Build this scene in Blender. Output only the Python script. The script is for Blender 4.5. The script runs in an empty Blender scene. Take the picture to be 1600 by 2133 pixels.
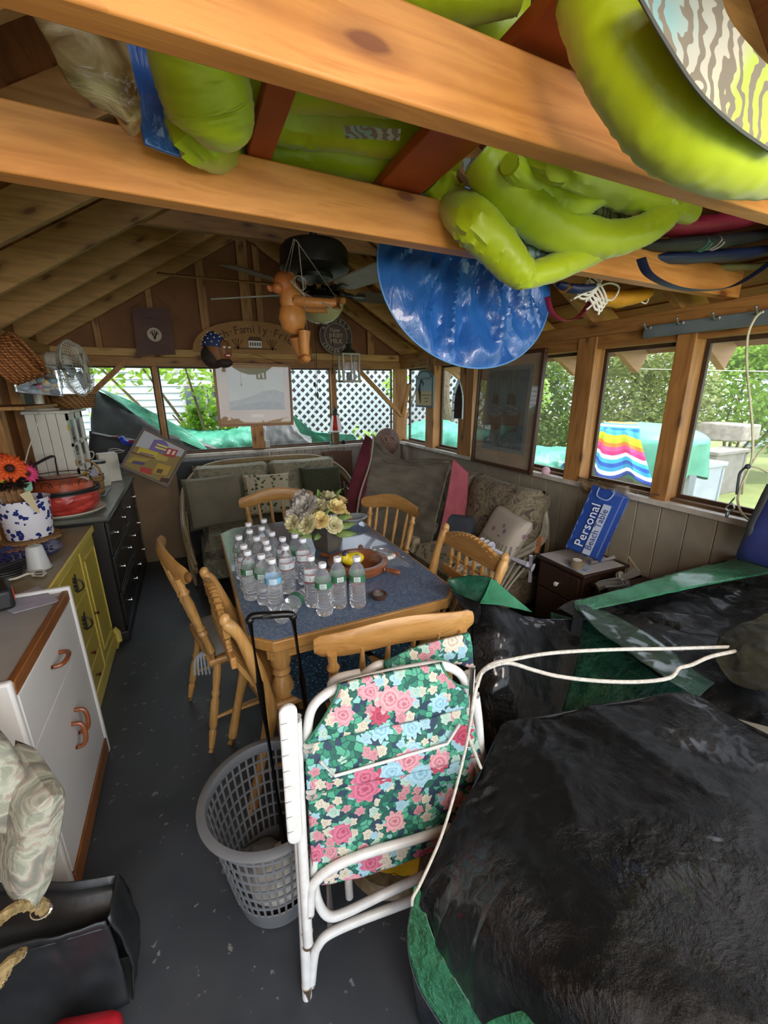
import bpy, bmesh, math, random
from math import sin, cos, pi, radians, sqrt, atan2
from mathutils import Vector, Matrix, noise
random.seed(7)
SC = bpy.context.scene
COL = SC.collection

# ---------------------------------------------------------------- camera
cd = bpy.data.cameras.new('camera'); cam = bpy.data.objects.new('camera', cd); COL.objects.link(cam)
cd.sensor_fit = 'VERTICAL'; cd.sensor_height = 36; cd.lens = 14.545; cd.clip_start = .02; cd.clip_end = 200
CR, CU, CF = ((0.907417, -0.420136, -0.008961), (0.127029, 0.253908, 0.958850), (0.400572, 0.871215, -0.283770))
cam.matrix_world = Matrix(((CR[0], CU[0], -CF[0], 0), (CR[1], CU[1], -CF[1], 0), (CR[2], CU[2], -CF[2], 1.6), (0, 0, 0, 1)))
SC.camera = cam

# ---------------------------------------------------------------- world, sun, exposure
def H(h):
    c = [int(h[i:i+2], 16)/255 for i in (0, 2, 4)]
    return tuple(x/12.92 if x <= .04045 else ((x+.055)/1.055)**2.4 for x in c) + (1,)
w = bpy.data.worlds.new('sky'); SC.world = w; w.use_nodes = True
wn = w.node_tree; bg = wn.nodes['Background']
bg.inputs[0].default_value = H('dfe9f5'); bg.inputs[1].default_value = 1.2
sd = bpy.data.lights.new('sun', 'SUN'); sun = bpy.data.objects.new('sun', sd); COL.objects.link(sun)
sd.energy = 1.35; sd.angle = radians(2); sd.color = (1, .95, .86)
sun.rotation_euler = Vector((-.75, .12, -1.2)).to_track_quat('-Z', 'Y').to_euler()
# two warm fill lights added behind the camera to brighten beams; sockets added likewise
FILL_LIGHTS = [(.15, -.55, 1.86), (1.2, -.55, 1.86)]
for bp_ in FILL_LIGHTS:
    l_ = bpy.data.lights.new('fill_light', 'POINT'); lo_ = bpy.data.objects.new('fill_light', l_); COL.objects.link(lo_)
    l_.energy = 13.5; l_.color = (1, .84, .66); l_.shadow_soft_size = .2; lo_.location = bp_
SC.view_settings.view_transform = 'Standard'; SC.view_settings.look = 'None'
SC.view_settings.exposure = 1.95; SC.view_settings.gamma = 1
SC.view_settings.use_curve_mapping = False

# ---------------------------------------------------------------- node helpers
def mat(name):
    m = bpy.data.materials.new(name); m.use_nodes = True
    return m, m.node_tree, m.node_tree.nodes['Principled BSDF']
def nd(nt, typ, ins=None, **at):
    n = nt.nodes.new('ShaderNode'+typ)
    for k, v in at.items(): setattr(n, k, v)
    for k, v in (ins or {}).items():
        if isinstance(v, bpy.types.NodeSocket): nt.links.new(v, n.inputs[k])
        else: n.inputs[k].default_value = v
    return n
def mth(nt, op, a, b=0., c=None):
    d = {0: a, 1: b}
    if c is not None: d[2] = c
    return nd(nt, 'Math', d, operation=op).outputs[0]
def mix(nt, f, a, b):
    n = nt.nodes.new('ShaderNodeMix'); n.data_type = 'RGBA'
    for k, v in ((0, f), (6, a), (7, b)):
        if isinstance(v, bpy.types.NodeSocket): nt.links.new(v, n.inputs[k])
        else: n.inputs[k].default_value = v
    return n.outputs[2]
def ramp(nt, f, stops, interp='LINEAR'):
    n = nd(nt, 'ValToRGB', {0: f}); cr = n.color_ramp; cr.interpolation = interp
    while len(cr.elements) < len(stops): cr.elements.new(.5)
    for e, (p, c) in zip(cr.elements, stops): e.position = p; e.color = c
    return n.outputs[0]
def coord(nt, scale=(1, 1, 1), rot=(0, 0, 0), loc=(0, 0, 0)):
    tc = nt.nodes.new('ShaderNodeTexCoord')
    return nd(nt, 'Mapping', {0: tc.outputs['Object'], 1: loc, 2: rot, 3: scale}).outputs[0]
def bump(nt, b, h, strength=.3, dist=.01):
    n = nd(nt, 'Bump', {'Strength': strength, 'Distance': dist, 'Height': h}); nt.links.new(n.outputs[0], b.inputs['Normal'])
def setp(b, rough=.6, metal=0, spec=None, trans=None, ior=None, alpha=None, coat=None, sheen=None):
    b.inputs['Roughness'].default_value = rough; b.inputs['Metallic'].default_value = metal
    for k, v in (('Specular IOR Level', spec), ('Transmission Weight', trans), ('IOR', ior), ('Alpha', alpha), ('Coat Weight', coat), ('Sheen Weight', sheen)):
        if v is not None: b.inputs[k].default_value = v
MAT = {}
def plain(name, c, c2=None, scale=8, rough=.6, bmp=0, bs=60, **k):
    """one-colour surface, mottled towards c2, with optional fine relief"""
    if name in MAT: return MAT[name]
    m, nt, b = mat(name); setp(b, rough, **k)
    if c2:
        n = nd(nt, 'TexNoise', {0: coord(nt), 'Scale': scale, 'Detail': 5., 'Roughness': .6})
        nt.links.new(ramp(nt, n.outputs[0], [(.35, H(c)), (.65, H(c2))]), b.inputs[0])
    else: b.inputs[0].default_value = H(c)
    if bmp:
        n2 = nd(nt, 'TexNoise', {0: coord(nt), 'Scale': bs, 'Detail': 3.})
        bump(nt, b, n2.outputs[0], bmp, .004)
    MAT[name] = m; return m
def wood(name, c1, c2, dark, axis='x', scale=1., rough=.55, knots=1, rot=None, fine=1.):
    """sawn timber: grain stretched along an axis, knots, end stains"""
    if name in MAT: return MAT[name]
    m, nt, b = mat(name); setp(b, rough)
    s = {'x': (1.1, 11, 11), 'y': (11, 1.1, 11), 'z': (11, 11, 1.1)}[axis]
    co = coord(nt, tuple(a*scale for a in s), rot or (0, 0, 0))
    warp = nd(nt, 'TexNoise', {0: co, 'Scale': .7, 'Detail': 2.})
    n1 = nd(nt, 'TexNoise', {0: co, 'Scale': 3.*fine, 'Detail': 6., 'Roughness': .7, 'Distortion': .6})
    rings = mth(nt, 'SINE', mth(nt, 'MULTIPLY', warp.outputs[0], 45.))
    f = mth(nt, 'ADD', mth(nt, 'MULTIPLY', rings, .12), n1.outputs[0])
    col = ramp(nt, f, [(.25, H(c2)), (.6, H(c1)), (.8, H(c2))])
    if knots:
        sx_ = nd(nt, 'SeparateXYZ', {0: coord(nt, (1, 1, 1), rot or (0, 0, 0))}).outputs; ia = 'xyz'.index(axis)
        al = mth(nt, 'MULTIPLY', sx_[ia], 3.1*scale); cr2 = mth(nt, 'MULTIPLY', mth(nt, 'ADD', sx_[(ia+1) % 3], sx_[(ia+2) % 3]), 8.5*scale)
        v = nd(nt, 'TexVoronoi', {0: nd(nt, 'CombineXYZ', {0: al, 1: cr2}).outputs[0], 'Scale': 1.}, voronoi_dimensions='2D')
        k = mth(nt, 'ADD', v.outputs[0], mth(nt, 'MULTIPLY', n1.outputs[0], .12))
        kk = ramp(nt, k, [(.12, (1, 1, 1, 1)), (.16, (.45, .45, .45, 1)), (.3, (0, 0, 0, 1))])
        vc_ = nd(nt, 'SeparateXYZ', {0: v.outputs['Color']}).outputs[0]
        col = mix(nt, mth(nt, 'MULTIPLY', mth(nt, 'MULTIPLY', kk, .85*knots), mth(nt, 'GREATER_THAN', vc_, .35)), col, H(dark))
    st = nd(nt, 'TexNoise', {0: coord(nt), 'Scale': 2.2, 'Detail': 3.})
    col = mix(nt, ramp(nt, st.outputs[0], [(.5, (0, 0, 0, 1)), (.75, (.35, .35, .35, 1))]), col, H(dark))
    nt.links.new(col, b.inputs[0]); bump(nt, b, n1.outputs[0], .12, .004)
    MAT[name] = m; return m

# ---------------------------------------------------------------- mesh helpers
def frame_to(d, up=(0, 0, 1)):
    d = Vector(d).normalized(); up = Vector(up)
    if abs(d.dot(up)) > .98: up = Vector((1, 0, 0)) if abs(d.x) < .9 else Vector((0, 1, 0))
    s = d.cross(up).normalized(); return d, s, s.cross(d).normalized()
class MB:
    def __init__(s): s.v = []; s.f = []
    def add(s, v, f, M=None):
        k = len(s.v)
        s.v += [tuple(M @ Vector(p)) if M else tuple(p) for p in v]
        s.f += [tuple(i+k for i in q) for q in f]; return s
    def box(s, c, d, M=None, rz=0):
        hx, hy, hz = d[0]/2, d[1]/2, d[2]/2; c = Vector(c); r = Matrix.Rotation(rz, 3, 'Z')
        v = [c + r @ Vector((x*hx, y*hy, z*hz)) for z in (-1, 1) for y in (-1, 1) for x in (-1, 1)]
        return s.add(v, [(0, 2, 3, 1), (4, 5, 7, 6), (0, 1, 5, 4), (2, 6, 7, 3), (0, 4, 6, 2), (1, 3, 7, 5)], M)
    def bb(s, a, b): # box from two corners
        return s.box([(a[i]+b[i])/2 for i in range(3)], [abs(a[i]-b[i]) for i in range(3)])
    def beam(s, a, b, w, h, up=(0, 0, 1)): # w across, h along up
        a = Vector(a); b = Vector(b); d, sd_, u = frame_to(b-a, up)
        v = [p + sd_*x*w/2 + u*z*h/2 for p in (a, b) for z in (-1, 1) for x in (-1, 1)]
        return s.add(v, [(0, 1, 3, 2), (4, 6, 7, 5), (0, 4, 5, 1), (2, 3, 7, 6), (0, 2, 6, 4), (1, 5, 7, 3)])
    def tube(s, pts, r, n=8, cap=True, closed=False, flat=1.):
        P = [Vector(p) for p in pts]; m = len(P)
        R = r if isinstance(r, (list, tuple)) else [r]*m
        k = len(s.v); prev = None
        for i, p in enumerate(P):
            if closed: d = P[(i+1) % m]-P[i-1]
            else: d = P[min(i+1, m-1)]-P[max(i-1, 0)]
            d = d.normalized() if d.length > 1e-9 else Vector((0, 0, 1))
            if prev is None: _, a, b_ = frame_to(d)
            else:
                a = (prev - d*prev.dot(d)); a = a.normalized() if a.length > 1e-6 else frame_to(d)[1]; b_ = d.cross(a)
            prev = a
            for j in range(n):
                t = 2*pi*j/n; s.v.append(tuple(p + a*cos(t)*R[i] + b_*sin(t)*R[i]*flat))
        for i in range(m if closed else m-1):
            for j in range(n):
                i2 = (i+1) % m
                s.f.append((k+i*n+j, k+i*n+(j+1) % n, k+i2*n+(j+1) % n, k+i2*n+j))
        if cap and not closed:
            s.f.append(tuple(k+j for j in range(n))[::-1]); s.f.append(tuple(k+(m-1)*n+j for j in range(n)))
        return s
    def lathe(s, prof, c=(0, 0, 0), n=20, M=None, sx=1, sy=1):
        c = Vector(c); v = []; f = []; m = len(prof)
        for r, z in prof:
            for j in range(n):
                t = 2*pi*j/n; v.append(c + Vector((r*cos(t)*sx, r*sin(t)*sy, z)))
        for i in range(m-1):
            for j in range(n): f.append((i*n+j, i*n+(j+1) % n, (i+1)*n+(j+1) % n, (i+1)*n+j))
        return s.add(v, f, M)
    def turned(s, a, b, prof, n=10): # prof: (t along a->b, radius)
        a = Vector(a); b = Vector(b)
        return s.tube([a.lerp(b, t) for t, r in prof], [r for t, r in prof], n)
    def ball(s, c, r, n=12, m=8, M=None):
        r = r if isinstance(r, (list, tuple)) else (r, r, r); c = Vector(c); v = []; f = []
        for i in range(m+1):
            ph = pi*i/m
            for j in range(n):
                t = 2*pi*j/n; v.append((c.x+r[0]*sin(ph)*cos(t), c.y+r[1]*sin(ph)*sin(t), c.z-r[2]*cos(ph)))
        for i in range(m):
            for j in range(n): f.append((i*n+j, i*n+(j+1) % n, (i+1)*n+(j+1) % n, (i+1)*n+j))
        return s.add(v, f, M)
    def prism(s, poly, h): # poly: 3D points, h: extrusion vector
        h = Vector(h); n = len(poly); v = [Vector(p) for p in poly]; v += [p+h for p in v]
        f = [tuple(range(n))[::-1], tuple(range(n, 2*n))] + [(i, (i+1) % n, n+(i+1) % n, n+i) for i in range(n)]
        return s.add(v, f)
    def grid(s, fn, nu, nv, closeu=False):
        k = len(s.v)
        for j in range(nv+1):
            for i in range(nu+(0 if closeu else 1)): s.v.append(tuple(fn(i/nu, j/nv)))
        w_ = nu if closeu else nu+1
        for j in range(nv):
            for i in range(nu):
                i2 = (i+1) % w_
                s.f.append((k+j*w_+i, k+j*w_+i2, k+(j+1)*w_+i2, k+(j+1)*w_+i))
        return s
    def cushion(s, c, d, n=14, M=None, puff=.5, e=5): # pillow: thin at the seam, full in the middle
        c = Vector(c)
        for sg in (1, -1):
            def fn(u, v):
                x = u*2-1; y = v*2-1
                t = max(0, (1-abs(x)**e)*(1-abs(y)**e))**puff
                pin = 1-.05*(1-abs(y)**2)*abs(x)**3; pin2 = 1-.05*(1-abs(x)**2)*abs(y)**3
                p = Vector((x*d[0]/2*pin, y*d[1]/2*pin2, sg*t*d[2]/2)) + c
                return (M @ p) if M else p
            k = len(s.f); s.grid(fn, n, n)
            if sg < 0: s.f[k:] = [q[::-1] for q in s.f[k:]]
        return s
    def obj(s, name, m, parent=None, smooth=True, bev=0, ang=38, weld=False, solid=0, sub=0):
        me = bpy.data.meshes.new(name); me.from_pydata(s.v, [], s.f); me.update()
        if weld:
            bm = bmesh.new(); bm.from_mesh(me); bmesh.ops.remove_doubles(bm, verts=bm.verts, dist=1e-4); bm.to_mesh(me); bm.free()
        o = bpy.data.objects.new(name, me); COL.objects.link(o)
        if m: me.materials.append(m)
        if smooth:
            me.polygons.foreach_set('use_smooth', [True]*len(me.polygons)); me.set_sharp_from_angle(angle=radians(ang))
        if bev:
            md = o.modifiers.new('bevel', 'BEVEL'); md.width = bev; md.segments = 2; md.limit_method = 'ANGLE'
        if solid:
            md = o.modifiers.new('thick', 'SOLIDIFY'); md.thickness = solid; md.offset = 0
        if sub:
            md = o.modifiers.new('sub', 'SUBSURF'); md.levels = md.render_levels = sub
        if parent:
            o.parent = parent; o.matrix_parent_inverse = parent_inv(parent)
        return o
def wmat(p):
    if p.parent: return wmat(p.parent) @ p.matrix_parent_inverse @ p.matrix_basis
    return p.matrix_basis.copy()
LOCAL = {'on': False}
def parent_inv(p): return Matrix() if LOCAL['on'] else wmat(p).inverted()
def thing(name, label, cat, loc=(0, 0, 0), group=None, rz=0):
    o = bpy.data.objects.new(name, None); COL.objects.link(o); o.empty_display_size = .05
    o.location = loc; o.rotation_euler = (0, 0, rz); o['label'] = label; o['category'] = cat
    if group: o['group'] = group
    return o
def tag(o, label, cat, group=None):
    o['label'] = label; o['category'] = cat
    if group: o['group'] = group
    return o
def struct(o): o['kind'] = 'structure'; return o
def stuff(o): o['kind'] = 'stuff'; return o
def dup(root, loc=None, rz=None, label=None, group=None, scale=None):
    r = root.copy(); COL.objects.link(r)
    if loc is not None: r.location = loc
    if rz is not None: r.rotation_euler = (0, 0, rz)
    if scale: r.scale = scale
    if label: r['label'] = label
    if group: r['group'] = group
    for ch in list(root.children):
        c = ch.copy(); COL.objects.link(c); c.parent = r; c.matrix_parent_inverse = ch.matrix_parent_inverse.copy()
        for g in ch.children:
            d = g.copy(); COL.objects.link(d); d.parent = c; d.matrix_parent_inverse = g.matrix_parent_inverse.copy()
    return r
def V(*a): return Vector(a)
def crom(P, t):
    n = len(P)-1; x = min(max(t, 0), 1)*n; i = min(int(x), n-1); f = x-i
    p0, p1, p2, p3 = (Vector(P[max(i-1, 0)]), Vector(P[i]), Vector(P[i+1]), Vector(P[min(i+2, n)]))
    return .5*((2*p1)+(p2-p0)*f+(2*p0-5*p1+4*p2-p3)*f*f+(3*p1-p0-3*p2+p3)*f**3)
def curve(P, n): return [crom(P, i/n) for i in range(n+1)]
def net(rows, u, v): return crom([crom(r, u) for r in rows], v)
def crumple(p, amp, sc, seed=0, sharp=1.):
    """ridged noise offset for plastic sheet and cloth"""
    q = Vector(p)*sc + Vector((seed*7.3, seed*3.1, seed))
    a = 1-abs(noise.noise(q))*2; b = 1-abs(noise.noise(q*2.3))*2; c = noise.noise(q*5)
    return amp*(a*.6+b*.3+c*.15*sharp)
def sheet(rows, nu, nv, amp=.01, sc=6, seed=0, nrm=None):
    mb = MB()
    def fn(u, v):
        p = net(rows, u, v)
        n_ = nrm or ((net(rows, min(u+.01, 1), v)-net(rows, max(u-.01, 0), v)).cross(net(rows, u, min(v+.01, 1))-net(rows, u, max(v-.01, 0))))
        n_ = Vector(n_); n_ = n_.normalized() if n_.length > 1e-12 else Vector((0, 0, 1))
        return p + n_*crumple(p, amp, sc, seed)
    return mb.grid(fn, nu, nv)
def text(s, size, M, m, parent, name='lettering', ext=.0006, bold=0, spacing=1):
    cu = bpy.data.curves.new(name, 'FONT'); cu.body = s; cu.size = size; cu.extrude = ext; cu.align_x = 'CENTER'; cu.align_y = 'CENTER'
    cu.offset = bold; cu.space_character = spacing; cu.resolution_u = 3
    to = bpy.data.objects.new(name, cu); COL.objects.link(to)
    dg = bpy.context.evaluated_depsgraph_get(); me = bpy.data.meshes.new_from_object(to.evaluated_get(dg)); bpy.data.objects.remove(to)
    me.name = name; me.transform(M); me.materials.clear(); me.materials.append(m)
    return me
def text_obj(items, m, parent, name='lettering', **k):
    """items: (string, size, matrix); joined into one lettering mesh"""
    bm = bmesh.new()
    for s, size, M in items:
        me = text(s, size, M, m, None, name, **k); bm.from_mesh(me)
    me = bpy.data.meshes.new(name); bm.to_mesh(me); bm.free(); me.materials.append(m)
    o = bpy.data.objects.new(name, me); COL.objects.link(o)
    if parent: o.parent = parent; o.matrix_parent_inverse = parent_inv(parent)
    return o
def basis(o, x, y): # matrix placing local xy plane at o with x,y directions
    x = Vector(x).normalized(); y = Vector(y); y = (y-x*x.dot(y)).normalized(); z = x.cross(y); o = Vector(o)
    return Matrix(((x.x, y.x, z.x, o.x), (x.y, y.y, z.y, o.y), (x.z, y.z, z.z, o.z), (0, 0, 0, 1)))

# ================================================================= SETTING
XL, XR, YB = -.97, 2.26, 4.43
RZ0, SL = 1.965, .6                       # underside of the rafters at the walls, roof slope
XM = (XL+XR)/2
def roofz(x): return RZ0 + SL*(min(x-XL, XR-x))
w_beam = wood('beam_pine', 'd7954e', 'bb7a3a', '62300f', 'x', 1, .5)
w_raft = wood('rafter_pine', 'b5894f', '98703a', '5a3315', 'x', 1, .6, 1, (0, radians(31), 0))
w_raftr = wood('rafter_pine_right', 'b5894f', '98703a', '5a3315', 'x', 1, .6, 1, (0, radians(-31), 0))
w_post = wood('post_pine', 'b07f45', '8d6131', '4e2b12', 'z', 1, .6)
w_plate = wood('plate_pine', 'a4773f', '83592b', '4a2810', 'x', 1, .6)
w_platey = wood('plate_pine_y', 'a4773f', '83592b', '4a2810', 'y', 1, .6)
w_deck = wood('roof_board', '8a562c', '6e4220', '40230f', 'y', .8, .7, .6)
w_gable = plain('gable_ply', '85552a', '744921', 5, .7, .2, 30)
w_red = plain('red_brown_stain', 'a3481c', '8a3a15', 6, .5, .15, 40)
m_wains = plain('painted_plank', '9c958a', '8f877a', 5, .6, .05)
m_sill = plain('sill_paint', 'c9c5bb', 'aaa397', 9, .55)
m_dirtywood = wood('weathered_sill', '6d5233', '4f3a22', '2a1b10', 'x', 1, .75, .4)

# floor: painted concrete with chips and scuffs
m, nt, b = mat('painted_concrete'); setp(b, .5)
n1 = nd(nt, 'TexNoise', {0: coord(nt), 'Scale': 3., 'Detail': 6.})
n2 = nd(nt, 'TexNoise', {0: coord(nt), 'Scale': 26., 'Detail': 4., 'Roughness': .55})
base = ramp(nt, n1.outputs[0], [(.3, H('32363b')), (.7, H('43474c'))])
chips = ramp(nt, n2.outputs[0], [(.655, (0, 0, 0, 1)), (.68, (.6, .6, .6, 1))])
nt.links.new(mix(nt, chips, base, H('8b8a86')), b.inputs[0])
nt.links.new(ramp(nt, n1.outputs[0], [(.3, (.33, .33, .33, 1)), (.7, (.6, .6, .6, 1))]), b.inputs['Roughness'])
bump(nt, b, n2.outputs[0], .1, .003)
fl = struct(MB().bb((XL-.1, -2.6, -.06), (XR+.1, YB+.09, 0)).obj('floor', m))

# ---- back wall
wb = struct(MB().bb((XL-.09, YB+.012, 0), (XR+.09, YB+.09, 1.0)).obj('wall_back', m_wains))
pk = MB().bb((0, 0, 0), (.086, .012, .97)).obj('plank', m_wains, wb, bev=.003)
pk.location = (XL, YB, .02)
def copies(src, locs, rz=0, parent=None):
    for l in locs:
        o = src.copy(); COL.objects.link(o); o.location = l; o.rotation_euler = (0, 0, rz)
copies(pk, [(XL+.09*i, YB, .02) for i in range(1, 36)])
MB().bb((XL, YB-.02, .985), (XR, YB+.03, 1.015)).obj('sill_cap', m_sill, wb, bev=.004)
MB().bb((XL, YB+.03, 1.0), (XR, YB+.1, 1.03)).obj('window_sill', m_dirtywood, wb)
MB().bb((XL, YB, 1.82), (XR, YB+.09, 1.9)).obj('header', w_plate, wb, bev=.003)
MB().bb((XL, YB-.02, 1.9), (XR, YB+.09, 1.965)).obj('plate', wood('plate_pale', 'c29a58', 'a67b3d', '5a3315', 'x', 1, .6), wb, bev=.003)
def pst(x0, x1, z0=1.03, z1=1.82, y0=YB+.005, y1=YB+.08, nm='stud', mt=None): return MB().bb((x0, y0, z0), (x1, y1, z1)).obj(nm, mt or w_post, wb, bev=.003)
for a, b_ in (((-0.242,4.43,1.666)[0], (-0.203,4.43,1.666)[0]), ((0.57,4.43,1.198)[0], (0.688,4.43,1.192)[0]), ((1.435,4.43,1.413)[0], (1.49,4.43,1.411)[0])): pst(a, b_)
pst(XL-.09, XL, 1.0, 1.82); pst(2.2, 2.35, 1.0, 1.96, nm='corner_post')
for a, b_ in (((-0.433,4.44,1.86), (-0.743,4.44,1.581)), ((1.725,4.44,1.835), (2.277,4.44,1.303))): MB().beam(a, b_, .04, .045, (0, 1, 0)).obj('brace', w_post, wb, bev=.003)
# gable above
rk = RZ0+SL*(XM-XL)
MB().prism([(XL-.05, YB+.05, 1.965), (XR+.05, YB+.05, 1.965), (XR, YB+.05, 2.1), (XM, YB+.05, rk+.13), (XL, YB+.05, 2.1)], (0, .015, 0)).obj('gable_panel', w_gable, wb, smooth=False)
for x0, x1 in (((-0.631,4.43,2.053)[0], (-0.583,4.43,2.055)[0]), ((-0.203,4.43,2.376)[0], (-0.155,4.43,2.38)[0]), ((0.217,4.43,2.484)[0], (0.289,4.43,2.49)[0]), ((0.584,4.43,2.672)[0], (0.678,4.43,2.681)[0]), ((0.725,4.43,2.686)[0], (0.782,4.43,2.691)[0]), ((1.861,4.43,2.057)[0], (1.935,4.43,2.059)[0])):
    pst(x0, x1, 1.965, roofz((x0+x1)/2)+.02, YB+.0, YB+.05)
# ---- right wall
wr = struct(MB().bb((XR+.012, -.4, 0), (XR+.09, YB, 1.0)).obj('wall_right', m_wains))
pk2 = MB().bb((0, 0, 0), (.012, .131, .97)).obj('plank', plain('painted_plank_shaded', '968d7c', '877e6e', 5, .6, .05), wr, bev=.003); pk2.location = (XR, YB-.135, .02)  # same planks as the back wall, with this wall's shade put into the colour
copies(pk2, [(XR, YB-.135*i, .02) for i in range(2, 36)])
MB().bb((XR-.03, -.4, .985), (XR+.03, YB, 1.015)).obj('sill_cap', m_sill, wr, bev=.004)
MB().bb((XR+.03, -.4, 1.0), (XR+.11, YB, 1.03)).obj('window_sill', wood('weathered_sill_y', '6d5233', '4f3a22', '2a1b10', 'y', 1, .75, .4), wr)
MB().bb((XR, -.4, 1.82), (XR+.09, YB, 1.9)).obj('header', w_platey, wr, bev=.003)
MB().bb((XR-.03, -.4, 1.89), (XR+.09, YB, 1.965)).obj('plate', w_platey, wr, bev=.003)
for y0, y1, d in ((.62, .7, .09), (1.305, 1.395, .1), (1.86, 1.99, .1), (3.04, 3.15, .1), (3.17, 3.24, .09), (3.68, 3.83, .09)):
    MB().bb((XR-.012, y0, 1.0), (XR+d, y1, 1.89)).obj('post', w_post, wr, bev=.003)
for a, b_ in (((2.29,4.28,1.657), (2.29,4.441,1.291)),): MB().beam(a, b_, .03, .045, (1, 0, 0)).obj('brace', w_post, wr, bev=.003)
# ---- left wall
m_dkboard = plain('dark_board', '3b342c', '2d2822', 6, .7)
wl = struct(MB().bb((XL-.09, -.95, 0), (XL-.05, YB, 2.06)).obj('wall_left', w_gable))
for y in (4.28, 3.92, 3.5, 3.1, 2.7, 2.3, 1.9, 1.5, 1.1, .7, .3, -.1): MB().bb((XL-.05, y, .0), (XL, y+.09, 1.9)).obj('stud', w_post, wl, bev=.003)
MB().bb((XL-.06, 3.6, .9), (XL-.03, 3.9, 1.9)).obj('dark_panel', m_dkboard, wl)
MB().bb((XL-.09, -.95, 1.89), (XL+.02, YB, 1.965)).obj('plate', w_platey, wl, bev=.003)
MB().bb((XL-.05, -.95, .9), (XL-.01, YB, .94)).obj('ledge', w_platey, wl)
# ---- ceiling: boards on rafters, tie beams
ce = struct(MB().beam((XM, -.95, rk+.07), (XM, YB+.5, rk+.07), .04, .16).obj('ceiling', w_platey))
L = sqrt(1+SL*SL)
for sgn, wm in ((1, w_raft), (-1, w_raftr)):
    xw = XL if sgn > 0 else XR
    n_ = 17; x_out = -.55
    for i in range(n_):
        xa = x_out + i*(XM-XL+.55)/n_; xb = xa + (XM-XL+.55)/n_ + .004
        za = RZ0+SL*xa+.175; zb = RZ0+SL*xb+.167
        X0, X1 = xw+sgn*xa, xw+sgn*xb
        MB().prism([(X0, -.95, za), (X1, -.95, zb), (X1, -.95, zb+.016), (X0, -.95, za+.016)], (0, YB+1.45, 0)).obj('roof_board', w_deck, ce, smooth=False)
    y = YB-.01
    while y > -.95:
        a = V(xw-sgn*.5, y, RZ0-SL*.5+.085); b_ = V(XM, y, rk+.085)
        MB().beam(a, b_, .04, .145).obj('rafter', wm, ce, bev=.003)
        y -= .5
def tie(a, b_, w, h, nm='tie_beam', mt=None): return MB().beam(a, b_, w, h).obj(nm, mt or w_beam, ce, bev=.004)
tie((XL, .625, 2.02), (XR, .635, 2.02), .042, .105)
tie((XL, 1.05, 2.025), (XR, 1.19, 2.025), .05, .11)
tie((-.2, 3.0, 2.56), (1.5, 3.0, 2.56), .04, .12, 'collar_tie', w_plate)
for y in (.1, -.5): tie((XL, y, 2.02), (XR, y, 2.02), .042, .105)
tie((1.02, 2.4, 2.62), (1.02, YB, 2.62), .04, .1, 'hanger_board', w_platey)
for bp_ in FILL_LIGHTS: MB().lathe([(.05, .07), (.05, .1), (0, .1)], bp_, 14).lathe([(0, .0), (.001, .001)], bp_, 4).obj('fill_socket', m_sill, ce)  # fittings made up for the added fill lights, out of view
# boards stored across the tie beams, stained red-brown
for x0, x1, y0, y1, z, lb in ((.5, .62, -.4, 1.3, 2.095, 'wide red-brown stained board laid across the roof beams, nearer the camera'), (.185, .235, -.2, 1.16, 2.092, 'narrow red-brown stained board laid across the roof beams left of the wide one')):
    tag(MB().bb((x0, y0, z-.012), (x1, y1, z+.012)).obj('stained_board', w_red, bev=.002), lb, 'board', 'stained boards on the roof beams')
# ---- right windows: screens in thin frames
m_scr, nt, b = mat('window_screen')
b.inputs[0].default_value = H('c8ccd0'); setp(b, .6, alpha=.1)
m_frm = plain('dark_screen_frame', '4b3722', '33251a', 8, .6)
k = 1
for y0, y1 in ((.7, 1.305), (1.395, 1.86), (1.99, 3.04), (3.24, 3.68), (3.83, 4.36)):
    f = MB(); x = XR+.075
    for a, b_ in (((x, y0, 1.03), (x+.02, y1, 1.05)), ((x, y0, 1.8), (x+.02, y1, 1.82)), ((x, y0, 1.05), (x+.02, y0+.02, 1.8)), ((x, y1-.02, 1.05), (x+.02, y1, 1.8))): f.bb(a, b_)
    f = struct(f.obj('window_%d' % k, m_frm, smooth=False))
    MB().bb((x+.009, y0+.02, 1.05), (x+.010, y1-.02, 1.8)).obj('screen', m_scr, f, smooth=False); k += 1
bx = [XL, (-0.222,4.43,1.666)[0], (0.626,4.43,1.195)[0], (1.462,4.43,1.412)[0], 2.2]
for a_, b2 in zip(bx, bx[1:]):
    f = MB(); y = YB+.06
    for a, b_ in (((a_+.02, y, 1.03), (b2-.02, y+.02, 1.045)), ((a_+.02, y, 1.805), (b2-.02, y+.02, 1.82)), ((a_+.02, y, 1.045), (a_+.035, y+.02, 1.805)), ((b2-.035, y, 1.045), (b2-.02, y+.02, 1.805))): f.bb(a, b_)
    struct(f.obj('window_%d' % k, m_frm, smooth=False)); k += 1

# ================================================================= OUTSIDE
m, nt, b = mat('lawn'); setp(b, .9)
n1 = nd(nt, 'TexNoise', {0: coord(nt), 'Scale': 1.2, 'Detail': 4.}); n2 = nd(nt, 'TexNoise', {0: coord(nt), 'Scale': 40., 'Detail': 4.})
c = mix(nt, ramp(nt, n1.outputs[0], [(.35, (0, 0, 0, 1)), (.65, (1, 1, 1, 1))]), H('7a8748'), H('969f5c'))
nt.links.new(mix(nt, mth(nt, 'MULTIPLY', n2.outputs[0], .6), c, H('5f6d38')), b.inputs[0]); bump(nt, b, n2.outputs[0], .8, .03)
gr = MB().bb((-14, -8, -.5), (30, 26, -.3)).obj('ground', m, smooth=False); struct(gr)
m_side = plain('white_siding', 'c3c9ce', 'b7bfc6', 3, .6)
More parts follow.
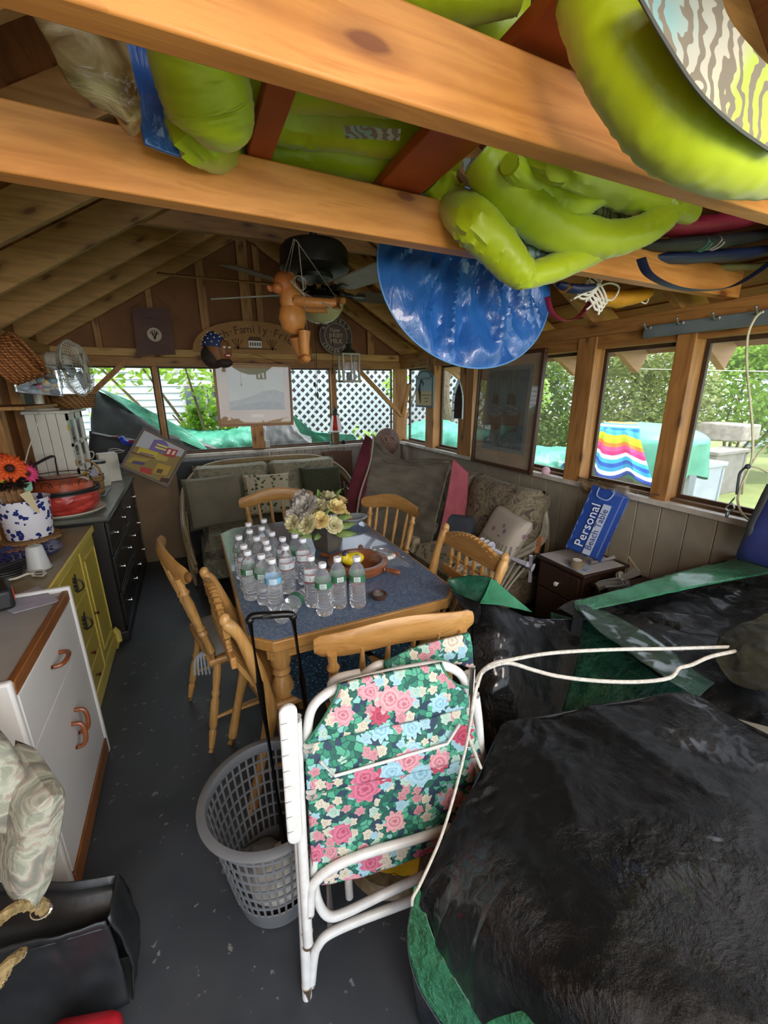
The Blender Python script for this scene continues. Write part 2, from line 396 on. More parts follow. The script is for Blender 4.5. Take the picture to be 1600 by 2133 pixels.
# neighbour's clapboard house
hs = thing('neighbour_house', 'white clapboard house seen through the back windows behind leafy branches', 'house', (-3, 9, -.3))
MB().bb((-9, 9.05, -.3), (2.6, 9.4, 3.6)).obj('wall', m_side, hs, smooth=False)
cb = MB().prism([(-9, 9.05, 0), (2.6, 9.05, 0), (2.6, 9.02, 0), (-9, 9.02, 0)], (0, 0, .004))
cb = MB(); cb.add([(-9, 9.0, 0), (2.6, 9.0, 0), (2.6, 9.04, .12), (-9, 9.04, .12), (-9, 9.05, 0), (2.6, 9.05, 0)], [(0, 1, 2, 3), (0, 4, 5, 1)])
cb = cb.obj('clapboard', m_side, hs, smooth=False)
for i in range(28):
    o = cb if i == 0 else cb.copy()
    if i: COL.objects.link(o)
    o.location = (0, 0, -.1+.12*i)
wf = MB(); wf.bb((-.05, 8.95, .9), (.75, 9.05, 1.75)); wf = wf.obj('window', m_sill, hs, bev=.01)
MB().bb((.0, 8.93, .96), (.34, 8.95, 1.7)).bb((.38, 8.93, .96), (.7, 8.95, 1.7)).obj('pane', plain('dark_glass', '48545a', None, rough=.1), wf)
MB().tube([(-1.55, 8.97, -.2), (-1.55, 8.97, 3.4)], .05, 8).obj('downspout', m_side, hs)
h2 = thing('neighbour_garage', 'white house with window seen over the hedge beyond the right windows', 'house', (17, 4, -.3))
MB().bb((16.5, -1, -.3), (17, 7.5, 3.2)).obj('wall', m_side, h2, smooth=False)
cb = MB(); cb.add([(16.44, -1, 0), (16.44, 7.5, 0), (16.5, 7.5, .2), (16.5, -1, .2)], [(0, 1, 2, 3)]); cb = cb.obj('clapboard', m_side, h2, smooth=False)
for i in range(17):
    o = cb if i == 0 else cb.copy()
    if i: COL.objects.link(o)
    o.location = (0, 0, -.2+.2*i)
# lattice fences: strips crossing on the diagonal, one part per direction beyond the 300 limit
def lattice(name, label, A, B, z0, z1, step=.095, wd=.03):
    A = V(*A, 0); B = V(*B, 0); d = (B-A).normalized(); Ln = (B-A).length; n_ = d.cross(V(0, 0, 1)); hh = z1-z0
    t = thing(name, label, 'fence', (A.x, A.y, z0))
    for sg in (1, -1):
        i = 0; u = -hh
        while u < Ln+(0 if sg > 0 else hh):
            u0 = u if sg > 0 else u; pts = []
            # strip runs from (u,0) up to (u+hh,hh) or down
            s0, s1 = u, u+sg*hh
            lo, hi = 0., 1.
            for lim, side in ((0, 1), (Ln, -1)):
                a0 = (s0-lim)*side; a1 = (s1-lim)*side
                if a0 < 0 and a1 < 0: lo, hi = 1, 0
                elif a0 < 0: lo = max(lo, a0/(a0-a1))
                elif a1 < 0: hi = min(hi, a0/(a0-a1))
            if hi-lo > .01:
                p = A + d*(s0+(s1-s0)*lo)+V(0, 0, z0+hh*lo); q = A+d*(s0+(s1-s0)*hi)+V(0, 0, z0+hh*hi)
                off = n_*.006*sg
                MB().beam(p+off, q+off, .01, wd, (q-p).cross(n_)).obj('slat', m_side, t, smooth=False)
            u += step*1.41
    for p, q in ((A, A), (B, B)): MB().bb((p.x-.05, p.y-.05, z0-.3), (p.x+.05, p.y+.05, z1+.03)).obj('post', m_side, t)
    MB().beam(A+V(0, 0, z1), B+V(0, 0, z1), .05, .05).obj('top_rail', m_side, t)
    return t
gs = thing('dark_backing', 'dark plank backing added behind the white lattice fence', 'backing', (3.5, 7.7, -.3))  # dark planks added behind the lattice so its white strips stand out
for i in range(28): MB().bb((1.3+.16*i, 7.6, -.3), (1.45+.16*i, 7.64, 2.0)).obj('plank', plain('backing_grey', '4a463e', '3c3932', 5, .9), gs, smooth=False)
lattice('lattice_fence', 'white diagonal lattice fence filling the two back windows at the right', (1.35, 7.0), (5.4, 6.7), -.3, 2.25, .1, .042)
lattice('lattice_fence', 'white lattice fence half hidden in the hedge beyond the right windows', (6.0, 8.2), (11.5, 6.6), -.3, 2.2, .17, .06)
# foliage
def leaves(n, fn, size, seed):
    r = random.Random(seed); mb = MB()
    for i in range(n):
        p = fn(r); d = V(r.uniform(-1, 1), r.uniform(-1, 1), r.uniform(-.9, .3)).normalized(); s = size*r.uniform(.6, 1.4)
        _, a, b_ = frame_to(d); a = (a+b_*r.uniform(-1, 1)).normalized(); nn = d.cross(a)
        q = V(*p)
        mb.add([q, q+d*s*.5+a*s*.32+nn*s*.06, q+d*s, q+d*s*.5-a*s*.32+nn*s*.06], [(0, 1, 2, 3)])
    return mb
def leafmat(name, c1, c2, c3):
    if name in MAT: return MAT[name]
    m, nt, b = mat(name); setp(b, .5)
    n = nd(nt, 'TexNoise', {0: coord(nt), 'Scale': 5., 'Detail': 3.})
    nt.links.new(ramp(nt, n.outputs[0], [(.35, H(c1)), (.5, H(c2)), (.65, H(c3))]), b.inputs[0])
    b.inputs['Subsurface Weight'].default_value = 0
    tr = nd(nt, 'BsdfTranslucent', {0: H(c3)}); mx = nd(nt, 'MixShader', {0: .4, 1: b.outputs[0], 2: tr.outputs[0]})
    nt.links.new(mx.outputs[0], nt.nodes['Material Output'].inputs[0]); MAT[name] = m; return m
lm1 = leafmat('leaf_bright', '5f8a2e', '7da83c', 'a8c94e'); lm2 = leafmat('leaf_deep', '3f5a24', '5d7d33', '86a04c'); lm3 = leafmat('leaf_pale', '7c8a45', '8fa35a', 'b0b878')
bark = plain('bark', '7b6a52', '5d4e3b', 20, .9, .4)
def blob(cs):
    def fn(r):
        c = r.choice(cs); 
        while True:
            x, y, z = r.uniform(-1, 1), r.uniform(-1, 1), r.uniform(-1, 1)
            if x*x+y*y+z*z < 1: break
        return (c[0]+x*c[3], c[1]+y*c[3], c[2]+z*c[4])
    return fn
def tree(name, label, base, cs, n, size, lm, seed, group=None, limbs=5):
    t = thing(name, label, 'tree' if 'tree' in name else 'bush', base, group)
    r = random.Random(seed); tr = MB()
    tops = [c for c in cs]
    for i in range(limbs):
        c = tops[i % len(tops)]; a = V(*base); b_ = V(c[0]+r.uniform(-.3, .3), c[1]+r.uniform(-.3, .3), c[2]+r.uniform(0, c[4]*.6))
        m_ = a.lerp(b_, .5)+V(r.uniform(-.15, .15), r.uniform(-.15, .15), .1)
        tr.tube(curve([a, m_, b_], 6), [.035*(1-j/7)+.004 for j in range(7)], 6)
    tr.obj('stem', bark, t)
    stuff(leaves(n, blob(cs), size, seed).obj('foliage', lm, t, smooth=False))
    return t
tree('leafy_tree', 'leafy branches with bright yellow-green leaves outside the two left back windows', (.55, 6.3, -.3), [(-.35, 5.9, 1.95, .5, .35), (.3, 5.9, 1.7, .4, .38), (.0, 6.1, 2.2, .8, .3), (-.9, 6.2, 2.05, .4, .22), (.45, 6.0, 1.25, .22, .3), (.1, 6.0, 1.25, .15, .2)], 1500, .1, lm1, 3, limbs=6)
tree('young_tree', 'slim bare-stemmed young tree by the downspout outside the far left window', (-.9, 7, -.3), [(-.9, 6.8, 1.3, .3, .6), (-.6, 7, 1.1, .25, .3)], 260, .08, lm1, 4, limbs=3)
tree('low_shrub', 'low shrub with pale leaves in front of the lattice fence', (2.6, 6.3, -.3), [(2.5, 6.2, .75, .4, .3), (3.1, 6.2, 1.7, .2, .2)], 260, .09, lm1, 5, limbs=3)
tree('hedge_tree', 'tall pale green hedge tree behind the framed ship picture and second right window', (7.2, 7.3, -.3), [(6.6, 7.3, 1.5, .9, .9), (7.6, 6.9, 1.2, .9, 1.0), (6.9, 7.0, .5, .8, .6), (6.6, 7.0, 2.1, .9, .5)], 9000, .1, lm2, 6, 'hedge trees beyond the lawn')
tree('hedge_tree', 'olive hedge tree right behind the covered grill', (9.3, 6.2, -.3), [(8.6, 6.4, 1.3, .9, 1.1), (9.6, 5.8, 1.3, .9, 1.1), (9.0, 6.2, 2.3, 1.1, .6)], 9000, .11, lm3, 8, 'hedge trees beyond the lawn')
tree('hedge_tree', 'bright green bush right of the grill above the grey sheds', (11, 5.2, -.3), [(10.8, 5.3, 1.4, .8, 1.0), (11.8, 4.6, 1.0, .8, .9), (11.2, 5.2, 2.3, .8, .4)], 6000, .12, lm1, 9, 'hedge trees beyond the lawn')
tree('hedge_tree', 'deep green bush at the far right edge beyond the lawn', (12.2, 3.0, -.3), [(12.4, 3.2, .8, .8, 1.0), (12.2, 2.4, .5, .7, .9), (13.2, 3.8, 1.2, .8, .8)], 6000, .12, lm2, 10, 'hedge trees beyond the lawn')
tree('low_shrub', 'small bright shrub under the lattice outside the first right windows', (4.9, 6.0, -.3), [(4.9, 5.9, .8, .45, .8), (5.2, 5.6, 1.5, .4, .5)], 2500, .08, lm1, 11)
# trunk behind the sea-bird sign
tag(MB().tube(curve([(4.1, 6.2, -.3), (4.15, 6.2, .8), (4.0, 6.2, 1.6), (4.3, 6.3, 2.6)], 10), [.12-.006*i for i in range(11)], 8).obj('tree_trunk', bark), 'pale tree trunk in front of the lattice outside the first right window', 'tree')
# garden boxes and sheds
m_gray = plain('grey_resin', 'b3bac2', 'a4acb5', 3, .6)
def bench(name, label, A, B, dep, z0, z1, npan, m_=None):
    m_ = m_ or m_gray
    t = thing(name, label, 'storage box', (A[0], A[1], z0)); A = V(*A, 0); B = V(*B, 0); d = (B-A).normalized(); n_ = V(0, 0, 1).cross(d)*-dep
    up = V(0, 0, z1-z0)
    def q(a, b_, za, zb, o0, o1, nm):
        P = A+d*a+n_*o0; Q = A+d*b_+n_*o0; R_ = Q+n_*(o1-o0); S = P+n_*(o1-o0)
        return MB().prism([V(x.x, x.y, za) for x in (P, Q, R_, S)], (0, 0, zb-za)).obj(nm, m_, t, smooth=False, bev=.01)
    Ln = (B-A).length
    q(0, Ln, z0, z1-.06, 0, 1, 'body'); q(-.04, Ln+.04, z1-.06, z1, -.08, 1.05, 'lid')
    for i in range(npan):
        a = Ln*i/npan+.06; b_ = Ln*(i+1)/npan-.06
        q(a, b_, z0+.1, z0+(z1-z0)*.45, -.05, 0, 'panel'); q(a, b_, z0+(z1-z0)*.52, z1-.14, -.05, 0, 'panel')
        q(b_+.01, b_+.08, z0, z1-.1, -.06, 0, 'post')
    return t
bench('storage_bench', 'pale grey resin storage bench on the lawn right of the striped towel', (7,4.159,0.283)[:2], (7,3.354,0.596)[:2], .6, -.3, .55, 2)
bench('storage_bench', 'weathered grey box behind the pale storage bench by the hedge', (9.2,4.478,0.224)[:2], (9.2,4.099,0.368)[:2], .9, -.3, .5, 1, plain('weathered_grey', '9a958d', '857f77', 5, .8))
tg = MB().prism([(9.3,5.117,0.548),(9.3,4.246,0.601),(9.3,4.254,0.899),(9.3,5.095,0.915)], (.6, 0, 0)).obj('stone_box', plain('pale_stone', 'b5ada0', '948b7e', 9, .9, .5), bev=.03)
tag(tg, 'tan stone-coloured box standing on the far storage box by the hedge', 'box')
# covered grill with striped towel
m_tgreen = plain('pale_green_tarp', '5fae94', '4c9a82', 5, .4, .3, 20)
m_bag = plain('grey_cover', '6b6f72', '8e9294', 6, .35, .5, 12)
gp = thing('covered_grill', 'round grill under a green tarp on the lawn outside the right windows', 'grill', (5.3, 3.7, -.3))
gc = V(5.0, 3.35, 0)
def dome(u, v):
    a = 2*pi*u; r = .62*sin(min(v, .62)*pi/1.24) if v < .62 else .62+.03*sin(a*9)*(v-.62)*4
    z = .98+.2*cos(min(v, .62)*pi/1.24) if v < .62 else .98-(v-.62)*1.0-.05*sin(a*5)
    p = gc+V(r*cos(a)*1.15, r*sin(a)*1.15, z); return p+V(1, 1, 1)*crumple(p, .012, 5, 1)
MB().grid(dome, 64, 20, True).obj('green_tarp', m_tgreen, gp)
def skirt(u, v):
    a = 2*pi*u; r = .56+.025*sin(a*17)+.03*sin(a*7+v*3); return gc+V(r*cos(a), r*sin(a), .78-1.06*v)
MB().grid(skirt, 100, 10, True).obj('grey_cover', m_bag, gp)
# striped towel draped on it
m_tow, nt, b = mat('striped_towel'); setp(b, .85)
tc = nt.nodes.new('ShaderNodeTexCoord'); sp = nd(nt, 'SeparateXYZ', {0: tc.outputs['UV']})
cols = ['2d4fae', 'ffffff', '39a7d9', '2d64c4', '49c0e6', 'ffffff', 'e23a86', 'f05a9b', 'f2913c', 'd0e22a', 'e5ee3c', '57c2e8', '2d86cf', 'ffffff', '3f7ad0', 'e87f3a']
nt.links.new(ramp(nt, sp.outputs[1], [(i/len(cols), H(c)) for i, c in enumerate(cols)], 'CONSTANT'), b.inputs[0])
tw = MB(); TN = (30, 30)
def towel(u, v):
    h = v; a = radians(189+(u-.5)*80*(1-.5*h))
    if h > .75: rr = .74-(h-.75)*1.2; z = 1.16+(h-.75)*.2
    else: rr = .74+.02*sin(u*40)+(.75-h)*.12+.03*sin(u*23+1)*(1-h); z = .72+h*.6-.11*abs(sin(u*8))*(1-h)-.08*abs(u-.5)
    return gc+V(rr*cos(a), rr*sin(a), z)
tw.grid(towel, *TN); tw = tw.obj('beach_towel', m_tow, solid=.008)
uv = tw.data.uv_layers.new(name='uv'); n_ = TN[0]+1
for pl in tw.data.polygons:
    for li in pl.loop_indices: vi = tw.data.loops[li].vertex_index; uv.data[li].uv = ((vi % n_)/TN[0], (vi//n_)/TN[1])
tag(tw, 'rainbow striped beach towel draped over the covered grill', 'towel')
MB_ = MB().tube([(2.9, .4, 1.62), (9, 6.6, 2.0)], .006, 5).obj('clothes_line', plain('white_cord', 'e8e6df', None, rough=.6)); tag(MB_, 'thin white clothes line crossing above the lawn', 'line')
# tarps lying outside the back windows
m_tg2, nt, b = mat('teal_tarp'); setp(b, .45)
n1 = nd(nt, 'TexNoise', {0: coord(nt), 'Scale': 6., 'Detail': 5.})
nt.links.new(ramp(nt, n1.outputs[0], [(.3, H('2f7f6a')), (.7, H('57b096'))]), b.inputs[0]); bump(nt, b, n1.outputs[0], .5, .05)
m_bk = plain('black_tarp_far', '20282b', '2c3538', 5, .5, .3, 20)
def far_tarp(label, rows, m_, seed, amp=.03, nm='tarp'):
    return tag(sheet(rows, 40, 24, amp, 5, seed).obj(nm, m_, solid=.004), label, 'tarp')
far_tarp('black tarp edge with green lining rising in the far left back window', [[(-0.902,4.85,0.98),(-0.889,4.85,1.05),(-0.849,4.85,1.323),(-0.771,4.85,1.64)], [(-0.481,5,0.902),(-0.509,5,1.005),(-0.556,5,1.254),(-0.69,5,1.576)], [(-0.027,5.2,0.809),(-0.016,5.2,0.891),(0.001,5.2,1.027),(-0.301,5.2,1.279)], [(0.283,5.3,0.74),(0.346,5.3,0.822),(0.407,5.3,0.876),(0.255,5.3,0.972)]], m_bk, 1, .02)
far_tarp('teal tarp strip running down along the black tarp outside the back windows', [[(-0.8,4.95,1.649),(-0.666,4.95,1.558)], [(-0.564,5.1,1.536),(-0.465,5.1,1.341)], [(-0.287,5.15,1.357),(-0.224,5.15,1.15)], [(0.015,5.25,1.129),(0.191,5.25,0.898)]], m_tg2, 2, .015)
far_tarp('crumpled teal tarp lying low outside the window left of the hanging picture', [[(-0.223,5.3,0.838),(0.236,5.3,0.802),(0.734,5.3,0.763)], [(-0.143,5.4,1.069),(0.268,5.4,1.028),(0.778,5.4,1.076)], [(-0.139,5.9,1.15),(0.306,5.9,1.087),(0.859,5.9,1.124)]], m_tg2, 3, .05)
far_tarp('dark tarp slope under the lattice fence in the back window', [[(0.748,5.2,0.777),(1.13,5.2,0.747),(1.634,5.2,0.707)], [(0.799,5.3,0.967),(1.138,5.4,1.088),(1.416,5.3,0.929)], [(0.865,5.5,1.213),(1.198,5.6,1.305),(1.477,5.5,1.032)]], m_bk, 4, .02)
far_tarp('teal tarp peak beside the hanging picture in the back window', [[(1.149,5.1,1.33),(1.125,5.12,1.341)], [(1.581,5,0.952),(1.222,5.1,1.11)], [(1.934,5,0.931),(1.363,5.1,0.955)], [(1.917,5,-0.921),(1.256,5.1,-0.827)]], m_tg2, 5, .02)
far_tarp('teal tarp heap seen through the first pair of right windows', [[(2.895,5.5,0.638),(3.236,5.3,0.604),(3.548,5,0.552)], [(2.946,5.6,0.947),(3.345,5.5,1.044),(3.665,5.2,0.981)], [(3.287,6.2,1.01),(3.768,6.2,1.094),(4.222,6,1.008)]], m_tg2, 6, .04)
far_tarp('teal tarp heap seen between the ship picture and the thick right post', [[(4.089,4.2,0.466),(4.595,4,0.388)], [(4.251,4.4,0.689),(4.769,4.2,0.678)], [(4.813,5,0.718),(5.539,4.8,0.656)]], m_tg2, 7, .04)

# ================================================================= THINGS UP IN THE ROOF
m_lime, nt, b = mat('lime_fabric'); setp(b, .38, sheen=.2)
n1 = nd(nt, 'TexNoise', {0: coord(nt), 'Scale': 4., 'Detail': 3.})
nt.links.new(ramp(nt, n1.outputs[0], [(.3, H('98ac08')), (.7, H('a9bf0d'))]), b.inputs[0])
n2 = nd(nt, 'TexNoise', {0: coord(nt, (1, 1, 1)), 'Scale': 900., 'Detail': 1.}); bump(nt, b, n2.outputs[0], .15, .001)
# printed mesh fabric of the float: grey palm stripes on pale green, white and blue
m_palm, nt, b = mat('palm_print'); setp(b, .7)
co = coord(nt)
big = nd(nt, 'TexNoise', {0: co, 'Scale': 5., 'Detail': 1.})
basec = ramp(nt, big.outputs[0], [(.34, H('a3bd55')), (.4, H('b5b3a6')), (.5, H('a9aeaa')), (.56, H('7fa6ad'))])
wv = nd(nt, 'TexWave', {0: coord(nt, rot=(0, 0, .7)), 'Scale': 16., 'Distortion': 9., 'Detail': 2., 'Detail Scale': 1.6})
nt.links.new(mix(nt, ramp(nt, wv.outputs[0], [(.55, (0, 0, 0, 1)), (.62, (1, 1, 1, 1))]), basec, H('77736a')), b.inputs[0])
m_seam = plain('dark_seam', '4d5250', None, rough=.7)
def puff_tube(paths, seed=0, n=28, wr=.004, name='tube', parent=None, m_=None, flat=1.):
    """fabric covered air chamber: tube with pinched, wrinkled joints. paths: ((x,y,z), radius)"""
    P = [Vector(p) for p, r in paths]; R = [r for p, r in paths]; N = 14*(len(P)-1)
    C_ = curve(P, N); RR = [crom([(r, 0, 0) for r in R], i/N).x for i in range(N+1)]
    mb = MB(); mb.tube(C_, RR, n, flat=flat)
    out = []
    for i, v in enumerate(mb.v):
        k = min(i//n, N); c = C_[k]; p = Vector(v); d = p-c
        if d.length < 1e-6: out.append(v); continue
        d.normalize(); a = C_[max(k-3, 0)]; b_ = C_[min(k+3, N)]; cc = C_[k]
        bend = (b_-cc).normalized().angle((cc-a).normalized(), 0) if 3 <= k <= N-3 else 0
        j = i % n
        w_ = wr*(.4+bend*3)*noise.noise(Vector((j*.9, k*.45, seed)))*1.6 + crumple(p, wr*.5, 9, seed)
        out.append(tuple(p+d*w_))
    mb.v = out; return mb.obj(name, m_ or m_lime, parent)
# float 1: hangs between the two near beams and over the second
f1 = thing('pool_float', 'lime green inflatable with two oval openings, wedged between the two nearest beams at centre right', 'pool float', (.8, .9, 2.0))
puff_tube([((0.796,0.929,2.15), .05), ((0.865,0.845,2.1), .05), ((1.184,0.97,2.147), .055), ((1.362,0.95,2.12), .05), ((1.304,0.95,2.051), .042), ((1.166,0.98,2.012), .048), ((0.976,0.98,2.017), .056), ((0.836,0.96,2.046), .058), ((0.749,0.96,2.088), .056), ((0.702,0.967,2.13), .045)], 1, parent=f1)
puff_tube([((0.719,0.882,2.08), .02), ((0.887,0.95,2.076), .045), ((0.997,0.95,2.072), .045), ((1.134,0.96,2.135), .042), ((1.311,0.97,2.137), .038), ((1.571,1,2.14), .03)], 2, parent=f1)
puff_tube([((0.658,1.111,2.13), .04), ((0.72,1.111,2.08), .045), ((0.707,0.99,1.999), .052), ((0.786,0.98,1.945), .05), ((0.851,0.98,1.904), .042), ((0.901,0.985,1.899), .034), ((1.035,0.99,1.941), .036), ((1.227,1.02,2.017), .034)], 3, parent=f1)
sheet([[(0.685,1.022,2.14),(0.739,0.998,2.14),(0.779,0.955,2.12)], [(0.731,1.03,2.08),(0.881,1.03,2.071),(1.053,1.03,2.107)], [(0.814,1.02,2.003),(0.954,1.02,1.962),(1.206,1.02,2.065)], [(0.916,1.015,1.939),(0.988,1.015,1.94),(1.097,1.015,1.97)]], 20, 20, .004, 10, 3).obj('mesh_panel', m_palm, f1)
sheet([[(1.063,1.02,2.094),(1.249,1.02,2.157),(1.449,1.02,2.162)], [(1.085,1.02,2.073),(1.261,1.02,2.104),(1.433,1.02,2.134)], [(1.128,1.02,2.049),(1.271,1.02,2.061),(1.395,1.02,2.103)]], 14, 10, .004, 10, 4).obj('mesh_panel', m_palm, f1)
MB().ball((0.966,1.1,2.2), .05).obj('inner_bundle', plain('brown_bundle', '5b4434', '7c6454', 12, .8, .4), f1)
# float 2: left pillow and long tubes
f2 = thing('pool_float', 'lime green inflatable with a bulging pillow end resting on the second beam, upper left', 'pool float', (.2, .9, 2.1))
puff_tube([((0.079,0.84,2.124), .06), ((0.083,0.87,2.096), .07), ((0.097,0.9,2.071), .074), ((0.107,0.92,2.045), .064), ((0.108,0.94,2.025), .03)], 5, parent=f2, wr=.003)
puff_tube([((0.065,1,2.086), .035), ((0.085,1,2.054), .04), ((0.185,1.181,2.12), .045), ((0.321,1.178,2.15), .045), ((0.453,1.136,2.15), .046), ((0.594,1.124,2.15), .046), ((0.72,1.139,2.14), .04)], 6, parent=f2)
puff_tube([((0.178,1.044,2.15), .05), ((0.298,1.075,2.17), .055), ((0.417,1.04,2.17), .056), ((0.545,1.032,2.17), .055), ((0.673,1.006,2.16), .05)], 7, parent=f2)
puff_tube([((0.168,0.98,2.17), .06), ((0.345,0.953,2.19), .06), ((0.521,0.888,2.19), .065), ((0.647,0.838,2.17), .06)], 8, parent=f2)
sheet([[(0.344,0.92,2.09),(0.452,0.886,2.09)], [(0.363,0.961,2.09),(0.468,0.924,2.09)]], 8, 4, .003, 9, 4).obj('mesh_panel', m_palm, f2)
# float 3: along the top of the frame, on the first beam
f3 = thing('pool_float', 'lime green inflatable tube lying above the nearest beam along the top of the photo', 'pool float', (.4, .5, 2.15))
puff_tube([((0.093,0.75,2.15), .03), ((0.199,0.726,2.15), .045), ((0.321,0.681,2.15), .05), ((0.418,0.64,2.15), .05), ((0.496,0.604,2.15), .04)], 9, parent=f3)
puff_tube([((0.381,0.773,2.17), .045), ((0.49,0.744,2.17), .05), ((0.581,0.708,2.16), .045)], 19, parent=f3)
# float 4: big right-hand ring hanging nearest the camera
f4 = thing('pool_float', 'large lime green inflatable with palm leaf mesh, hanging before the nearest beam at upper right', 'pool float', (.7, .4, 2.0))
puff_tube([((0.515,0.5,2.077), .042), ((0.534,0.48,2.025), .046), ((0.576,0.46,1.975), .05), ((0.624,0.44,1.933), .052), ((0.713,0.43,1.915), .05), ((0.834,0.43,1.922), .046), ((1.086,0.47,1.987), .044), ((1.419,0.52,2.15), .045), ((1.514,0.56,2.331), .045), ((1.362,0.58,2.456), .035)], 10, parent=f4, wr=.003)
sheet([[(0.476,0.4,1.993),(0.545,0.4,2.017),(0.608,0.4,2.039)], [(0.511,0.385,1.953),(0.558,0.385,1.975),(0.612,0.385,2.002)], [(0.557,0.37,1.913),(0.604,0.37,1.945),(0.664,0.37,1.968)], [(0.625,0.365,1.893),(0.673,0.365,1.925),(0.725,0.365,1.953)], [(0.736,0.37,1.886),(0.792,0.37,1.92),(0.828,0.37,1.948)]], 24, 36, .003, 8, 6).obj('mesh_panel', m_palm, f4)
MB().tube(curve([(0.475,0.399,1.992),(0.509,0.384,1.952),(0.555,0.369,1.912),(0.623,0.364,1.892),(0.734,0.369,1.885)], 30), .002, 6).obj('seam_piping', m_seam, f4)
# clear plastic bag of stuff upper left, dark cloth beside it
m_clr, nt, b = mat('cloudy_plastic'); setp(b, .3, alpha=1)
n1 = nd(nt, 'TexNoise', {0: coord(nt), 'Scale': 9., 'Detail': 5., 'Distortion': 1.5})
nt.links.new(ramp(nt, n1.outputs[0], [(.35, H('5a4220')), (.47, H('8c7c55')), (.56, H('b3a582')), (.66, H('5e4a2e'))]), b.inputs[0]); bump(nt, b, n1.outputs[0], .8, .02)
bagm = sheet([[(-0.124,0.85,2.09),(-0.083,0.85,2.111),(-0.044,0.85,2.112),(-0.015,0.85,2.099)], [(-0.108,0.84,2.054),(-0.073,0.84,2.068),(-0.033,0.84,2.073),(-0.01,0.84,2.068)], [(-0.092,0.83,2.01),(-0.063,0.83,2.02),(-0.028,0.83,2.02),(-0.005,0.83,2.014)], [(-0.068,0.86,2.001),(-0.048,0.86,1.996),(-0.024,0.86,1.992),(-0.005,0.86,2.005)], [(-0.048,0.92,2.025),(-0.04,0.92,2.012),(-0.026,0.92,2.005),(-0.013,0.92,2.013)]], 30, 30, .01, 12, 2)
bagm = bagm.obj('plastic_bag', m_clr, solid=.004); tag(bagm, 'cloudy plastic bag with crumpled contents between the two near beams, upper left', 'bag')
m_blue, nt, b = mat('blue_vinyl'); setp(b, .3, coat=.3)
n1 = nd(nt, 'TexNoise', {0: coord(nt), 'Scale': 5., 'Detail': 4.})
nt.links.new(ramp(nt, n1.outputs[0], [(.3, H('1d4f96')), (.7, H('2c68b6'))]), b.inputs[0])
n2 = nd(nt, 'TexNoise', {0: coord(nt, (3, 1, 1)), 'Scale': 14., 'Detail': 4., 'Distortion': 1.}); bump(nt, b, n2.outputs[0], .5, .012)
tag(sheet([[(-0.028,1,2.184),(0.016,1,2.196),(0.064,1,2.169)], [(-0.022,1,2.128),(0.018,1,2.111),(0.063,1,2.1)], [(-0.012,1,2.063),(0.024,1,2.049),(0.071,1,2.044)], [(-0.01,1,2.028),(0.036,1,2.022),(0.085,1,2.02)]], 16, 20, .012, 6, 3).obj('folded_tarp', m_blue, solid=.01), 'dark blue folded tarp showing left of the lime pillow in the rafters', 'tarp')
# big blue round bag hanging below second beam
def disc_bag(name, label, c, ax, ay, th, seed, cat='bag', sag=0):
    t = thing(name, label, cat, tuple(c)); c = V(*c); ax = V(*ax); ay = V(*ay); nz = ax.cross(ay).normalized()
    mb = MB()
    for sg in (1, -1):
        def fn(u, v):
            a = 2*pi*u; r = v; p = c+ax*cos(a)*r+ay*sin(a)*r
            k = noise.noise(Vector((cos(a)*2.2, sin(a)*2.2, seed+sg)))*r; q_ = p-(c+ay*1.3); th_ = atan2(q_.x, -q_.z); dd_ = q_.length
            rid = abs(noise.noise(Vector((th_*6, dd_*3, seed*3+sg))))
            rid2 = abs(noise.noise(Vector((th_*16+dd_*4, dd_*9, seed+sg))))
            return p+nz*sg*(th*(1-r**3)*(1+.4*k) + .045*(.35-rid*2)*(1-r**6) + .016*(.5-rid2*2)*(1-r**6))
        k = len(mb.f); mb.grid(fn, 96, 36, True)
        if sg < 0: mb.f[k:] = [q[::-1] for q in mb.f[k:]]
    mb.obj('cover', m_blue, t)
    MB().tube([c+ax*cos(2*pi*i/64)*1.0+ay*sin(2*pi*i/64)*1.0 for i in range(64)], .003, 6, closed=True).obj('piping', plain('blue_piping', '5d93cf', None, rough=.4), t)
    return t
disc_bag('round_bag', 'big glossy blue vinyl bag hanging below the second beam in mid room', (1.023,1.42,1.985), (.385, 0, 0), (-.01, .05, .31), .035, 2)
disc_bag('round_bag', 'blue vinyl bag edge above and below the second beam left of the fan', (0.416,1.45,2.15), (.36, 0, 0), (.03, .2, .07), .05, 5)
# other bags and straps at the right
m_rd = plain('crimson_nylon', 'a52a44', '861f38', 6, .55, .2, 30); m_nv = plain('navy_nylon', '27345f', '1d2747', 6, .5, .2, 30); m_blk = plain('black_nylon', '25282a', '313538', 6, .6, .2, 30); m_olv = plain('olive_canvas', '8f8a5c', '736f47', 6, .7, .3, 30); m_tl = plain('teal_panel', '6fb7a5', None, rough=.5)
def roll(name, label, a, b_, r, m_, seed, cat='bag', flat=.6, parts=()):
    t = thing(name, label, cat, tuple(V(*a).lerp(V(*b_), .5)))
    N = 26; P = [V(*a).lerp(V(*b_), i/N)+V(0, 0, -.015*sin(pi*i/N)) for i in range(N+1)]
    mb = MB().tube(P, [r*(min(1, sin(pi*(i+.6)/(N+1.2))**.35))*(1+.08*noise.noise(Vector((i*.5, seed, 0)))) for i in range(N+1)], 16, flat=flat)
    mb.v = [tuple(Vector(v)+Vector((0, 0, 1))*crumple(v, .006, 10, seed)) for v in mb.v]
    mb.obj('body', m_, t)
    for f_, mm in parts:
        k = int(f_*N); MB().tube([P[k]-V(.012, 0, 0), P[k]+V(.012, 0, 0)], r*1.03, 16, flat=flat).obj('band', mm, t)
    return t
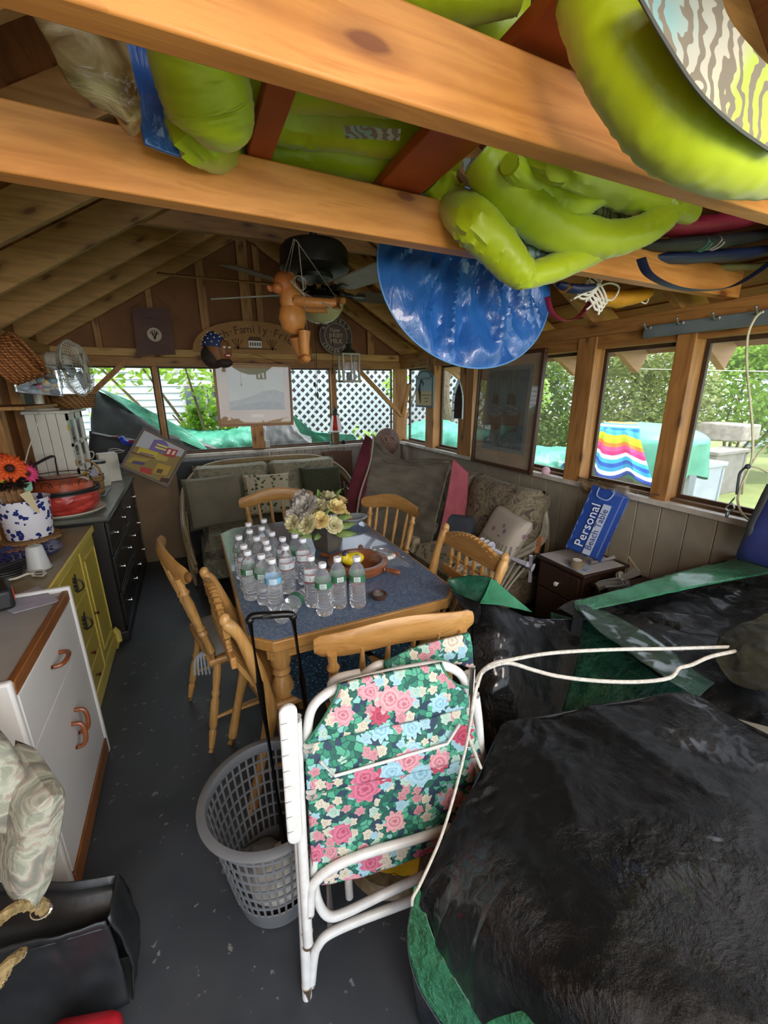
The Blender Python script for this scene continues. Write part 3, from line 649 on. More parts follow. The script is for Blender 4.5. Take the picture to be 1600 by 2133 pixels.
roll('sail_bag', 'crimson rolled nylon bag on top of the pile right of the floats', (1.53,1.15,2.132), (2.131,1,2.226), .05, m_rd, 1)
roll('sail_bag', 'black rolled bag with a teal band in the pile right of the floats', (1.517,1.15,2.078), (2.162,1,2.167), .038, m_blk, 2, parts=((.45, m_tl), (.52, plain('white_tape', 'e8e8e8', None))))
roll('sail_bag', 'navy blue rolled bag below the black one in the pile right of the floats', (1.515,1.2,2.052), (2.258,1,2.122), .035, m_nv, 3)
roll('sail_bag', 'olive canvas roll at the bottom of the pile right of the floats', (1.899,1.25,2.077), (2.398,1.05,2.099), .022, m_olv, 4)
tag(MB().tube(curve([(1.333,0.98,1.982),(1.382,0.98,1.942),(1.506,0.98,1.918),(1.664,0.98,1.919),(1.828,0.98,1.942),(1.962,0.98,1.995),(2.095,0.98,2.067)], 40), .016, 8, flat=.12).obj('webbing_strap', m_nv), 'navy webbing strap drooping in a loop in front of the second beam', 'strap')
tag(MB().tube(curve([(1.329,1.35,1.941),(1.362,1.35,1.885),(1.431,1.35,1.861),(1.509,1.35,1.88),(1.572,1.35,1.947),(1.61,1.35,2.012)], 30), .015, 8, flat=.15).obj('webbing_strap', m_rd), 'crimson webbing strap looping under the second beam right of the blue bag', 'strap')
yk = roll('life_vest', 'yellow foam float under the second beam next to white rope', (1.695,1.45,1.982), (2.005,1.4,2.012), .05, plain('yellow_foam', 'd99a1d', 'c2861a', 5, .6), 6, 'vest', .7)
roll('life_vest', 'yellow and navy vest tucked above the crimson strap right of the blue bag', (1.373,1.35,1.988), (1.526,1.3,1.983), .028, m_nv, 8, 'vest', .6, ((.3, plain('yellow_foam', '')), ))
rp = MB()
for k in range(5):
    P = [V(*(1.55,1.33,1.977))+V(.012*k-.02+.05*sin(t*.8+k), .01*cos(t+k), .03*sin(t*1.1+k*1.3)-.012*(t-4)) for t in range(10)]
    rp.tube(curve(P, 40), .0045, 6)
rp.tube(curve([(1.437,1.33,1.933),(1.499,1.33,1.961),(1.562,1.33,1.986),(1.641,1.33,2.011),(1.702,1.33,1.998),(1.669,1.33,1.95),(1.597,1.33,1.95),(1.542,1.33,1.914),(1.528,1.33,1.905)], 30), .004, 6)
tag(rp.obj('white_rope', plain('white_cord', '')), 'tangle of white rope hanging beside the yellow foam float', 'rope')
tag(MB().tube(curve([(1.929,1.4,1.981),(1.982,1.4,1.97),(1.999,1.4,1.996),(1.985,1.4,2.024)], 16), .003, 6).obj('rope_loop', plain('white_cord', '')), 'small white rope loop hanging right of the yellow foam float', 'rope')
# grey-blue peg rail on the right
m_rail = plain('grey_blue_paint', '6e7d84', '5d6b72', 6, .5, .1)
prl = thing('peg_rail', 'grey-blue coat rail with metal hooks screwed along the top of the right wall', 'rail', (2.15, 1.2, 1.88))
MB().bb((2.2, .2, (2.2,1.189,1.872)[2]-.028), (2.228, (2.2,1.543,1.89)[1], (2.2,1.189,1.872)[2]+.03)).obj('board', m_rail, prl, bev=.004)
for p in ((2.2,1.515,1.891), (2.2,1.356,1.894), (2.2,1.203,1.894), (2.2,1.044,1.893)):
    h = V(*p); MB().tube(curve([h, h+V(-.012, 0, -.008), h+V(-.03, 0, .0), h+V(-.04, 0, .014)], 8), .004, 8).ball(h+V(-.042, 0, .016), .007).ball(h, (.004, .012, .012)).obj('hook', plain('brushed_metal', '8d9596', None, rough=.4, metal=.8), prl)
# hanging cord with carabiner at right
m_cord = plain('pale_cord', 'c9c6a8', 'aeb08c', 30, .6)
hc = thing('looped_line', 'pale looped cord hanging from the peg rail in front of the far right window', 'cord', (2.1,0.996,1.879))
MB().tube(curve([(2.1,0.992,1.882),(2.1,1.012,1.856),(2.1,1.022,1.795),(2.1,1.003,1.684),(2.1,0.966,1.552),(2.1,0.929,1.419),(2.1,0.909,1.302),(2.1,0.923,1.198),(2.1,0.925,1.134),(2.1,0.9,1.08),(2.1,0.865,1.054)], 50), .0045, 6).obj('loop', m_cord, hc)
MB().tube(curve([(2.1,0.869,1.376),(2.1,0.892,1.335),(2.1,0.906,1.283),(2.1,0.916,1.22),(2.1,0.915,1.157)], 24), .0035, 6).tube(curve([(2.1,0.845,1.263),(2.1,0.88,1.277),(2.1,0.906,1.279)], 10), .0035, 6).obj('loop', m_cord, hc)
MB().tube(curve([(2.09,0.918,1.278),(2.09,0.934,1.248),(2.09,0.933,1.207),(2.09,0.928,1.156)], 16), .005, 6).ball((2.09,0.913,1.279), .011).obj('dark_cord', plain('dark_cord', '2c3338', None), hc)
MB().tube(curve([(2.09,0.931,1.144),(2.09,0.948,1.104),(2.09,0.955,1.085),(2.09,0.939,1.076),(2.09,0.925,1.097),(2.09,0.94,1.119)], 20), .0035, 6).ball((2.09,0.945,1.061), (.007, .007, .016)).obj('clip', plain('brushed_metal', ''), hc)

# ---------------------------------------------------------------- ceiling fan
m_blkmetal = plain('aged_black_metal', '23231f', '35342c', 14, .45, .3, 30, metal=.3)
fc = V(*(0.761,2.5,2.151)); fan = thing('ceiling_fan', 'dark metal ceiling fan with pale blades and a cream glass bowl light', 'ceiling fan', tuple(fc))
MB().lathe([(.0, .42), (.05, .42), (.06, .3), (.02, .28), (.02, .16), (.05, .15), (.16, .12), (.185, .09), (.19, 0.0), (.16, -.02), (.1, -.03), (.1, -.05), (0, -.05)], fc+V(-.02, 0, .09), 32).obj('motor_housing', m_blkmetal, fan)
MB().lathe([(.02, 0), (.13, -.005), (.14, .01), (.1, .03), (.05, .06)], fc+V(0, 0, -.075), 28).obj('light_fitter', m_blkmetal, fan)
m_bowl = plain('cream_glass', 'c8c79a', 'b9b886', 8, .25)
MB().lathe([(0, -.105), (.03, -.103), (.07, -.09), (.105, -.062), (.128, -.03), (.135, 0)], fc+V(0, 0, -.08), 32).obj('glass_bowl', m_bowl, fan)
MB().lathe([(0, -.13), (.012, -.12), (.008, -.105), (.02, -.1)], fc+V(0, 0, -.075), 12).obj('finial', m_blkmetal, fan)
m_bl = plain('pale_blade', 'b5b9b4', 'a4a8a2', 6, .45)
m_bld = plain('dark_blade', '57422e', '463524', 8, .5)
for k, (aa, mm) in enumerate(((radians(144), m_bl), (radians(72), m_bld), (radians(0), m_bld), (radians(-76), m_bl), (radians(216), m_bld))):
    d = V(cos(aa), sin(aa), 0); s = V(-sin(aa), cos(aa), -.2)
    o = fc+V(0, 0, -.03)
    MB().beam(o+d*.15, o+d*.27, .05, .008, (0, 0, 1)).tube([o+d*.04+V(0, 0, .03), o+d*.12+V(0, 0, .01), o+d*.2], .014, 8).obj('blade_iron', m_blkmetal, fan)
    bl = MB(); pts = [(.22, .045), (.26, .06), (.58, .07), (.64, .06), (.66, .03)]
    poly = [o+d*x+s*y for x, y in pts]+[o+d*x-s*y for x, y in pts[::-1]]
    bl.prism(poly, (0, 0, .007)).obj('blade', mm, fan)
for k in range(2): MB().tube(curve([fc+V(.05-.1*k, -.02, -.1), fc+V(.055-.1*k, -.03, -.3), fc+V(.05-.1*k, -.03, -.42-.14*k)], 8), .0018, 5).ball(fc+V(.05-.1*k, -.03, -.44-.14*k), (.007, .007, .02)).obj('pull_chain', m_blkmetal, fan)

# ---------------------------------------------------------------- wooden bear marionette
m_bear = wood('puppet_wood', 'c98a4a', 'b87538', '8a4c20', 'z', 3, .45, 0); m_bear2 = plain('puppet_head', 'cf8048', 'be7036', 10, .5)
Yb = 2.1
br = thing('bear_marionette', 'jointed wooden bear marionette hanging on strings in front of the fan', 'puppet', (0.519,2.1,1.972))
hd = MB().ball((0.475,2.1,2.065), (.05, .05, .054), 18, 12).ball((0.437,2.07,2.04), (.024, .03, .022), 12, 8).obj('head', m_bear2, br)
for p in ((0.513,2.12,2.104), (0.417,2.12,2.052)): MB().ball(p, (.018, .01, .02), 12, 8).obj('ear', m_bear2, hd)
MB().lathe([(0, .215), (.028, .21), (.05, .18), (.056, .13), (.05, .108), (.058, .1), (.066, .06), (.05, .01), (.02, -.01), (0, -.01)], (0.504,2.1,1.864), 20, sy=.85).obj('torso', m_bear, br)
def limb(ps, rs, nm):
    MB().tube(curve(ps, 18), [crom([(r, 0, 0) for r in rs], i/18).x for i in range(19)], 12).obj(nm, m_bear, br)
limb([(0.507,2.07,1.995),(0.581,2.03,1.985),(0.686,2,1.983)], (.024, .023, .02), 'arm'); MB().tube([(0.691,2,2.003),(0.689,2,1.961)], .022, 12).obj('paw', m_bear, br)
limb([(0.556,2.13,1.98),(0.617,2.12,1.976),(0.675,2.1,1.974)], (.02, .02, .017), 'arm'); MB().ball((0.755,2.1,2.017), .017).obj('paw', m_bear, br)
limb([(0.515,2.12,1.85),(0.526,2.13,1.808),(0.544,2.14,1.754)], (.028, .026, .02), 'leg'); MB().ball((0.538,2.12,1.742), (.022, .035, .018)).obj('foot', m_bear, br)
limb([(0.54,2.04,1.867),(0.536,2.04,1.811),(0.54,2.05,1.755)], (.03, .025, .02), 'leg'); MB().ball((0.536,2.03,1.743), (.024, .035, .02)).obj('foot', m_bear, br)
m_str = plain('grey_string', 'b5b0a4', None)
for a, b_ in (((0.495,2.1,2.1), (0.319,1.25,1.986)), ((0.691,2,2.003), (0.323,1.25,1.986)), ((0.57,2.1,1.871), (0.342,1.3,1.997)), ((0.478,2.1,2.108), (0.317,1.25,1.988))):
    MB().tube([a, b_], .0013, 4).obj('string', m_str, br)
MB().tube(curve([V(*(0.522,2,2.053))+V(.035*cos(i*.9)*(1-.03*i), .01*sin(i), .03*sin(i*.9)) for i in range(16)], 60), .0018, 5).obj('string', m_str, br)
MB().beam((0.562,2.1,2.036), (0.645,1.95,1.956), .008, .006).beam((0.565,2.05,2.003), (0.492,2.05,2.07), .008, .006).obj('control_bar', m_str, br)
tag(MB().tube([(-0.041,2.2,2.082),(0.423,2.1,2.061)], .007, 8).obj('wooden_pole', wood('pole', 'a5814f', '8b6a3d', '4a2f14', 'x', 2, .6, 0)), 'thin wooden stick pointing left from the bear puppet head', 'stick')

# ---------------------------------------------------------------- hanging pirate head
m_skin = plain('painted_face', '8d5f38', '7a4f2d', 10, .6); m_bd = plain('bandana_blue', '2a3a66', None, rough=.7); m_beard = plain('black_beard', '2a1f1a', '3a2b22', 30, .8, .5)
ph = thing('pirate_head', 'small carved pirate head with blue dotted bandana hanging left of the framed picture', 'ornament', (0.252,3.3,1.873)); c = V(*(0.248,3.3,1.867))
MB().ball(c, (.082, .07, .1), 24, 16).ball(c+V(.06, -.02, -.01), (.03, .03, .03)).obj('head', m_skin, ph)
MB().ball(c+V(-.03, .015, -.03), (.085, .075, .085), 22, 12).ball(c+V(.03, -.02, -.075), (.06, .055, .035), 16, 10).obj('beard', m_beard, ph); MB().ball(c+V(.035, -.03, .005), (.055, .052, .075), 20, 12).obj('face', m_skin, ph); MB().ball(c+V(.056, -.084, .0), (.011, .014, .016)).obj('nose', m_skin, ph)
def bnd(u, v): a = 2*pi*u; t = pi*.46*v; return c+V(-.01+.092*sin(t)*cos(a), .08*sin(t)*sin(a), .112*cos(t)+.01-.01*cos(a))
bo = MB().grid(bnd, 24, 10, True).obj('bandana', m_bd, ph)
dots = MB()
for i in range(40):
    a = i*2.4; t = pi*.44*sqrt((i+1)/40); dots.ball(c+V(-.01+.093*sin(t)*cos(a), .081*sin(t)*sin(a), .113*cos(t)+.01-.01*cos(a)), .005, 6, 4)
stuff(dots.obj('dots', plain('white_paint', 'e9e7df', None), bo))
MB().ball(c+V(.056, -.076, -.032), (.026, .016, .014)).obj('lips', plain('red_lips', 'a5483a', None), ph)
MB().box(c+V(.057, -.09, -.032), (.026, .008, .008)).obj('teeth', plain('white_paint', ''), ph)
for s in (-1, 1): MB().ball(c+V(.055+s*.017, -.078+.007*s, .022), (.01, .006, .007)).obj('eye', plain('white_paint', ''), ph)
MB().tube([c+V(-.05+.014*cos(t*.6), -.05, -.03+.014*sin(t*.6)) for t in range(11)], .002, 6).obj('earring', plain('brass', 'c8a24a', None, rough=.3, metal=1), ph)
MB().tube([c+V(0, 0, .1), c+V(.0, 0, .75)], .001, 4).obj('string', m_str, ph)

# ---------------------------------------------------------------- lantern
m_lan = plain('silvered_wood', '9a9682', '817d69', 20, .6); m_glass = plain('clear_glass', 'ffffff', None, rough=.02, trans=1., ior=1.2)
c = V(*(0.961,2.6,1.737)); la = thing('hanging_lantern', 'small silvered lantern with glass panes hanging right of the fan', 'lantern', tuple(c))
for z in (-.085, .075): MB().box(c+V(0, 0, z), (.12, .1, .012)).obj('frame_rail', m_lan, la, bev=.002)
for x in (-.052, 0.052):
    for y in (-.042, .042): MB().box(c+V(x, y, -.005), (.012, .012, .15)).obj('frame_post', m_lan, la)
MB().box(c+V(0, -.044, -.005), (.008, .006, .15)).obj('mullion', m_lan, la)
MB().lathe([(.05, 0), (.045, .012), (.02, .03), (.012, .05), (.02, .052), (0, .06)], c+V(0, 0, .08), 12).obj('cap', m_blkmetal, la)
MB().tube([c+V(.02*cos(i*pi/6), 0, .14+.02*sin(i*pi/6)) for i in range(12)], .003, 5, closed=True).tube([c+V(0, 0, .16), c+V(-.02, 0, .5)], .002, 5).obj('hanging_ring', m_blkmetal, la)
MB().box(c+V(0, -.042, -.005), (.1, .002, .15)).obj('pane', m_glass, la, smooth=False); MB().box(c+V(0, .042, -.005), (.1, .002, .15)).obj('pane', m_glass, la, smooth=False)
MB().lathe([(.018, -.08), (.018, -.03), (.0, -.028)], c, 12).obj('candle', plain('dark_candle', '3a3c38', None), la)
# hanging string pulls by the back windows
tag(MB().tube(curve([(1.248,4.38,1.933),(1.245,4.38,1.613),(1.216,4.38,1.371)], 8), .002, 5).ball((1.233,4.38,1.661), (.012, .01, .022)).obj('cord_pull', m_blkmetal), 'dark cord with a teardrop pull hanging before the lattice window', 'pull cord')

# ---------------------------------------------------------------- signs on the gable and framed pictures
m_ply = plain('sign_tan', 'a9793c', '9b6c32', 6, .6); m_ink = plain('sign_ink', '5e4122', None, rough=.7); m_wht = plain('white_paint', '')
YS = 4.36
sg = thing('arched_sign', 'tan half-round sign with lettering and a small white house over the back windows', 'sign', (0.61,4.36,1.947))
xa, xb, zb, zt = (0.146,4.36,1.935)[0], (1.15,4.36,1.961)[0], 1.945, (0.637,4.36,2.23)[2]
xc = (xa+xb)/2+.02; hw = (xb-xa)/2+.05
MB().prism([(xc+hw*cos(pi*i/30), YS, zb+(zt-zb)*sin(pi*i/30)**.9) for i in range(31)], (0, .02, 0)).obj('board', m_ply, sg, smooth=False)
def arc_text(s, size, c, rx, rz, a0, a1, Y_):
    it = []; n = len(s)
    for i, ch in enumerate(s):
        a = a0+(a1-a0)*i/(n-1)
        if ch != ' ': p = (c[0]+rx*cos(a), Y_, c[1]+rz*sin(a)); tdir = V(-rx*sin(a)*-1, 0, -rz*cos(a)) ; it.append((ch, size, basis(p, tdir.normalized(), V(cos(a)*rz, 0, sin(a)*rx))))
    return it
text_obj(arc_text('Faith·Family·Friends', .1, (xc, zb-.075), hw*.84, (zt-zb)*1.0, radians(150), radians(24), YS-.002), m_ink, sg, 'lettering', bold=.0008)
h = MB().bb((xc-.06, YS-.006, zb+.05), (xc+.06, YS, zb+.11)).obj('painted_house', m_wht, sg)
MB().prism([(xc-.07, YS-.008, zb+.11), (xc+.07, YS-.008, zb+.11), (xc+.045, YS-.008, zb+.145), (xc-.045, YS-.008, zb+.145)], (0, .008, 0)).obj('painted_roof', m_ink, h)
for i in range(5): MB().bb((xc-.05+.022*i, YS-.009, zb+.065), (xc-.038+.022*i, YS-.005, zb+.095)).obj('painted_window', m_ink, h)
for s in (-1, 1):
    mb = MB()
    for i in range(4): mb.tube([(xc+s*.16, YS-.002, zb+.03), (xc+s*.16+.03*(i-1.5), YS-.002, zb+.13-.01*abs(i-1.5))], .004, 5)
    mb.obj('painted_tree', m_ink, sg)
MB().bb((xc-.2, YS-.004, zb+.035), (xc+.2, YS, zb+.045)).obj('painted_ground', m_ink, sg)
# round milk sign
c = V(*(1.482,4.36,2.13)); ms = thing('round_sign', 'round dark milk sign with pale ring lettering right of the arched sign', 'sign', tuple(c))
m_dk = plain('sign_dark', '43342c', '4d3d33', 9, .5); m_dk2 = plain('sign_dark_inner', '5c4a3e', None, rough=.5); m_cr = plain('sign_cream', 'b3a28b', None, rough=.5)
Mr = basis(c, (1, 0, 0), (0, 0, 1))
MB().lathe([(0, 0), (.175, 0), (.18, .005), (.18, .015), (0, .015)], (0, 0, -.015), 40, M=Mr).obj('disc', m_dk, ms)
MB().lathe([(.118, 0), (.118, .003), (.124, .003), (.124, 0)], (0, 0, 0), 40, M=Mr).lathe([(.17, 0), (.17, .003), (.175, .003), (.175, 0)], (0, 0, 0), 40, M=Mr).obj('ring', m_cr, ms)
MB().lathe([(0, .0), (0, .001), (.117, .001), (.117, 0)], (0, 0, 0), 40, M=Mr).obj('centre', m_dk2, ms)
it = [('Raw', .06, Mr @ Matrix.Translation((-.01, .055, .003))), ('JERSEY', .05, Mr @ Matrix.Translation((0, .005, .003))), ('MILK', .06, Mr @ Matrix.Translation((0, -.05, .003)))]
for s, a0, a1, up in (('ROYDALE', 150, 30, 1), ('JASPER CO.', 210, 330, -1)):
    for i, ch in enumerate(s):
        a = radians(a0+(a1-a0)*i/(len(s)-1)); p = V(cos(a)*.147, sin(a)*.147, .003)
        if ch != ' ': it.append((ch, .042, Mr @ Matrix.Translation(p) @ Matrix.Rotation(a-pi/2*up, 4, 'Z')))
text_obj(it, m_cr, ms, 'lettering', bold=.001)
# hanging brown sign
bs = thing('hanging_sign', 'dark brown square sign with a pale tree disc hanging above the far left window', 'sign', (-0.193,4.3,2.095))
q = [(-0.311,4.3,2.266),(-0.037,4.3,2.291),(-0.029,4.3,1.914),(-0.328,4.3,1.892)]
MB().prism([q[3], q[2], q[1], q[0]], (0, .015, 0)).obj('board', plain('sign_brown', '5a3223', '4d2a1d', 8, .6), bs, smooth=False)
c = V(*(-0.171,4.285,2.067)); Mb = basis(c, (1, 0, -.02), (0, 0, 1)); MB().lathe([(0, 0), (.055, 0), (.055, .004), (0, .004)], (0, 0, 0), 24, M=Mb).obj('disc', m_cr, bs)
mb = MB()
for i in range(7): a = -.2+i*.55; mb.tube([Mb @ V(0, -.04, .006), Mb @ V(.02*cos(a), .01, .006), Mb @ V(.035*cos(a), .01+.03*sin(a), .006)], .003, 4)
mb.obj('painted_tree', plain('sign_brown', ''), bs)
text_obj([('Bless this', .035, Mb @ Matrix.Translation((0, .13, .002))), ('family', .03, Mb @ Matrix.Translation((0, -.1, .002))), ('and home', .03, Mb @ Matrix.Translation((0, -.14, .002)))], plain('faint_ink', '41251a', None), bs)
MB().tube([q[0], (-0.139,4.32,2.391), q[1]], .0015, 4).obj('wire', m_blkmetal, bs)
MB().tube(curve([V(*(-0.167,4.3,1.895))+V(.03*(i/12-.5)*2, -.01, .008*sin(i*2)) for i in range(13)], 24), .004, 5).obj('charm', plain('brass', ''), bs)

m_frame = wood('oak_frame', 'a8713d', '8f5a2c', '5a3315', 'x', 3, .4, 0)
m_pglass, nt, b = mat('picture_glass'); b.inputs[0].default_value = (1, 1, 1, 1); setp(b, .02)
gl = nd(nt, 'BsdfGlossy', {0: (1, 1, 1, 1), 'Roughness': .02}); tp = nd(nt, 'BsdfTransparent'); fr = nd(nt, 'Fresnel', {0: 1.5})
mx = nd(nt, 'MixShader', {0: mth(nt, 'MULTIPLY', mth(nt, 'MULTIPLY', fr.outputs[0], 1.5), mth(nt, 'SUBTRACT', 1., nd(nt, 'NewGeometry').outputs['Backfacing'])), 1: tp.outputs[0], 2: gl.outputs[0]}); nt.links.new(mx.outputs[0], nt.nodes['Material Output'].inputs[0])
def framed(name, label, M, W, Hh, fw, fd, m_f, m_mat, mw, art, parent_label=None):
    """M places a local xy plane, +z towards the viewer. art(t, aw, ah): fills the opening"""
    t = thing(name, label, 'picture', tuple(M.translation))
    for a, b_ in (((-W/2, -Hh/2), (W/2, -Hh/2+fw)), ((-W/2, Hh/2-fw), (W/2, Hh/2)), ((-W/2, -Hh/2+fw), (-W/2+fw, Hh/2-fw)), ((W/2-fw, -Hh/2+fw), (W/2, Hh/2-fw))):
        MB().prism([M @ V(a[0], a[1], 0), M @ V(b_[0], a[1], 0), M @ V(b_[0], b_[1], 0), M @ V(a[0], b_[1], 0)], (M.to_3x3() @ V(0, 0, fd))).obj('frame_rail', m_f, t, smooth=False, bev=.003)
    MB().prism([M @ V(x, y, .0) for x, y in ((-W/2+fw, -Hh/2+fw), (W/2-fw, -Hh/2+fw), (W/2-fw, Hh/2-fw), (-W/2+fw, Hh/2-fw))], M.to_3x3() @ V(0, 0, .006)).obj('mat_board', m_mat, t, smooth=False)
    art(t, M)
    return t
def patch(M, pts, z, nm, m_, parent, th=.0015):
    return MB().prism([M @ V(x, y, z) for x, y in pts], M.to_3x3() @ V(0, 0, th)).obj(nm, m_, parent, smooth=False)
def glass(M, W, Hh, z, t): MB().add([M @ V(x, y, z) for x, y in ((-W/2, -Hh/2), (W/2, -Hh/2), (W/2, Hh/2), (-W/2, Hh/2))], [(0, 1, 2, 3)]).obj('glass', m_pglass, t, smooth=False)
# landscape picture hanging by a wire in front of the back window
Mp = basis((0.618,4.33,1.559), (1, 0, -.012), (0, -.03, 1)) @ Matrix.Scale(1.2, 4)
m_cream = plain('cream_mat', 'c9a57a', 'bd9668', 4, .6)
def art(t, M):
    a = patch(M, ((-.2, -.115), (.235, -.115), (.235, .205), (-.2, .205)), .007, 'print', plain('print_sky', 'a8a487', 'b9b391', 4, .5), t)
    patch(M, ((-.2, -.115), (.235, -.115), (.235, .02), (.16, .045), (.06, .03), (0, .0), (-.1, -.03), (-.2, -.05)), .009, 'painted_dune', plain('print_dune', '7f7b62', '8f8a6d', 25, .6), a)
    patch(M, ((-.2, -.115), (.235, -.115), (.2, -.06), (.05, -.05), (-.08, -.075), (-.2, -.1)), .011, 'painted_grass', plain('print_grass', '5f6048', '72704f', 40, .6), a)
    patch(M, ((-.045, -.175), (.06, -.175), (.06, -.15), (-.045, -.15)), .008, 'title_plate', plain('print_label', 'ddc9a4', None), t)
    glass(M, .56, .44, .014, t)
framed('framed_picture', 'wide oak-framed beach print hanging on a wire before the middle back window', Mp, .6, .49, .016, .02, m_frame, m_cream, .05, art)
MB().tube([(0.425,4.35,1.849), (0.662,4.39,1.938), (0.896,4.35,1.856)], .0018, 4).obj('wire', m_blkmetal, bpy.data.objects['framed_picture'])
# large ship picture on the right wall, between posts
Mp = basis((2.2, 2.545, 1.43), (0, -1, 0), (.04, 0, 1))
m_dkfr = wood('walnut_frame', '4a2b1a', '3a2014', '1c0f08', 'z', 3, .35, 0)
def art2(t, M):
    patch(M, ((-.245, -.3), (.245, -.3), (.245, .33), (-.245, .33)), .008, 'inner_mat', plain('blue_grey_mat', '6f7676', None, rough=.7), t)
    a = patch(M, ((-.215, -.27), (.215, -.27), (.215, .3), (-.215, .3)), .0105, 'print', plain('ship_sky', '4e5a60', '454f54', 3, .5), t)
    patch(M, ((-.215, -.27), (.215, -.27), (.215, -.13), (-.215, -.1)), .012, 'painted_sea', plain('ship_sea', '3d474b', '56605f', 30, .5), a)
    m_h = plain('ship_hull', '4a3a31', '3a2e27', 20, .6); m_l = plain('ship_line', '99927f', None)
    for cx, s in ((-.12, .8), (.06, 1.)):
        patch(M, [(cx+x*s, -.12+y*s) for x, y in ((-.08, .12), (-.06, .02), (.0, -.03), (.09, -.02), (.11, .12), (.06, .1), (0, .09))], .0135, 'painted_hull', m_h, a)
        mb = MB()
        for dx in (-.05, .0, .055): mb.tube([M @ V(cx+dx*s, 0, .0138), M @ V(cx+dx*s, .2+.1*s*(1-abs(dx)*8), .0138)], .0018, 4)
        for yy in (.0, .035): mb.tube([M @ V(cx-.07*s+.03*i, yy+.01*sin(i), .014) for i in range(6)], .002, 4)
        mb.obj('painted_mast', m_l, a)
        patch(M, [(cx+x*s, y) for x, y in ((-.045, .06), (.05, .05), (.04, .12), (0, .14), (-.035, .12))], .0132, 'painted_sail', m_h, a)
    glass(M, .64, .76, .02, t)
framed('framed_ship_print', 'large dark-framed sailing ship print leaning on the right wall sill', Mp, .7, .85, .025, .03, m_dkfr, plain('tan_mat', '9b8a74', '8f7e69', 4, .6), .08, art2)
# seabird sign hanging in first right window
c = V(*(2.18,3.729,1.594)); Ms = basis(c, (0, -1, 0), (0, 0, 1)); ss = thing('seabird_sign', 'scalloped blue-edged sign with a pelican hanging in the first right window', 'sign', tuple(c))
pol = [(-.17, -.17), (.17, -.17), (.17, .13)]+[(.17*cos(t)*.8, .13+.06*sin(t)) for t in [pi*i/12 for i in range(13)]]+[(-.17, .13)]
patch(Ms, pol, 0, 'board', plain('slate_blue', '5d7684', '50676f', 9, .6), ss, .015)
pol2 = [(x*.88, y*.88) for x, y in pol]; a = patch(Ms, pol2, .016, 'painted_sky', plain('sign_sky', '93b4c2', None), ss)
patch(Ms, [(-.15, -.15), (.15, -.15), (.15, -.02)]+[(.15-.3*i/20, -.015+.008*(i % 2)) for i in range(21)], .018, 'painted_sand', plain('sign_sand', 'cdbd8f', None), ss)
MB().tube([Ms @ V(x, y, .022) for x, y in ((-.07, -.11), (-.075, -.03), (-.09, .0), (-.07, .06), (-.05, .09))], [.006, .022, .02, .008, .012], 8, flat=.3).tube([Ms @ V(x, y, .022) for x, y in ((-.05, .09), (-.02, .07), (-.0, .04))], [.008, .006, .002], 6).tube([Ms @ V(x, y, .022) for x, y in ((-.06, -.13), (-.06, -.03))], .004, 5).obj('painted_pelican', plain('ink_black', '23241f', None), ss)
text_obj([('THE BEACH HOUSE', .03, Ms @ Matrix.Translation((.0, .105, .019))), ('Sand between your toes', .017, Ms @ Matrix.Translation((.055, -.05, .021))), ('salt in the air', .017, Ms @ Matrix.Translation((.055, -.08, .021))), ('welcome', .017, Ms @ Matrix.Translation((.06, -.11, .021)))], plain('faded_ink', '6b7b74', None), ss)
MB().tube([Ms @ V(-.08, .17, .01), Ms @ V(-.08, .42, .01)], .0015, 4).obj('string', m_blkmetal, ss); MB().tube([Ms @ V(.08, .17, .01), Ms @ V(.08, .42, .01)], .0015, 4).obj('string', m_blkmetal, ss)
# boat-shaped shelf
c = V(*(2.2,3.172,1.51)); bs_ = thing('boat_shelf', 'small pale blue rowing-boat shelf with dark inside hanging by the thick post', 'shelf', tuple(c))
Mk = basis(c, (.35, -1, 0), (0, 0, 1))
def hull(u, v):
    a = pi*u; hgt = v*.34-.17; w_ = .055*(1-max(0, (v-.35)/.65)**2.2)
    return Mk @ V(w_*cos(a)*-1, hgt, .0-.05*sin(a)*(w_/.055)**.7+.02)
MB().grid(hull, 14, 20).obj('hull', plain('boat_blue', 'a9d3de', 'dfe9ea', 3, .5), bs_, solid=.008)
patch(Mk, [(-.05, -.165), (.05, -.165), (.05, -.02), (.04, .08), (.0, .16), (-.04, .08), (-.05, -.02)], .0, 'inside', plain('shelf_dark', '2a221d', None), bs_)
for y in (-.1, -.03, .04): patch(Mk, [(-.048, y), (.048, y), (.048, y+.008), (-.048, y+.008)], .002, 'shelf', plain('shelf_dark', ''), bs_, .025)
# toy lighthouse on back sill
c = V(*(1.451,4.4,1.131)); c.z = 1.03+.13; lh = thing('toy_lighthouse', 'red and white striped toy lighthouse standing in the lattice window', 'ornament', tuple(c))
MB().lathe([(.075, 0), (.072, .02), (.038, .18), (.0, .18)], c, 8).obj('tower', plain('lighthouse_white', 'dfdfdb', None), lh, ang=20)
for k in (0, 2, 5):
    a0 = 2*pi*k/8; a1 = 2*pi*(k+1)/8
    MB().add([c+V(r*cos(a), r*sin(a), z) for r, z, a in ((.075, .02, a0), (.075, .02, a1), (.040, .18, a1), (.040, .18, a0))], [(0, 1, 2, 3)]).obj('stripe', plain('lighthouse_red', 'c2281f', None), lh, solid=.002)
MB().lathe([(.045, .18), (.045, .19), (.022, .192), (.022, .225), (.034, .228), (.012, .25), (.0, .275)], c, 10).obj('lamp_room', plain('ink_black', ''), lh)
MB().box(c+V(0, 0, -.065), (.05, .05, .13)).obj('stand', m_dirtywood, lh)
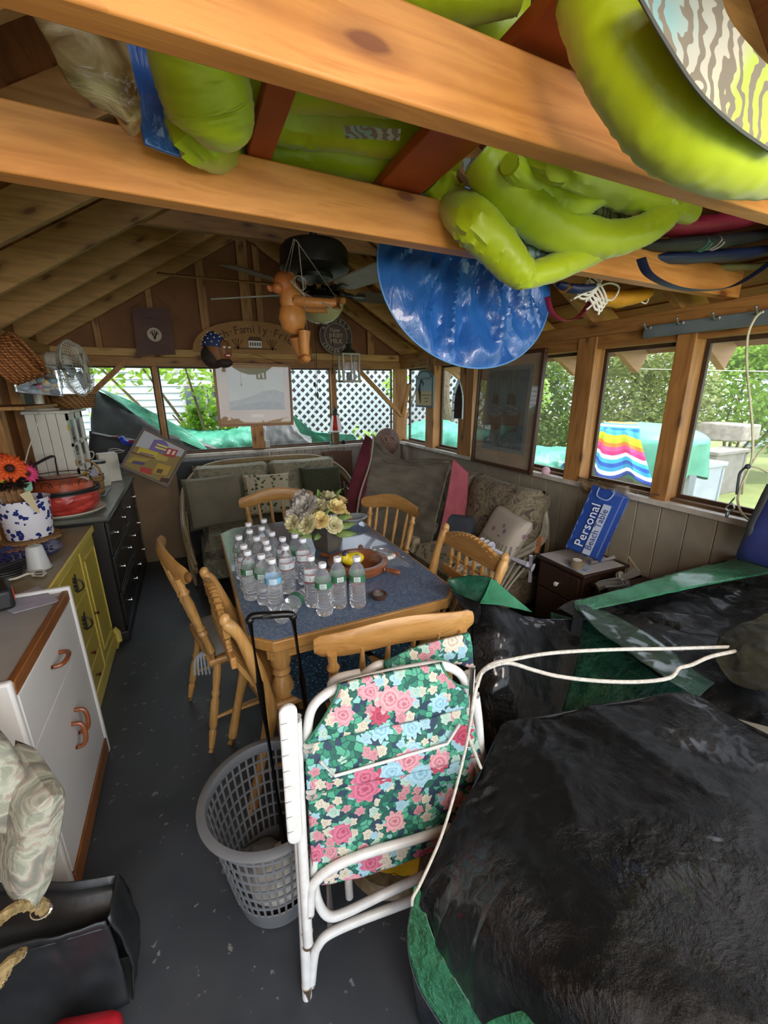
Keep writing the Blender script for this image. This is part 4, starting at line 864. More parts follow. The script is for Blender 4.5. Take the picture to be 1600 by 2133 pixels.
# small items on the back sill
for p, r, nm, mm, lb in (((1.398,4.42,1.033), .018, 'ball_ornament', plain('teal_ball', '4d8f8a', '2d5d66', 20, .3), 'small teal glass ball on the sill left of the toy lighthouse'), ((1.544,4.42,1.045), .026, 'reel', plain('ink_black', ''), 'small dark reel on the sill right of the toy lighthouse')):
    q = V(p[0], p[1]+.0, 1.016+r); tag(MB().ball(q, r).tube([q-V(.01, 0, 0)*2, q+V(.02, 0, 0)], r*.5, 8).obj(nm, mm), lb, 'ornament')
ob = thing('outlet_box', 'grey outlet box with cord on the back sill below the hanging picture', 'outlet', (0.709,4.38,1.084))
c = V(*(0.706,4.4,1.072)); MB().box(c, (.045, .03, .07)).obj('box', plain('grey_plastic', 'b8b5aa', None), ob, bev=.003)
MB().tube(curve([(0.71,4.36,1.027),(0.724,4.36,0.902),(0.777,4.36,0.771),(0.831,4.36,0.689)], 12), .003, 5).obj('cord', plain('white_cord', ''), ob)
tag(MB().ball((2.25,2.145,1.037), .03, 16, 10).obj('foam_ball', plain('pink_foam', 'd3b0bb', None, rough=.7)), 'small pale pink ball on the right sill below the ship print', 'ball')

# ================================================================= LEFT SIDE: CABINETS AND WHAT STANDS ON THEM
m_white = plain('white_melamine', 'dcdcd8', 'd3d3d0', 2, .35); m_oak = wood('oak_trim', '8f5a30', '74441f', '3f2411', 'y', 2, .4, 0)
m_ctop = plain('grey_countertop', 'a8a7a2', '9b9a94', 5, .3)
FX = -.535
cw = thing('white_cabinet', 'white laminate base cabinet with oak edge strip and curved brown pulls, nearest on the left', 'cabinet', (-.75, 1.6, 0))
MB().bb((-.95, 1.30, .0), (FX-.015, 1.94, .80)).obj('body', m_white, cw, bev=.003)
MB().bb((-.95, 1.30, .80), (FX-.012, 1.92, .828)).obj('worktop', m_ctop, cw, bev=.002)
MB().bb((-.74, 1.30, .828), (-.725, 1.80, .845)).obj('rim', m_white, cw, bev=.004)
MB().bb((-.95, 1.92, 0), (FX+.01, 1.945, .845)).obj('end_panel', m_white, cw, bev=.008)
MB().bb((-.95, 1.285, 0), (FX+.004, 1.31, .845)).obj('end_panel', m_white, cw, bev=.008)
MB().bb((FX-.018, 1.31, .79), (FX+.004, 1.92, .832)).obj('edge_strip', m_oak, cw, bev=.003)
MB().bb((FX-.015, 1.31, 0.01), (FX+.008, 1.93, .085)).obj('kick_board', m_oak, cw, bev=.003)
m_pull = wood('pull_wood', '8e4f2c', '723a1c', '3f2411', 'y', 4, .35, 0)
def dpull(p, d, L_, parent, out=(1, 0, 0)):
    p = V(*p); d = V(*d).normalized(); o = V(*out)
    return MB().tube(curve([p-d*L_/2, p-d*L_*.42+o*.028, p+o*.036, p+d*L_*.42+o*.028, p+d*L_/2], 14), .008, 8).obj('pull', m_pull, parent)
for z0, z1, hs_ in ((.60, .785, ((1.62, .7, 0, 1, -.0),)), (.09, .595, ((1.66, .40, 0, 0, 1), (1.60, .385, 0, 0, 1)))):
    dr = MB().bb((FX-.014, 1.315, z0), (FX+.003, 1.915, z1)).obj('drawer_front' if z0 > .5 else 'door', m_white, cw, bev=.002)
    for y, z, a, b_, c_ in hs_: dpull((FX+.003, y, z), (0, b_ or 0, c_ or 0.001) if not c_ else (0, .15, 1), .095, dr)
# yellow cabinet
m_yel = plain('yellow_paint', 'c2ae4a', 'b39f3f', 4, .4); m_yel2 = plain('yellow_edge', 'd8c460', 'c9b450', 5, .35); m_tanlam = plain('tan_laminate', '95866a', '857a5c', 4, .35); m_iron = plain('wrought_iron', '1e1c1a', None, rough=.5)
X2 = -.615
cy = thing('yellow_cabinet', 'yellow painted cupboard with drawers, a panelled door and black iron pulls', 'cabinet', (-.8, 2.4, 0))
MB().bb((-.95, 1.96, .05), (X2-.012, 2.88, .80)).obj('body', m_yel, cy)
MB().bb((-.95, 1.955, .80), (X2+.0, 2.89, .832)).obj('worktop', m_tanlam, cy, bev=.002)
MB().bb((X2, 1.955, .796), (X2+.012, 2.89, .834)).obj('worktop_edge', m_yel2, cy, bev=.004)
MB().bb((-.93, 1.97, 0), (X2+.004, 2.90, .1)).obj('plinth', m_yel2, cy, bev=.01)
MB().tube([(X2-.0, 2.86, 0), (X2+.02, 2.87, .04), (X2+.018, 2.88, .1), (X2, 2.88, .13)], .02, 8).obj('foot', m_yel2, cy)
yd = (-0.615,2.511,0.797)[1]
def iron_pull(p, parent):
    p = V(*p); mb = MB()
    for i in range(7):
        z = (i-3)*.011; mb.tube(curve([p+V(.004, -.02-.008*(i % 2), z+.01), p+V(.01, 0, z), p+V(.004, .02+.008*((i+1) % 2), z+.012)], 6), .0035, 5)
    mb.tube(curve([p+V(.004, 0, .03), p+V(.03, .0, .02), p+V(.034, 0, -.02), p+V(.004, 0, -.04)], 8), .004, 6); return mb.obj('pull', m_iron, parent)
dz = [(.60, .785), (.375, .592), (.245, .367), (.11, .237)]
for z0, z1 in dz:
    f = MB().bb((X2-.014, 2.12, z0), (X2+.004, yd-.012, z1)).obj('drawer', m_yel, cy, bev=.004)
    c = (X2+.004, (2.12+yd)/2, (z0+z1)/2)
    if z1-z0 > .15: iron_pull(c, f)
    else: MB().lathe([(.006, 0), (.005, .012), (.012, .018), (.0, .024)], (0, 0, 0), 10, M=basis(c, (0, 1, 0), (0, 0, 1))).obj('knob', plain('dark_red_knob', '5a1f16', None, rough=.4), f)
MB().bb((X2-.012, yd-.010, .1), (X2+.008, yd+.008, .79)).obj('stile', m_yel2, cy)
MB().bb((X2-.014, 1.97, .11), (X2+.002, 2.11, .785)).obj('side_door', m_yel, cy, bev=.003)
dd = MB().bb((X2-.014, yd+.012, .11), (X2+.003, 2.86, .785)).obj('door', m_yel, cy, bev=.003)
for a, b_ in (((yd+.05, .16), (2.83, .175)), ((yd+.05, .72), (2.83, .735)), ((yd+.05, .16), (yd+.062, .735)), ((2.818, .16), (2.83, .735))): MB().bb((X2+.003, a[0], a[1]), (X2+.01, b_[0], b_[1])).obj('moulding', m_yel2, dd, bev=.002)
MB().lathe([(.006, 0), (.005, .012), (.012, .018), (.0, .024)], (0, 0, 0), 10, M=basis((X2+.004, yd+.03, .42), (0, 1, 0), (0, 0, 1))).obj('knob', plain('dark_red_knob', ''), dd)
# black dresser
m_bkp = plain('black_paint', '211f1e', '2c2927', 12, .42, .1, 40); m_gtop = plain('green_grey_top', '6d6f62', '5d5f54', 7, .3); m_chr = plain('chrome', 'd4d4d0', None, rough=.18, metal=1.)
X3 = -.545
cb_ = thing('black_dresser', 'worn black chest of drawers with silver knobs and grey top by the back left corner', 'dresser', (-.75, 3.65, 0))
MB().bb((-.95, 2.925, .03), (X3-.012, 4.33, .845)).obj('body', m_bkp, cb_, bev=.003)
MB().bb((-.95, 2.915, .845), (X3+.02, 4.34, .872)).obj('top', m_gtop, cb_, bev=.004)
MB().bb((-.95, 2.915, .835), (X3+.025, 4.345, .848)).obj('top_moulding', m_bkp, cb_, bev=.004)
MB().bb((-.94, 2.92, 0), (X3+.005, 4.335, .07)).obj('plinth', m_bkp, cb_, bev=.006)
rows_ = [[(-0.545,2.977,0.73), (-0.545,3.405,0.718), (-0.545,3.695,0.708), (-0.545,4.126,0.705)], [(-0.545,3.021,0.491), (-0.545,3.417,0.483), (-0.545,3.715,0.472), (-0.545,4.216,0.448)], [(-0.545,3.062,0.282), (-0.545,3.445,0.284), (-0.545,3.712,0.277), (-0.545,4.151,0.264)]]
zs = [(.6, .82), (.345, .59), (.09, .335)]
for (z0, z1), kr in zip(zs, rows_):
    for k, (y0, y1) in enumerate(((2.96, 3.62), (3.64, 4.30))):
        f = MB().bb((X3-.012, y0, z0), (X3+.004, y1, z1)).obj('drawer', m_bkp, cb_, bev=.004)
        for a, b_ in (((y0+.02, z0+.02), (y1-.02, z0+.028)), ((y0+.02, z1-.028), (y1-.02, z1-.02))): MB().bb((X3+.004, a[0], a[1]), (X3+.009, b_[0], b_[1])).obj('moulding', m_bkp, f)
        for y in (y0+.14, y1-.14):
            MB().lathe([(.013, 0), (.006, .004), (.005, .014), (.013, .02), (.012, .027), (0, .03)], (0, 0, 0), 12, M=basis((X3+.004, y, (z0+z1)/2), (0, 1, 0), (0, 0, 1))).obj('knob', m_chr, f)
# ---- wall cabinet in white beadboard
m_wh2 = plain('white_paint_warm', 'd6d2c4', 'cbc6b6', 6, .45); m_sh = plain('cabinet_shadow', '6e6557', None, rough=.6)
wc = thing('wall_cabinet', 'small white beadboard wall cabinet with glazed door on the left wall', 'cabinet', (-.83, 3.6, 1.25))
wx0, wx1, wy0, wy1, wz0, wz1 = -.93, (-0.717,3.35,1.504)[0], 3.35, 3.82, 1.06, 1.47
MB().bb((wx0, wy0+.012, wz0), (wx1-.02, wy1, wz0+.02)).bb((wx0, wy0+.012, wz1-.02), (wx1-.02, wy1, wz1)).bb((wx0, wy0+.012, wz0), (wx0+.015, wy1, wz1)).obj('carcass', m_wh2, wc)
MB().bb((wx0, wy1-.015, wz0), (wx1-.02, wy1, wz1)).obj('far_side', m_wh2, wc)
for i in range(4):
    w0 = wx0+(wx1-.0-wx0)*i/4; MB().bb((w0+.0015, wy0, wz0), (w0+(wx1-wx0)/4-.0015, wy0+.012, wz1)).obj('plank', m_wh2, wc, bev=.002)
MB().bb((wx0-.01, wy0-.03, wz1), (wx1+.03, wy1+.03, wz1+.02)).obj('top', m_wh2, wc, bev=.008)
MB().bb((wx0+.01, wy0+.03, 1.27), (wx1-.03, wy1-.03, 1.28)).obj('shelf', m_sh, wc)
dm = MB()
for a, b_ in (((wy0, wz0), (wy1, wz0+.05)), ((wy0, wz1-.045), (wy1, wz1)), ((wy0, wz0), (wy0+.06, wz1)), ((wy1-.05, wz0), (wy1, wz1)), (((wy0+wy1)/2-.01, wz0), ((wy0+wy1)/2+.015, wz1)), ((wy0, (wz0+wz1)/2-.01), (wy1, (wz0+wz1)/2+.01))): dm.bb((wx1-.018, a[0], a[1]), (wx1, b_[0], b_[1]))
dm = dm.obj('door', m_wh2, wc)
MB().bb((wx1-.01, wy0+.05, wz0+.04), (wx1-.008, wy1-.04, wz1-.04)).obj('pane', m_glass, dm, smooth=False)
for z in (1.15, 1.38): MB().bb((wx1-.004, wy0-.004, z-.02), (wx1+.004, wy0+.012, z+.02)).obj('hinge', plain('brass', ''), dm)
MB().ball((wx1+.01, wy1-.03, 1.27), .01).obj('knob', m_wh2, dm)
for q in ((-.85, 3.5), (-.82, 3.62), (-.86, 3.72)): tag(MB().lathe([(.03, 0), (.035, .04), (.03, .09), (.0, .09)], (q[0], q[1], 1.081), 12).obj('cup', plain('stone_mug', '8d8070', '6e6354', 9, .4)), 'dim mug behind the glass of the white wall cabinet, '+('nearest the camera' if q[1] < 3.55 else 'middle one' if q[1] < 3.7 else 'farthest back'), 'mug', 'mugs inside the wall cabinet')
# ---- electric fan on top of it
m_fan = plain('ivory_plastic', 'cfc9b8', 'c3bca9', 5, .4); m_wire = plain('fan_wire', 'b9b4a6', None, rough=.35)
tf = thing('table_fan', 'ivory oscillating desk fan standing on the white wall cabinet', 'fan', (-.84, 3.45, 1.49))
bc = V(-.86, 3.44, 1.491)
MB().lathe([(.1, 0), (.095, .012), (.05, .022), (.025, .04), (.022, .2), (.03, .23)], bc, 20).obj('stand', m_fan, tf)
fcn = V(*(-0.6,3.3,1.743)); ax = V(.97, -.22, .06).normalized(); mo = V(*(-0.727,3.36,1.789))
MB().tube(curve([mo-ax*.02, mo+ax*.01, mo+ax*.06, fcn-ax*.05], 14), [.03, .052, .056, .056, .056, .056, .055, .054, .052, .05, .047, .044, .04, .036, .03], 16).obj('motor', m_fan, tf)
MB().tube([mo+V(0, 0, .05), mo+V(0, 0, .075)], .006, 8).obj('knob', m_fan, tf)
s1, s2 = frame_to(ax)[1:]
cg = MB()
def ringp(r, o, n=28): return [fcn+ax*o+s1*cos(2*pi*i/n)*r+s2*sin(2*pi*i/n)*r for i in range(n)]
RF = .165
cg.tube(ringp(RF, 0, 36), .005, 6, closed=True)
for o in (.045, -.045): cg.tube(ringp(.05, o), .002, 4, closed=True); cg.tube(ringp(.12, o*.8), .0015, 4, closed=True)
for i in range(44):
    a = 2*pi*i/44; d = s1*cos(a)+s2*sin(a)
    for o in (.05, -.05): cg.tube([fcn+ax*o+d*.03, fcn+ax*o+d*.09, fcn+ax*o*.75+d*.145, fcn+d*RF], .0019, 4)
stuff(cg.obj('cage', m_wire, tf))
MB().tube([fcn+ax*.045, fcn+ax*.055], .03, 16).obj('badge', m_fan, tf)
for k in range(3):
    a = 2*pi*k/3; d = s1*cos(a)+s2*sin(a); e = ax.cross(d)
    MB().add([fcn+d*.02+e*.01+ax*.01, fcn+d*.13+e*.07+ax*.025, fcn+d*.14-e*.02-ax*.01, fcn+d*.02-e*.02-ax*.01], [(0, 1, 2, 3)]).obj('blade', plain('blue_clear_blade', '8fa2ad', None, rough=.2), tf, solid=.002)
tag(MB().tube(curve([bc+V(-.03, -.09, .01), (-0.837,3.3,1.48), (-0.87,3.25,1.368), (-0.905,3.2,1.273), (-0.926,3.15,1.194)], 20), .004, 6).obj('power_cord', m_wh2), 'white fan cord dangling down the left side of the wall cabinet', 'cord')
# ---- wicker baskets, plastic bin
def weave(name, c1, c2, s):
    if name in MAT: return MAT[name]
    m, nt, b = mat(name); setp(b, .65)
    w1 = nd(nt, 'TexWave', {0: coord(nt), 'Scale': s, 'Distortion': .6}, bands_direction='Z'); w2 = nd(nt, 'TexWave', {0: coord(nt), 'Scale': s*.7, 'Distortion': .8}, bands_direction='DIAGONAL')
    h = mth(nt, 'MULTIPLY', w1.outputs[0], w2.outputs[0]); nt.links.new(ramp(nt, h, [(.05, H(c2)), (.6, H(c1))]), b.inputs[0]); bump(nt, b, h, .7, .006); MAT[name] = m; return m
m_wick = weave('wicker_orange', 'b8763c', '6f3f19', 26); m_wick2 = weave('wicker_tan', 'ad8049', '6b4722', 24); m_wick3 = weave('wicker_pale', 'cba873', '8a6437', 34)
def wicker(name, label, c, rx, ry, h, m_, tilt=None, flare=1.15, handle=False):
    t = thing(name, label, 'basket', tuple(c)); M = Matrix.Translation(c) @ (tilt or Matrix()); prof = []
    n = 40
    mb = MB()
    for k in range(int(h/.014)):
        z = .007+k*.014; f = 1/flare+(1-1/flare)*z/h
        mb.tube([M @ V(rx*f*cos(2*pi*i/n)*(1+.015*(-1)**(i+k)), ry*f*sin(2*pi*i/n)*(1+.015*(-1)**(i+k)), z) for i in range(n)], .0078, 5, closed=True)
    mb.obj('woven_wall', m_, t)
    MB().tube([M @ V(rx*cos(2*pi*i/n), ry*sin(2*pi*i/n), h) for i in range(n)], .011, 6, closed=True).obj('rim', m_, t)
    MB().lathe([(0, .004), (1/flare, .004)], (0, 0, 0), 24, M=M @ Matrix.Diagonal((rx, ry, 1, 1))).obj('bottom', m_, t)
    if handle: MB().tube(curve([M @ V(rx*cos(a), 0, h+handle*sin(a)) for a in [pi*i/8 for i in range(9)]], 24), .008, 6).obj('handle', m_, t)
    return t
wicker('wicker_basket', 'large orange-brown wicker basket tipped on its side at the left edge by the rafters', V(*(-0.762,2.6,1.716)), .10, .085, .125, m_wick, Matrix.Rotation(radians(62), 4, 'Y') @ Matrix.Rotation(.1, 4, 'X'))
wicker('wicker_basket', 'shallow brown wicker basket on the wall cabinet behind the desk fan', V(-.72, 3.66, 1.495), .13, .11, .085, m_wick2)
bn = thing('plastic_bin', 'clear plastic bin with coloured bits inside, between the big basket and desk fan', 'bin', (-0.739,3.05,1.686))
bx_ = V(*(-0.731,3,1.672))
mbb = MB()
def bp(x, y, z): return bx_+V(x*cos(.15)-y*sin(.15), x*sin(.15)+y*cos(.15), z+x*-.12)
for a in (((-.1, -.08, -.08), (.1, -.08, .08)), ((-.1, .08, -.08), (.1, .08, .08))):
    mbb.prism([bp(a[0][0], a[0][1], -.08), bp(a[1][0], a[0][1], -.08), bp(a[1][0], a[0][1], .08), bp(a[0][0], a[0][1], .08)], (0, .003, 0))
for x in (-.1, .1): mbb.prism([bp(x, -.08, -.08), bp(x, .08, -.08), bp(x, .08, .08), bp(x, -.08, .08)], (.003, 0, 0))
mbb.prism([bp(-.1, -.08, -.08), bp(.1, -.08, -.08), bp(.1, .08, -.08), bp(-.1, .08, -.08)], (0, 0, .003)).obj('box', m_glass, bn, smooth=False)
ed = MB()
for z in (-.08, .08): ed.tube([bp(x, y, z) for x, y in ((-.1, -.08), (.1, -.08), (.1, .08), (-.1, .08))], .003, 4, closed=True)
ed.tube([bp(.1, -.08, -.08), bp(.1, -.08, .08)], .003, 4).obj('rim', plain('clear_edge', 'c7d0d2', None, rough=.2), bn)
r_ = random.Random(5)
for i in range(14):
    cc = r_.choice(['6f8f9a', 'c9b07a', '6b3f2c', 'c25a6a', '8f9fa6', '4d5a5e'])
    MB().ball(bp(r_.uniform(-.07, .07), r_.uniform(-.05, .05), -.07+i*.007), (.025, .022, .018), 8, 6).obj('scrap', plain('scrap_'+cc, cc, None), bn)
wl2 = V(*(-0.817,2.9,1.572)); MB().bb((XL, 2.55, wl2.z-.05), (-.7, 3.14, wl2.z-.035)).obj('shelf', w_platey, wl)

# ---- flower pot with daisies
m, nt, b = mat('blue_white_china'); setp(b, .15)
v = nd(nt, 'TexVoronoi', {0: coord(nt), 'Scale': 30.}); n1 = nd(nt, 'TexNoise', {0: coord(nt), 'Scale': 34., 'Detail': 2., 'Distortion': 1.2})
f = mth(nt, 'ADD', v.outputs[0], mth(nt, 'MULTIPLY', n1.outputs[0], .9))
nt.links.new(ramp(nt, f, [(.82, H('2a3470')), (.85, H('e4e2e6'))]), b.inputs[0])
pc = V(-.845, 2.70, .868); pt = thing('flower_pot', 'oval blue and white china planter at the left edge of the yellow cabinet', 'planter', tuple(pc))
MB().lathe([(.0, 0), (.098, 0), (.1, .005), (.115, .19), (.12, .205), (.114, .205), (.108, .19), (.098, .03), (0, .03)], pc, 36).obj('pot', m, pt)
MB().lathe([(0, 0), (.11, 0)], pc+V(0, 0, .17), 20).obj('filling', plain('dark_soil', '4d4436', None), pt)
def daisy(c, nrm, r, colr, name, label):
    t = thing(name, label, 'flower', tuple(c)); c = V(*c); n_ = V(*nrm).normalized(); _, a, b_ = frame_to(n_)
    for ring, rr, m2 in ((0, r, colr), (1, r*.8, colr)):
        for k in range(16):
            an = 2*pi*(k+.5*ring)/16; d = a*cos(an)+b_*sin(an); e = n_.cross(d); o = c+n_*(.004*ring)
            MB().add([o+d*r*.2, o+d*rr*.6+e*rr*.13+n_*.004, o+d*rr-n_*.004, o+d*rr*.6-e*rr*.13+n_*.004], [(0, 1, 2, 3)]).obj('petal', plain('petal_'+m2, m2, None, rough=.6), t, solid=.0015)
    MB().ball(c+n_*.005, (r*.24,)*3, 12, 8).obj('centre', plain('daisy_centre', '4a1c12', '2d110c', 60, .8), t)
    MB().tube([c, pc+V(0, 0, .18)], .003, 5).obj('stem', plain('green_stem', '5c7a3a', None), t)
daisy((-0.835,2.62,1.241), (.5, -.8, .35), .085, 'ea5a1e', 'daisy', 'large orange artificial daisy in the blue and white planter')
daisy((-0.785,2.66,1.206), (.6, -.7, .35), .06, 'e8467e', 'daisy', 'pink artificial daisy right of the orange one')
daisy((-0.882,2.6,1.208), (.3, -.8, .35), .05, 'e6d332', 'daisy', 'yellow artificial daisy at the left edge under the orange one')
daisy((-0.902,2.75,1.271), (.3, -.8, .6), .05, 'e04a2a', 'daisy', 'red artificial daisy peeping above the orange one')
tag(sheet([[(-0.802,2.62,1.18),(-0.763,2.62,1.166)], [(-0.795,2.6,1.134),(-0.761,2.6,1.13)], [(-0.805,2.6,1.11),(-0.779,2.6,1.117)]], 8, 8, .003, 10).obj('paper_leaf', plain('mint_leaf', '7fae93', None), solid=.002), 'mint green paper leaf beside the brown brush head', 'leaf')
bc2 = V(*(-0.841,2.6,1.168)); bs3 = thing('dried_bouquet', 'dark bristly dried flower head on a bundle of thin brown stalks in the planter', 'dried flowers', tuple(bc2))
r_ = random.Random(2); mb = MB()
for i in range(260):
    d = V(r_.gauss(0, 1), r_.gauss(0, 1), r_.gauss(0, .6)).normalized(); mb.tube([bc2, bc2+V(d.x*.075, d.y*.05, d.z*.04)], .0022, 3)
stuff(mb.obj('bristles', plain('dark_bristle', '3a241a', '523326', 30, .9), bs3))
for i in range(26):
    x = (i/25-.5)*.1; MB().tube([bc2+V(x, -.01*cos(i), -.03), pc+V(-.02+x*.8, -.03, .14)], .003, 5).obj('stalk', plain('stalk', 'a67d55', '7d5534', 30, .7), bs3)
tag(MB().prism([(-0.812,2.58,1.115),(-0.767,2.58,1.13),(-0.748,2.58,1.012),(-0.76,2.58,1.009)], (0, .002, 0)).obj('gift_tag', plain('kraft_tag', 'c9b98f', None), smooth=False), 'pale card tag leaning between the planter and the red basket', 'tag')
# woven mat, wooden board, platter, cup etc. on the yellow cabinet
tag(MB().prism([(-1.107,2.724,0.835),(-0.796,2.956,0.835),(-0.811,2.505,0.835),(-1.034,2.512,0.835)], (0, 0, .012)).obj('cutting_board', wood('board_wood', 'a9764a', '8d5c35', '5a3315', 'x', 2, .45, 0), bev=.002), 'wooden board under the planter on the yellow cabinet', 'board')
mt = thing('woven_mat', 'round woven straw mat under the blue and white planter', 'mat', (pc.x, pc.y, .848))
for k in range(9): MB().tube([V(pc.x+.004, pc.y, .855)+V((.02+.0135*k)*cos(2*pi*i/40), (.02+.0135*k)*sin(2*pi*i/40), 0) for i in range(40)], .0072, 6, closed=True).obj('coil', m_wick3, mt)
m_cob = plain('cobalt_glaze', '253066', '343f7c', 20, .18)
pp = V(*(-0.733,2.417,0.845)); pl = thing('platter', 'oval cobalt blue embossed platter on the yellow cabinet', 'platter', tuple(pp))
pp = V(-.81, 2.45, .8345)
MB().lathe([(0, 0), (.11, 0), (.15, .012), (.16, .022), (.155, .024), (.14, .016), (.1, .008), (0, .008)], pp, 40, sx=.95, sy=1.15).obj('dish', m_cob, pl)
mb = MB()
for i in range(60):
    a = i*2.4; r = .125*sqrt(i/60); mb.ball(pp+V(r*cos(a)*.95, r*sin(a)*1.15, .011), (.009, .009, .004), 6, 4)
stuff(mb.obj('embossing', m_cob, pl))
cu = V(*(-0.701,2.233,0.834)); cp = thing('plastic_cup', 'translucent white plastic tumbler upside down on the platter edge', 'cup', tuple(cu))
MB().lathe([(.047, 0), (.044, .004), (.031, .105), (.026, .11), (0, .11)], cu, 28).obj('cup', plain('frosted_plastic', 'dcdfdc', None, rough=.35, trans=.35), cp)
MB().tube([cu+V(.047*cos(2*pi*i/28), .047*sin(2*pi*i/28), .003) for i in range(28)], .003, 6, closed=True).obj('rim', plain('frosted_plastic', ''), cp)
ca = thing('flat_cord_tool', 'white slotted spatula with long thin handle lying in front of the tumbler', 'spatula', (-0.692,2.152,0.84))
MB().tube(curve([(-0.778,2.111,0.846),(-0.748,2.116,0.846),(-0.723,2.147,0.846),(-0.7,2.141,0.846)], 12), .005, 6).obj('handle', m_wh2, ca)
MB().prism([(-0.722,2.194,0.84),(-0.697,2.204,0.84),(-0.67,2.18,0.84),(-0.649,2.136,0.84),(-0.654,2.101,0.84),(-0.7,2.123,0.84)], (0, 0, .004)).obj('blade', m_wh2, ca, bev=.001)
MB().prism([(-0.696,2.163,0.845),(-0.67,2.157,0.845),(-0.667,2.144,0.845),(-0.693,2.151,0.845)], (0, 0, .0012)).obj('slot', m_iron, ca); MB().prism([(-0.686,2.126,0.845),(-0.661,2.119,0.845),(-0.658,2.107,0.845),(-0.683,2.114,0.845)], (0, 0, .0012)).obj('slot', m_iron, ca)
mb = MB(); r_ = random.Random(9); o = V(*(-0.797,2.163,0.85))
for k in range(7): mb.tube(curve([o+V(.06*cos(t*1.2+k*.7), .05*sin(t*1.2+k), .006+.006*k+.004*sin(t)) for t in range(7)], 30), .0045, 6)
tag(mb.obj('black_cable', plain('black_rubber', '1b1b1c', None, rough=.5)), 'coiled black cable beside the white spatula at the left edge', 'cable')
# drill battery and paper on white cabinet
m_bat = plain('black_rubber', ''); m_redp = plain('tool_red', 'd0362a', None, rough=.4)
bo_ = V(*(-0.699,1.862,0.83))+V(-.02, -.02, .055); bt = thing('drill_battery', 'black and red power tool battery on the white cabinet worktop', 'battery', tuple(bo_-V(0, 0, .05)))
MB().box(bo_, (.085, .14, .08), rz=.35).obj('case', m_bat, bt, bev=.015)
MB().box(bo_+V(.042, .0, .005), (.012, .06, .04), rz=.35).obj('latch', m_redp, bt, bev=.004); MB().box(bo_+V(-.02, -.07, .0), (.05, .02, .05), rz=.35).obj('latch', m_redp, bt, bev=.006)
MB().box(bo_+V(-.01, .0, .044), (.05, .1, .014), rz=.35).obj('rail', m_bat, bt, bev=.004)
tag(MB().prism([(-0.695,1.814,0.834),(-0.712,1.953,0.834),(-0.649,2.006,0.834),(-0.542,1.828,0.834),(-0.545,1.813,0.834),(-0.665,1.777,0.834)], (0, 0, .0015)).obj('paper_sheet', plain('lilac_paper', 'b9b7c4', 'aaa8b8', 30, .6), smooth=False), 'creased pale lilac paper under the tool battery', 'paper')
# ---- on the black dresser
ZT = .873
m, nt, b = mat('red_shred'); setp(b, .3, coat=.6)
v = nd(nt, 'TexVoronoi', {0: coord(nt, (14, 14, 30), (.5, .6, 0)), 'Scale': 1.}, feature='F1'); n1 = nd(nt, 'TexNoise', {0: coord(nt), 'Scale': 30., 'Detail': 3.})
nt.links.new(mix(nt, n1.outputs[0], ramp(nt, v.outputs[0], [(.2, H('d8574a')), (.7, H('8e2a22'))]), H('c23f35')), b.inputs[0]); bump(nt, b, v.outputs[0], .8, .02); m_shr = m
rc = V(-.76, 3.12, ZT); rb = thing('gift_bowl', 'round red shredded-paper gift basket on a white tray on the black dresser', 'basket', tuple(rc))
MB().lathe([(0, 0), (.17, 0), (.2, .02), (.2, .025), (.165, .012), (0, .012)], rc, 36).obj('tray', m_wh2, rb)
MB().lathe([(.14, .012), (.175, .05), (.182, .11), (.175, .15), (.0, .15)], rc, 36).obj('bowl', m_shr, rb)
MB().lathe([(.18, .005), (.188, .02), (.188, -.01)], rc+V(0, 0, .145), 36).tube([rc+V(.181*cos(2*pi*i/36), .181*sin(2*pi*i/36), .15) for i in range(36)], .011, 6, closed=True).obj('rim', m_iron, rb)
MB().lathe([(.165, .15), (.15, .2), (.1, .23), (0, .235)], rc, 30).obj('upper_bowl', plain('red_amber_dish', '9c4a30', 'c05a3c', 20, .25), rb)
wb_ = MB()
for k in range(10):
    a = 2*pi*k/10; p = rc+V(.15*cos(a), .15*sin(a), .19); d = V(cos(a+pi/2), sin(a+pi/2), 0)
    wb_.tube(curve([p+d*(.035*cos(t*.8))*(1-t*.06)+V(0, 0, .035*sin(t*.8)*(1-t*.06)) for t in range(10)], 30), .0025, 5)
for z in (.155, .24): wb_.tube([rc+V(.155*cos(2*pi*i/30), .155*sin(2*pi*i/30), z) for i in range(30)], .003, 5, closed=True)
wb_.obj('wire_scrolls', m_iron, rb)
MB().tube(curve([(-0.879,3.08,0.957),(-0.878,3.1,1.066),(-0.874,3.12,1.186)], 8), .008, 6, flat=.5).tube(curve([(-0.82,3.3,1.052),(-0.809,3.28,1.165),(-0.811,3.26,1.214),(-0.874,3.12,1.186)], 16), .008, 6, flat=.5).obj('handle', m_iron, rb)
wicker('wicker_basket', 'pale wicker handled basket behind the red gift bowl on the black dresser', V(-.72, 3.62, ZT+.012), .085, .085, .12, m_wick3, None, 1.1, .12)
tag(MB().bb((-.87, 3.5, ZT), (-.62, 3.78, ZT+.01)).obj('metal_tray', plain('tray_grey', '7f878a', None, rough=.3, metal=.5), bev=.004), 'grey metal tray under the pale wicker basket', 'tray')
sc = V(-.72, 3.62, ZT+.07); stf = thing('seed_packets', 'yellow packet and grey paper tucked in the pale wicker basket', 'packet', tuple(sc))
MB().prism([sc+V(-.05, -.03, 0), sc+V(.0, -.05, 0), sc+V(.01, -.04, .12), sc+V(-.045, -.02, .13)], (0, .004, 0)).obj('yellow_packet', plain('packet_yellow', 'd8a52c', None), stf)
